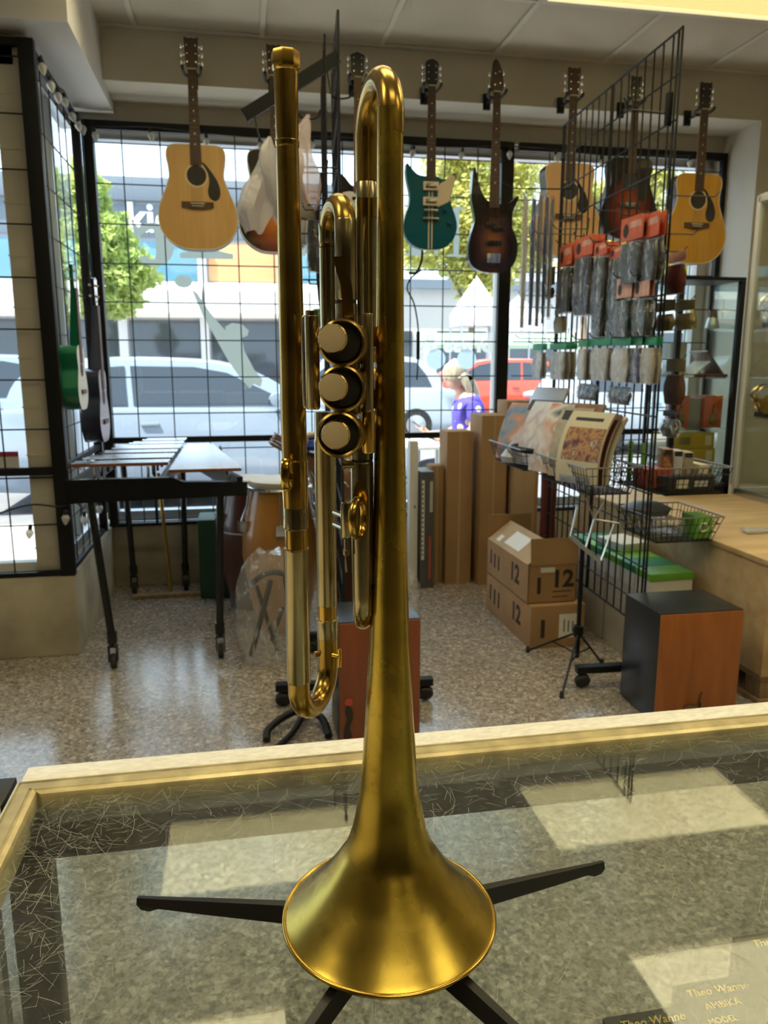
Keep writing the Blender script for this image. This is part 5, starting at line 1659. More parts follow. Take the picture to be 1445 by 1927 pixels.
def bar_obj(x0, x1, y, w_, z):
    """arched bar: brown wood edge under a polished silvery top"""
    z0 = z + (.010 if y > 3.49 else 0)
    h = w_ / 2
    sec = [(-h, z0), (-h, z + .0125), (-h * .62, z + .0165), (0, z + .018), (h * .62, z + .0165), (h, z + .0125), (h, z0)]
    m = MB()
    k = len(sec)
    m.v = [(x0, y + p, q_) for p, q_ in sec] + [(x1, y + p, q_) for p, q_ in sec]
    for i in range(k):
        j = (i + 1) % k
        m.f.append((i, j, k + j, k + i)); m.m.append(1 if 1 <= i <= 4 else 0)
    m.f += [tuple(range(k)), tuple(range(2 * k - 1, k - 1, -1))]; m.m += [0, 0]
    m.build('bar', [M['bar'], M['barsilver']], mr, world=True)
n = 19
for i in range(n):
    u = i / (n - 1)
    bar_obj(-.315, -.005 - .16 * u, 3.45 + 1.06 * u, .033, .852)
i = 0
pat = [1, 1, 0, 1, 1, 1, 0] * 3
for i in range(n):
    if pat[i]:
        u = (i + .5) / (n - 1)
        bar_obj(-.725 + .06 * u + (.13 * u * u), -.318 + .01 * u, 3.45 + 1.06 * u, .036, .882)
# posts for the cords, resonator tubes
q = MB()
for i in range(9):
    for x in (-.62, -.40):
        q.cyl((x + .05 * i / 8, 3.42 + .13 * i, .83), (x + .05 * i / 8, 3.42 + .13 * i, .885), .006, 8)
    for x in (-.27, -.06):
        q.cyl((x - .06 * i / 8, 3.42 + .13 * i, .82), (x - .06 * i / 8, 3.42 + .13 * i, .856), .006, 8)
q.build('cord_posts', M['chrome'], mr, world=True)['kind'] = 'stuff'
for (xt, yt), (xb, yb) in (((-.64, 3.38), (-.587, 3.36)), ((-.10, 3.38), (-.126, 3.40)), ((-.66, 4.50), (-.641, 4.50)), ((-.335, 4.50), (-.35, 4.50))):
    lg = MB().tube([(xt, yt, .76), (xb, yb, .14)], .017, 12)
    lg.tube([(xb, yb, .17), (xb, yb, .12)], .022, 12)
    l_ = lg.build('leg', M['blackgloss'], mr, world=True)
    c = MB()
    c.lathe([(.012, -.012), (.030, -.012), (.033, -.008), (.033, .008), (.030, .012), (.012, .012)], 18, o=(xb, yb + .01, .033), mtx=Matrix.Rotation(PI / 2, 3, 'Y'))
    c.box(xb - .020, yb - .015, .035, xb - .015, yb + .02, .105).box(xb + .015, yb - .015, .035, xb + .020, yb + .02, .105).box(xb - .02, yb - .015, .10, xb + .02, yb + .02, .108)
    c.cyl((xb, yb, .10), (xb, yb, .14), .009, 10)
    c.build('castor', M['rubber'], mr, world=True)
q = MB().rbox(-.655, 4.49, .40, -.335, 4.51, .42, .003).rbox(-.50, 4.49, .42, -.485, 4.51, .76, .003)
q.build('crossbar', M['black'], mr, world=True)
MB().cyl((-.43, 4.1, .76), (-.40, 4.1, .12), .010, 10).build('pedal_rod', M['brass'], mr, world=True)
MB().rbox(-.60, 4.42, .0, -.12, 4.44, .0, .0) if False else None

single('storage_case', MB().rbox(-.10, -.12, 0, .10, .12, .46, .015), mat('dark_green_case', (0.012, 0.06, 0.035), 0.5), 'dark green upright case against the low wall behind the mallet instrument', 'case', (-.16, 4.44, 0))

# ============================================================ DRUMS
M['skinhead'] = mat('drum_head', (0.62, 0.58, 0.53), 0.5, var=0.1, scale=4)
M['congawood'] = woodmat('conga_ash', (0.50, 0.24, 0.055), (0.40, 0.17, 0.035), 0.3, 3, (5, 5, .6), coat=0.4)
M['congadark'] = woodmat('conga_dark_red', (0.085, 0.022, 0.018), (0.05, 0.014, 0.012), 0.3, 3, (5, 5, .6), coat=0.4)
def conga(name, label, x, y, h, rt, rbelly, rb, wood, bands):
    t = thing(name, label, 'conga drum', (x, y, 0))
    MB().lathe([(rb, .0), (rb + .008, .05), (rb + .035, h * .25), (rbelly, h * .52), (rbelly * .97, h * .68), (rt * .98, h * .93), (rt * .96, h * .97)], 36).build('shell', wood, t)
    MB().lathe([(rt * .97, h * .95), (rt * 1.02, h * .965), (rt * 1.01, h), (rt * .9, h + .004), (.001, h + .004)], 36).build('head', M['skinhead'], t)
    MB().ring((0, 0, h * .955), (0, 0, 1), rt * 1.04, .008, 36, 8).build('rim', M['chrome'], t)
    for z, r in bands:
        MB().lathe([(r, z - .012), (r + .004, z - .010), (r + .004, z + .010), (r, z + .012)], 36).build('band', M['alu'], t)
    MB().lathe([(rb - .005, 0), (rb + .006, 0), (rb + .007, .02), (rb - .001, .022)], 36).build('foot_ring', M['chrome'], t)
    for k in range(5):
        a = 2 * PI * k / 5 + .9
        c, s_ = math.cos(a), math.sin(a)
        lug = MB().tube([(c * rt * 1.06, s_ * rt * 1.06, h * .955), (c * (rt * 1.06 + .010), s_ * (rt * 1.06 + .010), h * .85), (c * rbelly * 1.04, s_ * rbelly * 1.04, h * .74)], .006, 8)
        lug.obox((c * rbelly * .99, s_ * rbelly * .99, h * .72), (.045, .045, .05), Matrix.Rotation(a, 3, 'Z'))
        lug.build('lug', M['chrome'], t)
conga('conga_drum', 'honey wood conga drum with chrome lugs in front of the window', .175, 3.74, .765, .145, .190, .125, M['congawood'], [])
conga('conga_drum', 'dark red conga drum with two metal bands beside the honey wood conga', .035, 4.12, .72, .13, .168, .115, M['congadark'], [(.44, .161), (.27, .143)])
dj = thing('djembe', 'rope tuned djembe standing behind the trumpet valves', 'drum', (.50, 3.60, 0))
MB().lathe([(.12, 0), (.115, .03), (.085, .18), (.075, .30), (.085, .36), (.135, .50), (.160, .60), (.165, .645)], 32).build('shell', M['mahog'], dj)
MB().lathe([(.168, .60), (.170, .655), (.165, .672), (.001, .674)], 32).build('head', M['skinhead'], dj)
MB().ring((0, 0, .645), (0, 0, 1), .171, .007, 32, 6).build('rim', M['rubber'], dj)
q = MB()
for k in range(18):
    a0, a1 = 2 * PI * k / 18, 2 * PI * (k + .5) / 18
    q.tube([(.173 * math.cos(a0), .173 * math.sin(a0), .645), (.135 * math.cos(a1), .135 * math.sin(a1), .47), (.092 * math.cos(a1), .092 * math.sin(a1), .345)], .004, 5)
    q.tube([(.173 * math.cos(a0), .173 * math.sin(a0), .645), (.135 * math.cos(2 * PI * (k - .5) / 18), .135 * math.sin(2 * PI * (k - .5) / 18), .47)], .004, 5)
q.build('rope', M['ivory'], dj)
sh = thing('seed_shaker', 'large netted gourd shaker with a slatted handle lying on the djembe', 'shaker', (.47, 3.58, .675))
GM = Matrix.Translation((-.03, -.02, .125)) @ Matrix.Rotation(R(-58), 4, 'Y') @ Matrix.Rotation(R(8), 4, 'X')
MB().lathe([(.001, -.13), (.07, -.115), (.125, -.05), (.13, .0), (.11, .06), (.06, .12), (.035, .17), (.03, .22), (.001, .225)], 24).xf(GM).build('gourd', M['neck'], sh)
q = MB()
rnd = random.Random(5)
for k in range(90):
    a = rnd.uniform(0, 2 * PI); z = rnd.uniform(-.08, .08)
    r_ = .132 * math.sqrt(max(.05, 1 - (z / .15) ** 2))
    q.lathe([(.001, -.010), (.010, 0), (.001, .010)], 6, o=(r_ * math.cos(a), r_ * math.sin(a), z))
for k in range(10):
    a = 2 * PI * k / 10
    q.tube([(.10 * math.cos(a), .10 * math.sin(a), -.09), (.137 * math.cos(a + .3), .137 * math.sin(a + .3), 0), (.10 * math.cos(a), .10 * math.sin(a), .075), (.045 * math.cos(a), .045 * math.sin(a), .14)], .0035, 5)
q.xf(GM).build('seed_net', M['ivory'], sh)['kind'] = 'stuff'
for k in range(4):
    MB().rbox(-.030 + .016 * k, -.03, .225, -.019 + .016 * k, .03, .36, .003).xf(GM).build('handle_slat', M['neck'], sh)
MB().tube([tuple(GM @ Vector(p)) for p in smooth_open([(.03, -.04, .20), (.09, -.05, .24), (.135, -.04, .16), (.16, .0, .05)], 5)], .013, 8).build('strap', M['creamplastic'], sh)
M['bluecloth'] = mat('blue_cloth', (0.02, 0.05, 0.38), 0.8, bump=0.3, scale=20)
q = MB().lathe([(.001, -.03), (.05, -.028), (.065, -.005), (.05, .02), (.02, .03), (.001, .032)], 14).xf(Matrix.Diagonal((1.7, .8, .8, 1)))
single('folded_cloth', q, M['bluecloth'], 'royal blue cloth bundle on the gourd shaker behind the trumpet', 'cloth', (.36, 3.50, .955))

# bags with black stands inside
def bagged(label, x, y, w_, d_, h, seed, lean=0.0):
    t = thing('bagged_stand', label, 'bag', (x, y, 0))
    rnd = random.Random(seed)
    q = MB()
    n_, k_ = 14, 20
    for i in range(n_ + 1):
        u = i / n_
        s_ = (0.75 + .45 * math.sin(PI * min(1, u * 1.05)) ) * (1 if u < .9 else 1 - (u - .9) * 5)
        for j in range(k_):
            a = 2 * PI * j / k_
            f_ = 1 + .28 * noise.noise(Vector((math.cos(a) * 1.6, math.sin(a) * 1.6, u * 4 + seed)))
            q.v.append((lean * u + w_ / 2 * s_ * f_ * math.cos(a), d_ / 2 * s_ * f_ * math.sin(a), .004 + h * u + .02 * math.sin(a * 3) * u))
    for i in range(n_):
        for j in range(k_):
            q.f.append((i * k_ + j, i * k_ + (j + 1) % k_, (i + 1) * k_ + (j + 1) % k_, (i + 1) * k_ + j)); q.m.append(0)
    q.f += [tuple(range(k_))[::-1], tuple(n_ * k_ + j for j in range(k_))]; q.m += [0, 0]
    q.build('clear_bag', M['bagfilm2'], t)
    q = MB()
    q.tube([(-w_ * .25, 0, .03), (w_ * .05 + lean * .6, 0, h * .75)], .012, 8)
    q.tube(smooth_open([(-w_ * .30 + lean * .8, 0, h * .72), (-.02 + lean * .8, -.02, h * .82), (w_ * .22 + lean * .9, 0, h * .80), (w_ * .30 + lean * .9, 0, h * .62)], 5), .013, 8)
    q.tube([(w_ * .2, .01, .04), (-w_ * .2 + lean * .6, .02, h * .7)], .010, 8)
    q.tube([(w_ * .1, -.02, .10), (w_ * .25 + lean * .5, -.01, h * .5)], .009, 8)
    q.build('folded_stand', M['black'], t)
M['bagfilm2'] = filmmat('clear_poly_bag', 0.12, 1.0, 12, 0.12)
bagged('clear poly bag of folded black hardware in front of the honey wood conga', .075, 3.33, .26, .16, .50, 3, .03)
bagged('clear poly bag of folded hardware standing behind the red brown cajon', .62, 3.20, .24, .12, .46, 8)

# curved black tubular floor stand
fs = thing('instrument_stand', 'black tubular floor stand with curved feet, empty, below the tuning slide', 'stand', (.17, 2.66, 0))
MB().tube(smooth_open([(-.12, -.11, .014), (-.11, -.06, .03), (-.04, 0, .05), (.03, .02, .055), (.085, -.03, .04), (.10, -.12, .014)], 6), .014, 10).build('curved_foot', M['black'], fs)
MB().tube(smooth_open([(-.10, -.19, .014), (-.03, -.10, .025), (.02, .0, .05), (.03, .09, .03), (.035, .13, .014)], 6), .012, 10).build('straight_foot', M['black'], fs)
MB().tube([(.02, .0, .05), (.025, .02, .46)], .013, 10).build('upright', M['black'], fs)

# cajons
def emblem(t, x, z, s, y):
    q = MB()
    q.prism(smooth_closed([(x - .010 * s, z), (x + .012 * s, z + .01 * s), (x + .006 * s, z + .04 * s), (x + .016 * s, z + .07 * s), (x + .014 * s, z + .10 * s), (x - .002 * s, z + .112 * s), (x - .008 * s, z + .09 * s), (x - .002 * s, z + .065 * s), (x - .012 * s, z + .035 * s)], 3), y - .0012, y)
    q.build('emblem', M['ink'], t)
    q = MB().prism([(x + .004 * s + .012 * s * math.cos(2 * PI * k / 18), z + .122 * s + .012 * s * math.sin(2 * PI * k / 18)) for k in range(18)], y - .0012, y)
    q.prism([(x - .024 * s, z - .012 * s), (x + .024 * s, z - .008 * s), (x + .022 * s, z + .006 * s), (x - .020 * s, z + .004 * s)], y - .0010, y)
    q.build('emblem_red', M['emred'], t)
M['emred'] = mat('emblem_red', (0.50, 0.07, 0.05), 0.5)
def cajon(name, label, x0, x1, y0, y1, h, front, body):
    t = thing(name, label, 'cajon', ((x0 + x1) / 2, (y0 + y1) / 2, 0))
    MB().rbox(x0, y0 + .006, .008, x1, y1, h, .003).build('box', body, t, world=True)
    MB().rbox(x0 + .001, y0, .010, x1 - .001, y0 + .006, h - .004, .0015).build('front_panel', front, t, world=True)
    for a in (x0 + .03, x1 - .03):
        for b in (y0 + .03, y1 - .03):
            MB().cyl((a, b, 0), (a, b, .010), .014, 12).build('rubber_foot', M['rubber'], t, world=True)
    return t
c2 = cajon('cajon', 'red brown cajon with a dark top directly behind the trumpet', .300, .585, 2.46, 2.69, .462, M['cajonred'], M['skyblack'])
emblem(c2, -.115, .035, 1.15, -.117)
c1 = cajon('cajon', 'orange brown cajon with black sides on the floor at right', 1.470, 1.805, 2.43, 2.695, .43, M['cajon'], M['skyblack'])
q = MB().tube(smooth_open([(-.045, -.136, .03), (-.05, -.137, .06), (-.035, -.137, .075), (.005, -.137, .07), (.012, -.137, .10), (.018, -.137, .12)], 4), .0025, 6)
q.tube([(-.02, -.136, .02), (.012, -.136, .03), (.016, -.136, .075)], .004, 6)
q.build('emblem', M['ink'], c1)
MB().prism(smooth_closed([(-.048, .022), (-.038, .018), (-.034, .045), (-.042, .062), (-.05, .045)], 3), -.1340, -.1325).build('emblem_red', M['emred'], c1)
# ============================================================ GRIDWALL RACKS
RP0, RP1 = Vector((1.58, 2.74, 0)), Vector((1.644, 3.93, 0))
RD = (RP1 - RP0).normalized()
RA = math.atan2(RD.y, RD.x)
RN = Vector((-RD.y, RD.x, 0))
def rk(s, z, off): return RP0 + RD * s + RN * off + Vector((0, 0, z))

def gridrack(label, p, ang, length, z0, z1, npan, arms):
    t = thing('display_rack', label, 'rack', p, ang)
    pl = length / npan
    for k in range(npan):
        fr = MB()
        a, b = k * pl + .006, (k + 1) * pl - .006
        for x in ((a,) if k else (a, a + .026)) + ((b - .026, b) if k == npan - 1 else (b - .006,)):
            fr.tube([(x, 0, z0), (x, 0, z1)], .0048, 8)
        for z in (z0, z1):
            fr.tube([(a, 0, z), (b, 0, z)], .0050, 8)
        fr.build('panel_frame', M['wire'], t)
        q = MB()
        n = 8
        for i in range(1, n):
            q.tube([(a + (b - a) * i / n, -.004, z0), (a + (b - a) * i / n, -.004, z1)], .0036, 6)
        q.build('upright_wires', M['wire'], t)['kind'] = 'stuff'
        q = MB()
        m = int((z1 - z0) / .152)
        for i in range(1, m + 1):
            z = z1 - i * .152
            q.tube([(a, .003, z), (b, .003, z)], .0036, 6)
        q.build('cross_wires', M['wire'], t)['kind'] = 'stuff'
    for x, yl, yr in arms:
        MB().rbox(x - .020, yr, .068, x + .020, yl, .098, .004).build('base_bar', M['black'], t)
        MB().cyl((x, 0, .09), (x, 0, z0 + .12), .013, 12).build('base_post', M['black'], t)
        for yy in (yl - .03, yr + .03):
            c = MB().lathe([(.012, -.014), (.028, -.014), (.032, -.009), (.032, .009), (.028, .014), (.012, .014)], 18, o=(x, yy, .033), mtx=Matrix.Rotation(R(65), 3, 'Y'))
            c.cyl((x, yy, .045), (x, yy, .07), .011, 10)
            c.build('castor', M['rubber'], t)
    return t
r1 = gridrack('tall black wire display rack hung with strap packs and book baskets', RP0, RA, 1.19, .26, 2.486, 2, [(.04, .26, -.10), (1.185, .26, -.10)])
r2 = gridrack('tall black wire display rack seen edge on behind the trumpet', (0.364, 2.80, 0), R(85.2), .60, .26, 2.47, 1, [(.02, .27, -.35), (.58, .15, -.22)])

q = MB()
for i in range(9):
    q.tube([(.01 + .58 * i / 8, -.0 + .045, .26), (.01 + .58 * i / 8, .045, 2.40)], .0040, 6)
for i in range(14):
    q.tube([(.01, .041, .30 + .155 * i), (.59, .041, .30 + .155 * i)], .0036, 6)
q.build('rear_panel', M['wire'], r2)['kind'] = 'stuff'
# ---- peg hooks with packs
M['orange'] = mat('orange_header_card', (0.62, 0.12, 0.045), 0.5, var=.15, scale=30)
M['palecard'] = mat('pale_pink_header', (0.62, 0.34, 0.26), 0.5, var=.2, scale=30)
M['greencard'] = mat('green_header_card', (0.015, 0.25, 0.10), 0.5)
M['strapblack'] = mat('black_webbing', (0.010, 0.011, 0.014), 0.7, var=.3, scale=20, bump=.5, spec=.25)
M['strapnavy'] = mat('navy_webbing', (0.010, 0.013, 0.032), 0.7, var=.3, scale=20, bump=.5, spec=.25)
M['strapgreen'] = mat('dark_green_webbing', (0.018, 0.028, 0.026), 0.7, var=.4, scale=14, bump=.5, spec=.25)
M['clothgrey'] = mat('pale_polishing_cloth', (0.50, 0.49, 0.46), 0.8, var=.08, scale=25, bump=.2)
M['clothtan'] = mat('tan_polishing_cloth', (0.40, 0.36, 0.28), 0.8, var=.08, scale=25, bump=.2)
M['clothnavy'] = mat('navy_cloth', (0.03, 0.03, 0.10), 0.8)
M['olivecard'] = mat('olive_pack', (0.20, 0.17, 0.08), 0.5, var=.15, scale=20)
M['maroon'] = mat('maroon_pack', (0.11, 0.02, 0.018), 0.4, var=.2, scale=20)
M['film2'] = filmmat('crinkled_pouch', 0.03, 1.0, 22, 0.05, 1.75)
def pouch(name, label, cat, w, h, card, goods, head=.30, th=.022, spot=True, film=True, group=None, seed=0):
    t = thing(name, label, cat, (0, 0, 0), RA, group)
    rnd = random.Random(seed)
    hc = h * head
    if card:
        MB().rbox(-w / 2, -.001, -hc, w / 2, .0012, 0, .0004).build('header_card', card, t)
        if spot:
            MB().prism([(w * .26 + w * .12 * math.cos(2 * PI * k / 16), -hc * .55 + hc * .3 * math.sin(2 * PI * k / 16)) for k in range(16)], .0012, .0019).build('printed_spot', M['ink'], t)
            MB().box(-w * .42, .0012, -hc * .50, w * .08, .0019, -hc * .22).build('printed_panel', M['palecard'], t)
    g = MB()
    n, k_ = 8, 14
    zt, zb = -hc - .012, -h + .012
    for i in range(n + 1):
        u = i / n
        e_ = math.sin(PI * min(max(u, .08), .92)) ** .35
        for j in range(k_):
            a = 2 * PI * j / k_
            f_ = 1 + .13 * noise.noise(Vector((math.cos(a) * 2, u * 5, seed * 3.3 + math.sin(a))))
            cx_, sx_ = math.cos(a), math.sin(a)
            g.v.append((w * .42 * (e_ ** .3) * f_ * math.copysign(abs(cx_) ** .55, cx_), th * .5 * e_ * f_ * math.copysign(abs(sx_) ** .7, sx_), zt + (zb - zt) * u))
    for i in range(n):
        for j in range(k_):
            g.f.append((i * k_ + j, i * k_ + (j + 1) % k_, (i + 1) * k_ + (j + 1) % k_, (i + 1) * k_ + j)); g.m.append(0)
    g.f += [tuple(range(k_)), tuple(n * k_ + j for j in range(k_))]; g.m += [0, 0]
    gv = list(g.v); gf = list(g.f)
    g.build('contents', goods, t)
    if film:
        f = MB()
        f.v = [(x * 1.12, y * 1.35 + .0008 * (1 if y > 0 else -1), -h / 2 - hc / 2 + (z + h / 2 + hc / 2) * 1.05) for x, y, z in gv]
        f.f = gf; f.m = [0] * len(gf)
        f.build('film_pouch', M['film2'], t)
    return t
def peg(s, z, ln, sgn=1):
    """wire peg hook on the rack: part of the rack"""
    y = lambda v: sgn * v
    q = MB().tube([(s, y(.004), z + .05), (s, y(.006), z), (s, y(ln * .9), z), (s, y(ln), z + .018)], .0026, 6)
    q.build('peg_hook', M['wire'], r1)
def stack(name, label, cat, s, z1, off, n, w, h, card, goods, gap=.026, **kw):
    for k in range(n):
        t = pouch(name, label, cat, w, h, card, goods, group=kw.get('group') if n > 1 else None, seed=int(s * 97 + z1 * 31) + k, **{a: b for a, b in kw.items() if a != 'group'}) if k == 0 else copy_tree(t0)
        if k == 0: t0 = t
        t.location = rk(s + (k * .003), z1, off - k * gap)
        t.rotation_euler = (0, 0, RA + random.uniform(-.10, .10))
    peg(s, z1 + .002, off + .05)
SP = [
 ('dark strap pouch under an orange card, just right of the cherry guitar', .105, 1.868, .100, 3, .165, .255, M['orange'], M['strapgreen'], .34, 'orange carded pouches, upper right peg'),
 ('dark strap pouch under an orange card at the rack end post', -.02 + .03, 1.862, .075, 2, .150, .250, M['orange'], M['strapblack'], .34, 'orange carded pouches by the end post'),
 ('long dark strap pouch under an orange card, third column from the left', .395, 1.815, .100, 3, .120, .395, M['orange'], M['strapgreen'], .13, 'long strap pouches, third column'),
 ('long black strap pouch under an orange card, fourth column from the left', .285, 1.785, .080, 2, .125, .380, M['orange'], M['strapblack'], .12, 'long strap pouches, fourth column'),
 ('wide navy strap bundle under an orange card, second column from the left', .600, 1.868, .095, 3, .190, .345, M['orange'], M['strapnavy'], .24, 'strap pouches, second column'),
 ('small black strap pouch, leftmost of the orange carded packs', .835, 1.868, .090, 3, .190, .320, M['orange'], M['strapblack'], .30, 'strap pouches, leftmost column'),
 ('strap pouch under a faded pink card, left one of the pair', .155, 1.648, .095, 3, .120, .235, M['palecard'], M['strapgreen'], .32, 'faded pink carded pouches, left peg'),
 ('strap pouch under a faded pink card, right one of the pair', .035, 1.642, .080, 2, .130, .230, M['palecard'], M['strapgreen'], .32, 'faded pink carded pouches, right peg'),
]
for lab, s, z1, off, n, w_, h, card, goods, head, grp in SP:
    stack('strap_pack', lab, 'pack', s, z1, off, n, w_, h, card, goods, head=head, th=.024, group=grp)
CP = [
 ('pale cloth in a bag with a green header, leftmost of the cloth packs', 1.13, 1.415, .110, 2, .185, M['clothgrey'], 'cloth packs, leftmost peg'),
 ('tan cloth in a bag with a green header, second from the left', .885, 1.415, .090, 3, .210, M['clothtan'], 'cloth packs, second peg'),
 ('grey cloth in a bag with a green header, third from the left', .530, 1.422, .105, 2, .125, M['clothgrey'], 'cloth packs, third peg'),
 ('wide tan cloth in a green topped bag below the long strap pouches', .360, 1.424, .095, 3, .200, M['clothtan'], 'cloth packs, middle peg'),
 ('pale grey cloth in a green topped bag, third from the end post', .165, 1.420, .090, 3, .145, M['clothgrey'], 'cloth packs, right of middle'),
 ('navy cloth in a bag with a green header, second from the end post', .070, 1.420, .070, 2, .105, M['clothnavy'], 'navy cloth packs'),
 ('tan cloth in a bag with a green header, beside the end post', -.01, 1.418, .060, 2, .110, M['clothtan'], 'cloth packs by the end post'),
]
for lab, s, z1, off, n, w_, goods, grp in CP:
    stack('cloth_pack', lab, 'pack', s, z1, off, n, w_, .185, M['greencard'], goods, head=.16, th=.020, spot=False, group=grp)
stack('yellow_pack', 'yellow and black carded pack on the rack beside the leftmost strap pouch', 'pack', 1.15, 1.80, .05, 1, .17, .165, mat('yellow_card', (.60, .38, .03), .5), M['ink'], head=.55, th=.016, film=False, spot=False)
stack('small_carton_pack', 'small grey brown carton pack hanging below the leftmost strap pouch', 'pack', .98, 1.585, .05, 1, .17, .13, M['olivecard'], M['clothtan'], head=.2, th=.04, film=False, spot=False)
stack('brush_pack', 'dark cable pack in crinkled film under the green topped cloths, left', 'pack', .56, 1.245, .06, 1, .26, .10, None, M['strapblack'], head=.05, spot=False)
stack('brush_pack', 'dark cable pack in crinkled film under the green topped cloths, right', 'pack', .22, 1.245, .06, 1, .26, .10, None, M['strapblack'], head=.05, spot=False)
# other side of the rack
def rstack(name, label, s, z1, off, w_, h, card, goods, **kw):
    t = pouch(name, label, 'pack', w_, h, card, goods, seed=int(s * 77 + z1 * 13), **kw)
    t.location = rk(s, z1, off); t.rotation_euler = (0, 0, RA)
    peg(s, z1 + .002, -off + .04, -1)
rstack('reed_pack', 'maroon pack with a pale top hanging right of the end post', .130, 1.745, -.10, .150, .17, M['palecard'], M['maroon'], head=.22, th=.05, spot=False, film=False)
rstack('reed_pack', 'olive pack hanging right of the end post above the little mutes, left one', .150, 1.560, -.08, .150, .125, M['olivecard'], M['olivecard'], head=.3, th=.04, spot=False, film=False)
rstack('reed_pack', 'olive green pack hanging right of the end post, right one', .095, 1.560, -.13, .150, .122, M['olivecard'], M['olivecard'], head=.3, th=.03, spot=False, film=False)
rstack('holder_pack', 'dark brown ribbed pack hanging low right of the end post', .075, 1.335, -.10, .150, .185, M['olivecard'], M['rosewood'], head=.25, th=.05, spot=False, film=False)
rstack('holder_pack', 'small black pouch hanging under the dark brown ribbed pack', .010, 1.140, -.06, .125, .11, M['pick'], M['pick'], head=.2, th=.04, spot=False)
# long sleeves
M['sleeveblue'] = mat('blue_sleeve', (0.05, 0.075, 0.20), 0.6)
M['sleevegrey'] = mat('grey_sleeve', (0.20, 0.20, 0.22), 0.5)
for lab, s, off, w_, z0, z1, m_ in (
    ('clear long sleeve with a pale strap, leftmost of the hanging long sleeves', .86, .285, .090, 1.476, 2.10, M['clothgrey']),
    ('blue long strap sleeve, second of the hanging long sleeves', .95, .215, .090, 1.492, 2.11, M['sleeveblue']),
    ('grey long strap sleeve in the middle of the hanging long sleeves', 1.00, .165, .090, 1.489, 2.14, M['sleevegrey']),
    ('dark blue long strap sleeve, fourth of the hanging long sleeves', 1.04, .120, .085, 1.505, 2.14, M['sleeveblue']),
    ('purple grey long strap sleeve closest to the rack wires', 1.09, .075, .085, 1.54, 2.14, M['sleevegrey'])):
    t = pouch('strap_sleeve', lab, 'sleeve', w_, z1 - z0, None, m_, head=.02, th=.018, seed=int(s * 100))
    t.location = rk(s, z1, off); t.rotation_euler = (0, 0, RA + R(-25))
q = MB().tube([(1.0, 0, 2.15), (1.0, .30, 2.145), (1.0, .36, 2.17)], .003, 6).tube([(1.0, 0, 2.19), (1.0, .02, 2.15)], .003, 6)
q.build('long_hook', M['wire'], r1)
# empty hooks
q = MB().rbox(.040, .002, 2.17, .062, .022, 2.285, .002).tube([(.05, .015, 2.215), (.05, .16, 2.222), (.05, .185, 2.26)], .003, 6)
q.build('face_out_hook', M['black'], r1)
for s, z, ln, sg in ((.03, 1.93, .20, -1), (.06, 1.80, .14, -1), (.93, 1.93, .22, 1), (.78, 1.93, .18, 1), (.34, 1.93, .16, 1), (1.08, 1.655, .24, 1), (.98, 1.44, .28, 1)):
    peg(s, z, ln, sg)

# ---- rack 2: sloping waterfall arm, bags
A2 = R(85.2)
D2 = Vector((math.cos(A2), math.sin(A2), 0)); N2 = Vector((-D2.y, D2.x, 0))
a0, a1 = Vector((.02, .0, 2.335)), Vector((.02, .315, 2.145))
q = MB()
dr = (a1 - a0).normalized()
mt = Matrix((Vector((1, 0, 0)), dr, Vector((1, 0, 0)).cross(dr))).transposed()
q.obox((a0 + a1) / 2, (.014, (a1 - a0).length, .042), mt)
q.obox(a1 + dr * .003, (.018, .006, .046), mt, 0)
q.build('waterfall_arm', M['black'], r2)
HK = []
for u in (.12, .47, .90):
    p = a0 + (a1 - a0) * u + Vector((0, 0, -.02))
    q = MB().tube(smooth_open([tuple(p), (p.x - .005, p.y - .012, p.z - .07), (p.x + .002, p.y - .03, p.z - .085), (p.x + .004, p.y - .075, p.z - .08), (p.x + .004, p.y - .085, p.z - .055)], 3), .0032, 7)
    q.build('waterfall_hook', M['wire'], r2)
    HK.append(p)
def drape_bag(label, pos, h, w_, seed, film):
    """limp bag hanging from one gathered corner"""
    t = thing('hanging_bag', label, 'bag', pos, R(20))
    q = MB()
    n, k_ = 16, 18
    for i in range(n + 1):
        u = i / n
        ww = w_ * (.08 + .92 * min(1, u * 1.7) ** .8) * (1 if u < .8 else 1 - (u - .8) * 2.2)
        for j in range(k_):
            a = 2 * PI * j / k_
            f_ = 1 + .35 * noise.noise(Vector((math.cos(a) * 1.7, math.sin(a) * 1.7 + seed, u * 3)))
            q.v.append((ww / 2 * f_ * math.cos(a) + .03 * math.sin(u * 4 + seed), ww * .22 * f_ * math.sin(a) + .012 * math.sin(a * 4) * u, -h * u + .035 * u * noise.noise(Vector((a, seed, 1)))))
    for i in range(n):
        for j in range(k_):
            q.f.append((i * k_ + j, i * k_ + (j + 1) % k_, (i + 1) * k_ + (j + 1) % k_, (i + 1) * k_ + j)); q.m.append(0)
    q.f.append(tuple(range(k_))[::-1]); q.m.append(0)
    q.build('bag_film', film, t)
    return t
M['milky'] = plastic('milky_bag', 0.62, (0.66, 0.64, 0.68), 0.25, 0.8, 10)
M['milkypink'] = plastic('milky_pink_bag', 0.62, (0.70, 0.56, 0.58), 0.25, 0.8, 10)
def r2w(s, off, z): return Vector((.364, 2.80, 0)) + D2 * s + N2 * off + Vector((0, 0, z))
drape_bag('milky plastic bag hanging from the lowest hook of the sloping arm', r2w(.02, .275, 2.07), .30, .115, 1, M['milky'])
drape_bag('milky plastic bag behind the mouthpipe on the sloping arm', r2w(.03, .215, 2.08), .27, .13, 4, M['milky'])
drape_bag('pale pink topped plastic bag hanging from the middle hook of the sloping arm', r2w(.02, .115, 2.155), .29, .12, 9, M['milkypink'])
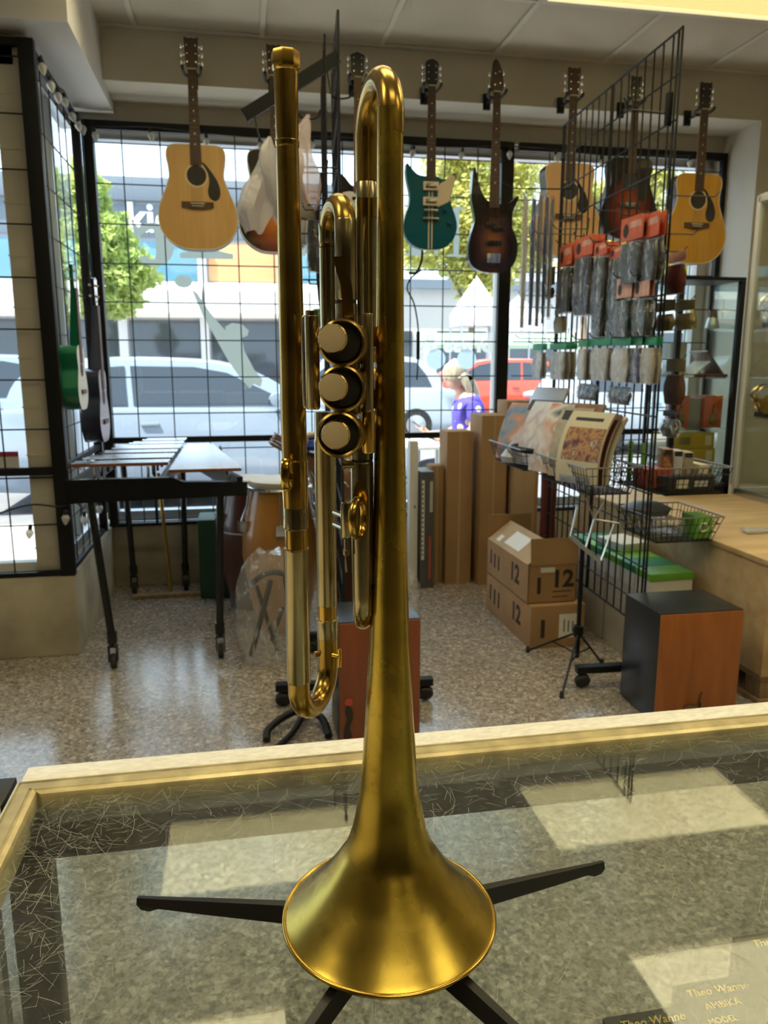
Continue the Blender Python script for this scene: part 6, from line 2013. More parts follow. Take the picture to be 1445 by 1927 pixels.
# packs seen between the trumpet tubes on rack 2
def r2pack(name, label, cat, s, off, z1, w_, h, card, goods, **kw):
    t = pouch(name, label, cat, w_, h, card, goods, **kw)
    t.location = r2w(s, off, z1); t.rotation_euler = (0, 0, A2 + R(-40))
    MB().tube([(s, .003, z1 + .004), (s, off + .03, z1 + .004), (s, off + .04, z1 + .02)], .0026, 6).build('peg_hook', M['wire'], r2)
r2pack('mute_pack', 'clear pack with a dark tapered brush hanging left of the first valve slide', 'pack', .12, .09, 1.86, .075, .22, None, M['strapblack'], head=.1, th=.03, spot=False, seed=3)
r2pack('shaker_pack', 'clear pack with a bright green egg shape above the left valve post', 'pack', .10, .075, 1.60, .07, .16, None, M['greencard'], head=.45, th=.045, spot=False, seed=6)
r2pack('mute_pack', 'grey carton pack hanging behind the crook of the first valve slide', 'pack', .35, .10, 1.92, .13, .16, M['clothtan'], M['clothgrey'], head=.3, th=.03, spot=False, seed=7)
r2pack('mute_pack', 'lilac film pack hanging on the far side of the edge on rack', 'pack', .30, -.07, 1.93, .10, .15, None, M['clothgrey'], head=.1, th=.03, spot=False, seed=8)
q = MB()
for z in (1.90, 1.78, 1.62):
    q.tube([(.10, .003, z), (.10, .20, z), (.10, .22, z + .02)], .003, 6)
q.tube([(.02, .0, 1.985), (.02, .25, 1.985), (.10, .25, 1.985), (.10, 0, 1.985)], .003, 6)
q.build('shelf_wires', M['wire'], r2)
# dark comb of long brass-cleaning rods behind: black folded banner on rack 2
for k in range(9):
    x_ = .30 + k * .016
t = thing('cable_hank', 'bundle of hanging black cables on the edge on rack behind the trumpet', 'cable', r2w(.36, .055, 2.02), A2)
for k in range(8):
    MB().tube(smooth_open([(-.10 + .028 * k, 0, 0), (-.105 + .029 * k, .02, -.18), (-.10 + .027 * k, .015, -.40), (-.095 + .026 * k, .0, -.52)], 4), .007, 7).build('cable', M['strapblack'], t)

# ---- baskets
def basket(label, x0, x1, y0, y1, z0, z1, slope=.0, group=None):
    """wire basket hooked to the rack; open top; splayed sides"""
    t = thing('wire_basket', label, 'basket', ((x0 + x1) / 2, (y0 + y1) / 2, z0))
    cx, cy = (x0 + x1) / 2, (y0 + y1) / 2
    i = .03
    B = [(x0 + i, y0 + i), (x1 - i, y0 + i), (x1 - i, y1 - i), (x0 + i, y1 - i)]
    T = [(x0, y0), (x1, y0), (x1, y1), (x0, y1)]
    q = MB()
    q.tube([(a, b, z1) for a, b in T], .0035, 8, closed=True)
    q.build('rim', M['greywire'], t, world=True)
    q = MB()
    q.tube([(a, b, z0) for a, b in B], .0028, 6, closed=True)
    for k in range(4):
        (ax, ay), (bx, by) = T[k], T[(k + 1) % 4]
        (cx_, cy_), (dx, dy) = B[k], B[(k + 1) % 4]
        n = max(3, int(math.hypot(bx - ax, by - ay) / .026))
        for j in range(n + 1):
            u = j / n
            q.tube([(ax + (bx - ax) * u, ay + (by - ay) * u, z1), (cx_ + (dx - cx_) * u, cy_ + (dy - cy_) * u, z0)], .0016, 5, caps=False)
        for zz in (.35, .7):
            q.tube([(cx_ + (ax - cx_) * zz, cy_ + (ay - cy_) * zz, z0 + (z1 - z0) * zz), (dx + (bx - dx) * zz, dy + (by - dy) * zz, z0 + (z1 - z0) * zz)], .0016, 5, caps=False)
    q.build('side_wires', M['wire'], t, world=True)['kind'] = 'stuff'
    q = MB()
    n = int((y1 - y0) / .022); m = int((x1 - x0) / .022)
    for j in range(n):
        y = y0 + i + (y1 - y0 - 2 * i) * j / n
        q.tube([(x0 + i, y, z0), (x1 - i, y, z0)], .0016, 5, caps=False)
    for j in range(m):
        x = x0 + i + (x1 - x0 - 2 * i) * j / m
        q.tube([(x, y0 + i, z0 + .002), (x, y1 - i, z0 + .002)], .0016, 5, caps=False)
    q.build('floor_wires', M['wire'], t, world=True)['kind'] = 'stuff'
    return t
basket('far wire basket of music books on the left of the rack', 1.27, 1.585, 3.38, 3.84, .825, .925)
basket('near wire basket of music books facing the counter on the left of the rack', 1.325, 1.565, 2.80, 3.345, .805, .915)
basket('upper wire basket of boxed reeds on the right side of the rack', 1.625, 1.965, 2.80, 3.20, .80, .905)
basket('lower wire basket holding a green carton on the right side of the rack', 1.635, 1.945, 2.80, 3.14, .595, .70)

# ---- music books
def bookmat(n, cols, seed, sc=9.0, plain=None):
    m, N, L = newmat(n)
    b = N['Principled BSDF']; b.inputs['Roughness'].default_value = .35
    tc = N.new('ShaderNodeTexCoord')
    nz = N.new('ShaderNodeTexNoise'); nz.inputs['Scale'].default_value = sc; nz.inputs['Detail'].default_value = 2
    mp = N.new('ShaderNodeMapping'); mp.inputs['Location'].default_value = (seed, seed * 2, seed)
    L.new(tc.outputs['Object'], mp.inputs[0]); L.new(mp.outputs[0], nz.inputs['Vector'])
    rp = N.new('ShaderNodeValToRGB')
    e = rp.color_ramp.elements
    while len(e) < len(cols): e.new(.5)
    for k, c in enumerate(cols):
        e[k].position = .30 + .40 * k / (len(cols) - 1); e[k].color = (*c, 1)
    L.new(nz.outputs['Fac'], rp.inputs[0]); L.new(rp.outputs[0], b.inputs['Base Color'])
    return m
M['bk_cream'] = mat('cream_cover', (0.60, 0.54, 0.38), .45)
M['bk_picture'] = bookmat('painted_scene', [(.09, .04, .03), (.24, .09, .06), (.50, .28, .10), (.20, .07, .06), (.52, .42, .30)], 2, 24)
M['bk_tan'] = mat('tan_cover', (0.42, 0.36, 0.26), .5, var=.15, scale=25)
M['bk_orangeblue'] = bookmat('orange_blue_cover', [(.05, .12, .35), (.20, .24, .26), (.60, .22, .08), (.55, .5, .45), (.15, .2, .18)], 5, 7)
M['bk_pale'] = bookmat('pale_photo_cover', [(.70, .68, .66), (.58, .54, .52), (.66, .66, .70), (.50, .40, .38), (.72, .70, .66)], 8, 7)
M['bk_teal'] = bookmat('teal_orange_cover', [(.55, .68, .62), (.60, .25, .12), (.72, .70, .66), (.08, .10, .12)], 11, 7)
M['bk_grey'] = mat('dark_folder', (0.03, 0.033, 0.04), .4)
M['pages'] = mat('page_edges', (0.60, 0.55, 0.42), .8)
M['shine'] = mat('silver_plate', (0.62, .64, .68), .2, metal=.8)
def book(label, base, w_, h, tilt, curve, th, cover, yaw=0, parts=None, name='music_book', cat='book', group=None):
    """soft book leaning back to +x from its foot; local x = depth, y = width, z = height"""
    t = thing(name, label, cat, base, yaw)
    n = 10
    def pt(u, dy, off):
        ang = tilt + curve * (u - .2)
        # integrate the bend
        x = z = 0
        for k in range(int(u * 20)):
            a = tilt + curve * (k / 20 - .35)
            x += math.sin(a) * h / 20; z += math.cos(a) * h / 20
        a = tilt + curve * (u - .35)
        return (x + off * math.cos(a), dy, z - off * math.sin(a))
    def sheet(u0, u1, y0, y1, o0, o1, nm, m_, par):
        q = MB()
        for i in range(n + 1):
            u = u0 + (u1 - u0) * i / n
            q.v += [pt(u, y0, o0), pt(u, y1, o0), pt(u, y1, o1), pt(u, y0, o1)]
        for i in range(n):
            for j in range(4):
                q.f.append((i * 4 + j, i * 4 + (j + 1) % 4, i * 4 + 4 + (j + 1) % 4, i * 4 + 4 + j)); q.m.append(0)
        q.f += [(3, 2, 1, 0), tuple(n * 4 + j for j in range(4))]; q.m += [0, 0]
        return q.build(nm, m_, par)
    sheet(0, 1, -w_ / 2, w_ / 2, .002, th - .001, 'pages', M['pages'], t)
    c = sheet(0, 1, -w_ / 2 - .001, w_ / 2 + .001, 0, .002, 'cover', cover, t)
    sheet(0, 1, -w_ / 2 - .001, w_ / 2 + .001, th - .001, th + .001, 'back_cover', cover, t)
    for (u0, u1, y0, y1, m_, nm) in (parts or []):
        sheet(u0, u1, y0 * w_, y1 * w_, -.0008, 0, nm, m_, c)
    return t, pt
YW = R(25)
# front group (cream book with a painted scene and black title)
t, pt = book('curved cream music book with a painted scene, front of the near basket', (1.345, 2.935, .835), .215, .315, R(12), R(50), .010, M['bk_cream'], YW,
     [(.34, .76, -.49, .40, M['bk_picture'], 'picture'), (.885, .925, -.33, .33, M['ink'], 'title'), (.02, .14, -.35, .40, M['shine'], 'lower_panel')])
t, _ = book('dark red backed music book behind the cream painted book', (1.372, 2.945, .835), .215, .310, R(14), R(48), .012, M['maroon'], YW)
t, _ = book('tan paged thick music book at the back of the front group', (1.396, 2.955, .835), .215, .300, R(16), R(44), .016, M['bk_cream'], YW)
book('tan covered music book with a teal edge in the near basket', (1.365, 3.115, .835), .17, .315, R(12), R(38), .012, M['bk_tan'], YW, [(.80, .95, -.40, .40, M['bk_grey'], 'title_block')])
book('glossy teal and orange music book in film beside the tan book', (1.345, 3.235, .835), .13, .325, R(12), R(36), .010, M['bk_teal'], YW)
book('brown edged music book behind the tan covered one', (1.400, 3.13, .835), .19, .335, R(14), R(36), .012, M['neck'], YW)
book('pale photo covered music book in film at the far end of the near basket', (1.330, 3.30, .835), .13, .325, R(16), R(36), .012, M['bk_pale'], YW)
book('pale photo covered music book in the far basket', (1.335, 3.44, .845), .17, .325, R(18), R(36), .010, M['bk_pale'], YW)
book('black folder standing in the far basket', (1.385, 3.565, .845), .20, .32, R(17), R(30), .020, M['bk_grey'], YW, name='folder', cat='folder')
book('silver topped clear folder behind the black folder', (1.415, 3.595, .855), .21, .37, R(15), R(30), .014, M['shine'], YW, name='folder', cat='folder')
book('orange and blue covered music book at the far end of the far basket', (1.325, 3.68, .845), .20, .30, R(17), R(34), .012, M['bk_orangeblue'], YW)
book('dark backed music book behind the orange and blue one', (1.355, 3.69, .845), .20, .295, R(18), R(34), .014, M['rosewood'], YW)
q = MB().lathe([(.001, -.03), (.05, -.02), (.06, .01), (.035, .05), (.012, .075), (.001, .08)], 16)
q.v = [(x * (1 + .3 * noise.noise(Vector((x * 30, y * 30, z * 20)))), y * 1.2, z) for x, y, z in q.v]
single('crumpled_bag', q, M['milky'], 'crumpled white plastic bag in the corner of the far basket', 'bag', (1.315, 3.60, .862))
q = MB().tube(smooth_open([(0, -.12, .015), (.04, -.02, .03), (.05, .06, .028), (0, .11, .02), (-.04, .05, .022), (-.03, -.05, .02), (.0, -.12, .02)], 5), .014, 8)
single('black_harness', q, M['strapblack'], 'black neck strap harness lying at the front of the far basket', 'strap', (1.36, 3.44, .845)) if False else single('neck_strap', q, M['strapblack'], 'black neck strap lying across the end of the far basket', 'strap', (1.325, 3.47, .90))

# right baskets' goods
def carton(name, label, cat, x0, x1, y0, y1, z0, z1, m_, rz=0, extra=None, group=None):
    t = thing(name, label, cat, ((x0 + x1) / 2, (y0 + y1) / 2, z0), rz, group)
    hx, hy = (x1 - x0) / 2, (y1 - y0) / 2
    MB().rbox(-hx, -hy, 0, hx, hy, z1 - z0, .002).build('carton', m_, t)
    for (a0, b0, a1, b1, mm, nm) in (extra or []):
        MB().box(a0 * hx, -hy - .0012, (z1 - z0) * b0, a1 * hx, -hy, (z1 - z0) * b1).build(nm, mm, t)
    return t
M['redcard'] = mat('red_carton', (0.45, 0.075, 0.04), .45)
M['yellowcard'] = mat('mustard_carton', (0.46, 0.32, 0.035), .5, var=.06, scale=12)
M['limecard'] = mat('lime_green_carton', (0.16, 0.42, 0.05), .45)
M['blackcard'] = mat('black_carton', (0.03, 0.03, 0.03), .4)
for k, m_ in enumerate((M['bk_picture'], M['bk_pale'], M['bk_tan'])):
    carton('disc_case', 'slim case standing in the upper right basket, ' + ('left', 'middle', 'right')[k] + ' of three', 'case', 1.760 + .048 * k, 1.800 + .048 * k, 2.96, 3.05, .83, .965 - .008 * k, m_, R(-14), [(-.8, .82, .8, .98, M['blackcard'], 'spine_label')])
carton('reed_box', 'long dark box with a pale label in the front of the upper right basket', 'box', 1.70, 1.915, 2.84, 2.92, .805, .865, M['blackcard'], 0, [(-.6, .2, -.1, .8, M['pages'], 'label'), (.15, .3, .7, .7, M['clothgrey'], 'label')])
carton('reed_box', 'red box lying behind the dark box in the upper right basket', 'box', 1.66, 1.78, 2.94, 3.05, .805, .885, M['redcard'])
carton('reed_box', 'white upright box at the right end of the upper right basket', 'box', 1.90, 1.945, 2.93, 3.05, .805, .90, M['pages'])
carton('price_card', 'lime green card sticking up from the upper right basket, left one', 'card', 1.67, 1.695, 3.12, 3.123, .81, .985, M['limecard'])
carton('price_card', 'lime green card sticking up from the upper right basket, right one', 'card', 1.735, 1.762, 3.12, 3.123, .81, .975, M['limecard'])
ec = carton('string_carton', 'lime green carton with a white ring mark at the right of the lower basket', 'box', 1.845, 1.925, 2.845, 2.95, .60, .695, M['limecard'], 0)
MB().ring((0, -.0533, .047), (0, 1, 0), .017, .005, 20, 6).xf(Matrix.Identity(4)).build('ring_mark', M['paper'], ec)
q = MB().rbox(-.085, -.09, 0, .085, .09, .07, .02)
q.v = [(x + .02 * noise.noise(Vector((x * 12, y * 12, z * 9))), y, z + .03 * noise.noise(Vector((x * 15, y * 15, 3)))) for x, y, z in q.v]
single('clear_pack', q, M['bagfilm2'], 'clear crinkled pack of grey accessories filling the left of the lower basket', 'pack', (1.745, 2.96, .605))
single('grey_pouch', MB().lathe([(.001, 0), (.08, .005), (.09, .03), (.05, .05), (.001, .055)], 14).xf(Matrix.Diagonal((1.1, 1.2, 1, 1))), M['sleevegrey'], 'soft grey pouch on top of the lower basket behind the end post', 'pouch', (1.735, 3.04, .675))

# ============================================================ PLYWOOD CRATE
cr = thing('plywood_crate', 'large plywood crate on a wooden pallet at right', 'crate', (2.6, 3.35, 0))
MB().rbox(1.953, 2.50, .125, 3.30, 4.20, .565, .003).build('box', M['ply'], cr, world=True)
MB().rbox(1.945, 2.492, .565, 3.31, 4.21, .588, .003).build('lid', M['ply'], cr, world=True)
MB().rbox(1.948, 2.493, .125, 1.985, 2.505, .565, .002).build('corner_batten', M['ply'], cr, world=True)
for y in (2.52, 2.95, 3.40, 3.85):
    MB().rbox(1.97, y, .022, 2.07, y + .09, .10, .003).build('pallet_block', M['pallet'], cr, world=True)
MB().rbox(1.96, 2.51, .100, 3.28, 4.15, .124, .003).build('pallet_deck', M['pallet'], cr, world=True)
MB().rbox(1.96, 2.51, .0, 2.08, 4.15, .022, .003).build('pallet_runner', M['pallet'], cr, world=True)
MB().rbox(2.5, 2.51, .0, 2.62, 4.15, .100, .003).build('pallet_runner', M['pallet'], cr, world=True)
q = MB().rbox(-.10, -.03, 0, .10, .03, .012, .005)
q.v = [(x, y, z + .012 * (noise.noise(Vector((x * 30, y * 30, 1))) + .4)) for x, y, z in q.v]
single('clear_wrapper', q, M['bagfilm'], 'clear crumpled wrapper lying on the plywood crate lid', 'wrapper', (2.25, 2.95, .588))

# ---- black framed glass case on the crate
gc = thing('glass_case', 'black framed glass showcase with shelves of brass mutes and boxes', 'showcase', (2.51, 4.03, .588))
x0, x1, y0, y1, z0, z1 = 2.335, 2.695, 3.90, 4.18, .588, 1.755
for a, b, w_ in ((x0, y0, .030), (x1, y0, .030), (x0, y1, .02), (x1, y1, .02)):
    MB().rbox(a - w_ / 2, b - w_ / 2, z0, a + w_ / 2, b + w_ / 2, z1, .003).build('post', M['black'], gc, world=True)
MB().rbox(x0 - .015, y0 - .015, z1, x1 + .015, y1 + .01, z1 + .018, .003).build('top_frame', M['black'], gc, world=True)
MB().rbox(x0 - .015, y0 - .015, z0, x1 + .015, y1 + .01, z0 + .05, .003).build('base', M['black'], gc, world=True)
for zz in (.755, .955, 1.235, 1.50):
    MB().box(x0 + .01, y0 + .01, zz, x1 - .01, y1 - .01, zz + .006).build('glass_shelf', M['caseglass'], gc, world=True)
MB().box(x0 + .015, y0 - .003, z0 + .05, x1 - .015, y0 + .001, z1).build('front_glass', M['caseglass'], gc, world=True)
MB().box(x1 - .001, y0 + .015, z0 + .05, x1 + .003, y1 - .01, z1).build('side_glass', M['caseglass'], gc, world=True)
MB().box(x0 - .003, y0 + .015, z0 + .05, x0 + .001, y1 - .01, z1).build('side_glass', M['caseglass'], gc, world=True)
m1 = thing('brass_mute', 'small brass cone mute on the top glass shelf, left one', 'mute', (2.475, 4.0, 1.506))
MB().lathe([(.022, 0), (.028, .01), (.030, .03), (.024, .05), (.012, .09), (.006, .13), (.001, .135)], 20).build('cone', M['brassbright'], m1)
m2 = thing('cork_mute', 'silver mute with a brown cork top on the top glass shelf, right one', 'mute', (2.600, 4.0, 1.506))
MB().lathe([(.036, 0), (.038, .008), (.034, .03), (.026, .06)], 20).build('body', M['alu'], m2)
MB().lathe([(.026, .06), (.022, .10), (.001, .10)], 20).build('cork', M['neck'], m2)
bkx = thing('red_display_book', 'dark red book propped open like a tent on the second glass shelf', 'book', (2.58, 4.03, 1.241))
q = MB().obox((.03, 0, .07), (.012, .17, .19), Matrix.Rotation(R(-40), 3, 'Y')); q.build('front_cover', M['maroon'], bkx)
q = MB().obox((-.055, 0, .045), (.006, .16, .13), Matrix.Rotation(R(50), 3, 'Y')); q.build('page_block', M['paper'], bkx)
MB().rbox(-.10, -.085, 0, .105, .085, .018, .003).build('base_cover', M['maroon'], bkx)
carton('grey_carton', 'pale grey carton at the back of the second glass shelf', 'box', 2.40, 2.50, 4.07, 4.15, 1.241, 1.43, M['clothgrey'])
rc_ = []
for k, (xa, xb) in enumerate(((2.38, 2.468), (2.562, 2.672))):
    t = carton('mute_carton', ('red carton with a bottle shaped picture on the third glass shelf, left one', 'red carton with a bottle shaped picture on the third glass shelf, right one')[k], 'box', xa, xb, 3.95, 4.05, .961, 1.14, M['redcard'])
    MB().prism(smooth_closed([(-.018, .02), (.018, .02), (.020, .06), (.006, .085), (.005, .125), (-.005, .125), (-.006, .085), (-.020, .06)], 3), -.0512, -.05).build('picture', M['brass'], t)
carton('silver_carton', 'grey carton between the two red cartons in the showcase', 'box', 2.472, 2.552, 3.97, 4.05, .961, 1.125, M['sleevegrey'])
for k in range(2):
    carton('mustard_carton', ('upper mustard yellow carton of the pair in the showcase', 'lower mustard yellow carton of the pair in the showcase')[k], 'box', 2.355 + .004 * k, 2.625 + .012 * k, 3.93, 4.12, .848 - .087 * k, .932 - .087 * k, M['yellowcard'], 0, [(.58, .2, .86, .85, M['pages'], 'label'), (-.6, .25, -.1, .75, M['olivecard'], 'label')])
carton('mustard_carton', 'mustard yellow carton on the base of the showcase', 'box', 2.36, 2.63, 3.93, 4.12, .638, .745, M['yellowcard'])

# ---- white framed glass cabinet at the right edge
wc = thing('white_cabinet', 'white framed glass cabinet with brass instruments at the right edge', 'showcase', (3.0, 3.3, .588))
x0, x1, y0, y1, z0, z1 = 2.735, 3.27, 2.62, 3.86, .588, 2.185
for a, b in ((x0, y0), (x1, y0), (x0, y1), (x1, y1)):
    MB().rbox(a - .014, b - .014, z0, a + .014, b + .014, z1, .003).build('post', M['whitealu'], wc, world=True)
for zz in (z0 + .02, z1 - .015):
    MB().rbox(x0 - .014, y0, zz - .02, x0 + .014, y1, zz + .02, .003).build('rail', M['whitealu'] if zz > 1 else M['alu'], wc, world=True)
    MB().rbox(x0, y1 - .014, zz - .02, x1, y1 + .014, zz + .02, .003).build('rail', M['whitealu'], wc, world=True)
    MB().rbox(x0, y0 - .014, zz - .02, x1, y0 + .014, zz + .02, .003).build('rail', M['whitealu'], wc, world=True)
MB().box(x0 - .003, y0 + .014, z0 + .04, x0 + .003, y1 - .014, z1 - .03).build('side_glass', M['caseglass'], wc, world=True)
MB().box(x0 + .014, y0 - .003, z0 + .04, x1, y0 + .003, z1 - .03).build('front_glass', M['caseglass'], wc, world=True)
for zz in (1.02, 1.50):
    MB().box(x0 + .01, y0 + .02, zz, x1 - .01, y1 - .02, zz + .008).build('glass_shelf', M['caseglass'], wc, world=True)
for yy in (3.05, 3.45):
    MB().cyl((x0 + .07, yy, z0 + .04), (x0 + .07, yy, z1 - .04), .006, 8).build('shelf_rod', M['brass'], wc, world=True)
for k, (y, z) in enumerate(((3.765, 1.03), (3.765, 1.51))):
    h = thing('brass_horn', ('coiled brass horn on the middle shelf of the white cabinet', 'coiled brass horn on the top shelf of the white cabinet')[k], 'horn', (2.825, y, z))
    q = MB()
    q.tube([(.0 + .07 * math.cos(a / 10), .0 + .02 * a / 30, .10 + .07 * math.sin(a / 10)) for a in range(0, 95, 3)], .009, 8)
    q.build('coil', M['brassbright'], h)
    MB().lathe([(.009, 0), (.012, .06), (.022, .11), (.055, .145)], 20, o=(-.06, .06, .10), mtx=Matrix.Rotation(R(100), 3, 'X')).build('bell', M['brassbright'], h)
    MB().rbox(-.05, -.05, 0, .05, .05, .028, .004).build('rest', M['black'], h)
carton('instrument_case', 'dark rectangular instrument case at the bottom of the white cabinet', 'case', 2.80, 3.1, 3.2, 3.6, .632, .95, M['strapblack'])

# ============================================================ CARTONS ON THE FLOOR
# tall ones along the front wall
def tallbox(label, x0, x1, y0, y1, h, m_, lean=0, name='tall_carton', marks=None):
    t = thing(name, label, 'box', ((x0 + x1) / 2, (y0 + y1) / 2, 0))
    hx, hy = (x1 - x0) / 2, (y1 - y0) / 2
    q = MB().rbox(-hx, -hy, 0, hx, hy, h, .004)
    q.v = [(x, y + z * lean, z) for x, y, z in q.v]
    q.build('carton', m_, t)
    q = MB().box(-.006, -hy - .001, 0, .006, -hy, h)
    q.v = [(x, y + z * lean, z) for x, y, z in q.v]
    if not marks: q.build('tape_seam', M['tape'], t)
    for (a0, b0, a1, b1, mm, nm) in (marks or []):
        q = MB().box(a0 * hx, -hy - .0015, b0 * h, a1 * hx, -hy, b1 * h)
        q.v = [(x, y + z * lean, z) for x, y, z in q.v]
        q.build(nm, mm, t)
    return t
tallbox('tall brown carton left of the tallest one against the window', 1.185, 1.345, 4.36, 4.54, .925, M['card'])
tallbox('tall brown carton in the middle of the row against the window', 1.375, 1.535, 4.30, 4.54, 1.02, M['card'])
tallbox('tallest brown carton at the right of the row behind the far basket', 1.545, 1.76, 4.36, 4.54, 1.10, M['card'])
tallbox('pale carton standing in front of the tallest brown one', 1.56, 1.70, 4.26, 4.35, 1.06, M['card2'])
tallbox('narrow brown carton between the keyboard box and the tall cartons', 1.10, 1.178, 4.40, 4.52, .72, M['card'])
kb = tallbox('grey keyboard box standing on end with a printed key pattern', 1.015, 1.095, 4.30, 4.50, .70, mat('grey_print_carton', (.085, .085, .09), .4), 0, 'keyboard_box',
        [(-.85, .25, -.45, .93, M['paper'], 'printed_keys'), (.35, .66, .8, .92, M['clothgrey'], 'label'), (.25, .08, .6, .45, M['redcard'], 'red_print')])
q = MB()
for k in range(16):
    q.box(-.032, -.1022, .20 + k * .028, -.024, -.1014, .212 + k * .028)
q.build('black_key_print', M['ink'], kb)
tallbox('white board standing on end just right of the trumpet bell', .955, 1.005, 4.33, 4.40, .875, M['paper'], 0, 'white_board', [(.1, .55, .4, .57, M['ink'], 'mark'), (.1, .03, .4, .05, M['ink'], 'mark')])

def carton12(label, x0, x1, y0, y1, z0, z1, lab, flaps, name='shipping_carton'):
    t = thing(name, label, 'box', ((x0 + x1) / 2, (y0 + y1) / 2, z0), R(1.0))
    hx, hy, h = (x1 - x0) / 2, (y1 - y0) / 2, z1 - z0
    if not flaps:
        MB().rbox(-hx, -hy, 0, hx, hy, h, .004).build('carton', M['card'], t)
    else:
        q = MB()
        w_ = .005
        q.box(-hx, -hy, 0, hx, hy, .006).box(-hx, -hy, 0, hx, -hy + w_, h).box(-hx, hy - w_, 0, hx, hy, h).box(-hx, -hy, 0, -hx + w_, hy, h).box(hx - w_, -hy, 0, hx, hy, h)
        q.build('carton', M['card'], t)
        MB().box(-hx + .01, -hy - .004, h, hx + .005, -hy, h + .125).xf(Matrix.Translation((0, -hy, h)) @ Matrix.Rotation(R(-6), 4, 'X') @ Matrix.Translation((0, hy, -h))).build('front_flap', M['card'], t)
        MB().box(-hx, hy, h, hx, hy + .004, h + .13).xf(Matrix.Translation((0, hy, h)) @ Matrix.Rotation(R(3), 4, 'X') @ Matrix.Translation((0, -hy, -h))).build('back_flap', M['card'], t)
        fl_ = MB().box(-.002, -hy + .01, 0, .002, hy - .01, .155).xf(Matrix.Translation((-hx, 0, h)) @ Matrix.Rotation(R(52), 4, 'Y')).build('side_flap', M['card2'], t)
        q = MB().box(-.0035, -.10, .03, -.002, .10, .12).xf(Matrix.Translation((-hx, 0, h)) @ Matrix.Rotation(R(52), 4, 'Y')); q.build('address_label', M['paper'], fl_)
        q = MB().box(-.0035, .15, .02, -.002, .20, .06).xf(Matrix.Translation((-hx, 0, h)) @ Matrix.Rotation(R(52), 4, 'Y')); q.build('sticker', M['paper'], fl_)
        MB().box(hx - .004, -hy + .01, h - .004, hx + .145, hy - .01, h).xf(Matrix.Translation((hx, 0, h)) @ Matrix.Rotation(R(-20), 4, 'Y') @ Matrix.Translation((-hx, 0, -h))).build('right_flap', M['card'], t) if False else None
    # print: big 12 with a rule beneath, front and left side
    def num(s):
        q = textmb('12', s, .0012, bold=s * .03)
        return q
    if lab == 'print':
        q = num(.115).xf(frame((1, 0, 0), (0, 0, 1), (0, -1, 0), (hx * .42, -hy - .0008, h * .60)))
        q.build('printed_number', M['ink'], t)
        q = MB().box(hx * .02, -hy - .0012, h * .28, hx * .80, -hy, h * .305).box(hx * .02, -hy - .0012, h * .14, hx * .65, -hy, h * .165)
        q.build('printed_lines', M['ink'], t)
        MB().box(-hx * .50, -hy - .0014, h * .80, hx * .08, -hy, h * .93).build('white_label', M['paper'], t)
    else:
        MB().box(hx * .05, -hy - .0014, h * .22, hx * .72, -hy, h * .78).build('white_label', M['paper'], t)
        q = MB()
        for k in range(3):
            q.box(hx * (.22 + .16 * k), -hy - .002, h * .36, hx * (.26 + .16 * k), -hy - .0012, h * (.66 - .03 * k))
        q.build('label_print', M['ink'], t)
    MB().box(-hx * .62, -hy - .0013, h * .25, -hx * .48, -hy, h * .68).build('printed_bar', M['ink'], t)
    q = num(.125).xf(frame((0, 0, -1), (0, 1, 0), (-1, 0, 0), (-hx - .0008, -hy * .45, h * .55))) if False else num(.125).xf(frame((0, -1, 0), (0, 0, 1), (-1, 0, 0), (-hx - .0008, -hy * .40, h * .55)))
    q.build('printed_number', M['ink'], t)
    q = MB()
    for y_, z_ in ((.35, .3), (.55, .3), (.75, .35)):
        q.box(-hx - .0013, hy * y_, h * z_, -hx, hy * (y_ + .06), h * (z_ + .4))
    q.build('printed_marks', M['ink'], t)['kind'] = 'stuff'
    return t
carton12('closed brown shipping carton with a white label, bottom of the stack of two', 1.292, 1.562, 3.245, 3.875, 0, .208, 'label', False)
carton12('open brown shipping carton printed 12 with raised flaps, on top of the stack', 1.288, 1.530, 3.285, 3.865, .209, .395, 'print', True)

# green lidded string cartons behind the rack
for k in range(2):
    carton('white_carton', ('white shipping carton on the floor behind the rack, near one', 'white shipping carton on the floor behind the rack, far one')[k], 'box', 1.695, 1.925, 2.90 + .42 * k, 3.30 + .42 * k, 0, .335, mat('white_carton', (.52, .49, .43), .6, var=.06, scale=8), 0, [(-.7, .2, .5, .7, M['clothgrey'], 'label')])
for k in range(6):
    carton('green_carton', 'white carton with a green lid in the row behind the rack, ' + ('nearest', 'second', 'third', 'fourth', 'fifth', 'farthest')[k], 'box', 1.70, 1.90, 2.915 + .135 * k, 3.04 + .135 * k, .336, .432, M['paper'], 0)
    MB().rbox(-.103, -.065, .066, .103, .065, .099, .002).build('lid', M['greencard'] if k % 2 else M['limecard'], bpy.data.objects['green_carton' + ('.%03d' % k if k else '')])
carton('flat_parcel', 'loose white paper parcel on the green lidded cartons', 'parcel', 1.74, 1.90, 3.30, 3.50, .437, .475, M['paper'], R(12))
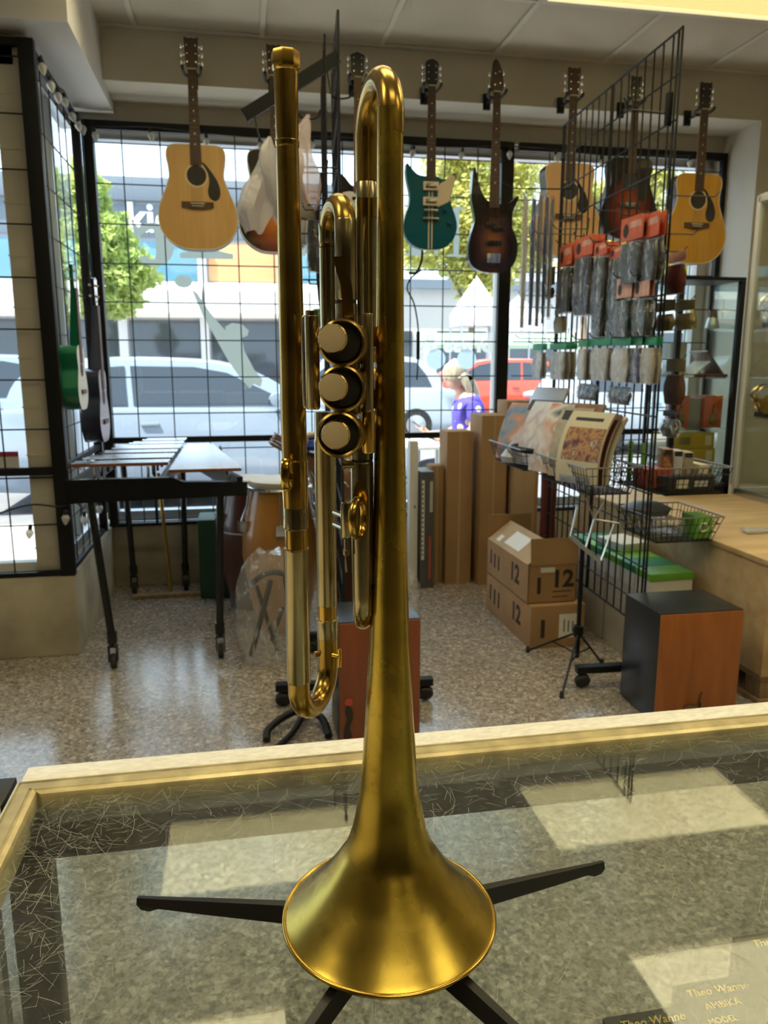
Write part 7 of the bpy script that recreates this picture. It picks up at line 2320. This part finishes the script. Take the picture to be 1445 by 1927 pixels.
single('red_cloth', MB().lathe([(.001, 0), (.05, .01), (.055, .1), (.045, .22), (.05, .32), (.001, .34)], 12).xf(Matrix.Diagonal((.8, .6, 1, 1))), M['redcard'], 'narrow red bag standing behind the rack below the far basket', 'bag', (1.73, 3.90, .0)) if False else None
rb_ = single('red_bag', MB().lathe([(.001, 0), (.05, .01), (.055, .2), (.045, .45), (.05, .70), (.03, .76), (.001, .77)], 14).xf(Matrix.Diagonal((1, .7, 1, 1))), M['maroon'], 'narrow dark red bag standing behind the rack below the far basket', 'bag', (1.72, 4.10, 0))

# ============================================================ MUSIC STAND
ms = thing('music_stand', 'folding music stand with a silver desk and black tripod legs', 'music stand', (1.415, 2.985, 0))
hub = Vector((0, 0, .17))
MB().cyl((0, 0, .055), (0, 0, .56), .010, 12).build('pole', M['black'], ms)
MB().lathe([(.02, .15), (.024, .17), (.02, .20)], 12).build('hub', M['black'], ms)
for px, py in ((-.185, -.27), (-.14, .225), (.13, .02)):
    MB().tube([(0, 0, .17), (px * .5, py * .5, .09), (px, py, .008)], .005, 8).build('leg', M['black'], ms)
    MB().lathe([(.001, 0), (.010, .001), (.009, .02), (.006, .03)], 10, o=(px, py, 0)).build('rubber_tip', M['rubber'], ms)
    MB().tube([(0, 0, .07), (px * .5, py * .5, .09)], .004, 6).build('strut', M['black'], ms)
q = MB()
L1 = Vector((-.085, -.06, .615)); L2 = Vector((.025, -.12, .515))
q.obox((L1 + L2) / 2, ((L2 - L1).length, .022, .014), Matrix.Rotation(R(-30), 3, 'Z') @ Matrix.Rotation(R(38), 3, 'Y'))
q.build('desk_ledge', M['alu'], ms)
mid = (L1 + L2) / 2
q = MB()
for a, b in ((mid, (.045, .0, .67)), ((.045, .0, .67), (.012, .02, .76)), ((.045, .0, .67), (.10, .03, .735)), ((.045, 0, .67), (.145, -.03, .655)), (L1, (-.03, .0, .725)), ((L2), (.13, -.02, .66)), (L1, (-.045, -.02, .73)), ((0, 0, .55), mid)):
    q.tube([tuple(a), tuple(b)], .0038, 6)
q.build('desk_arms', M['alu'], ms)
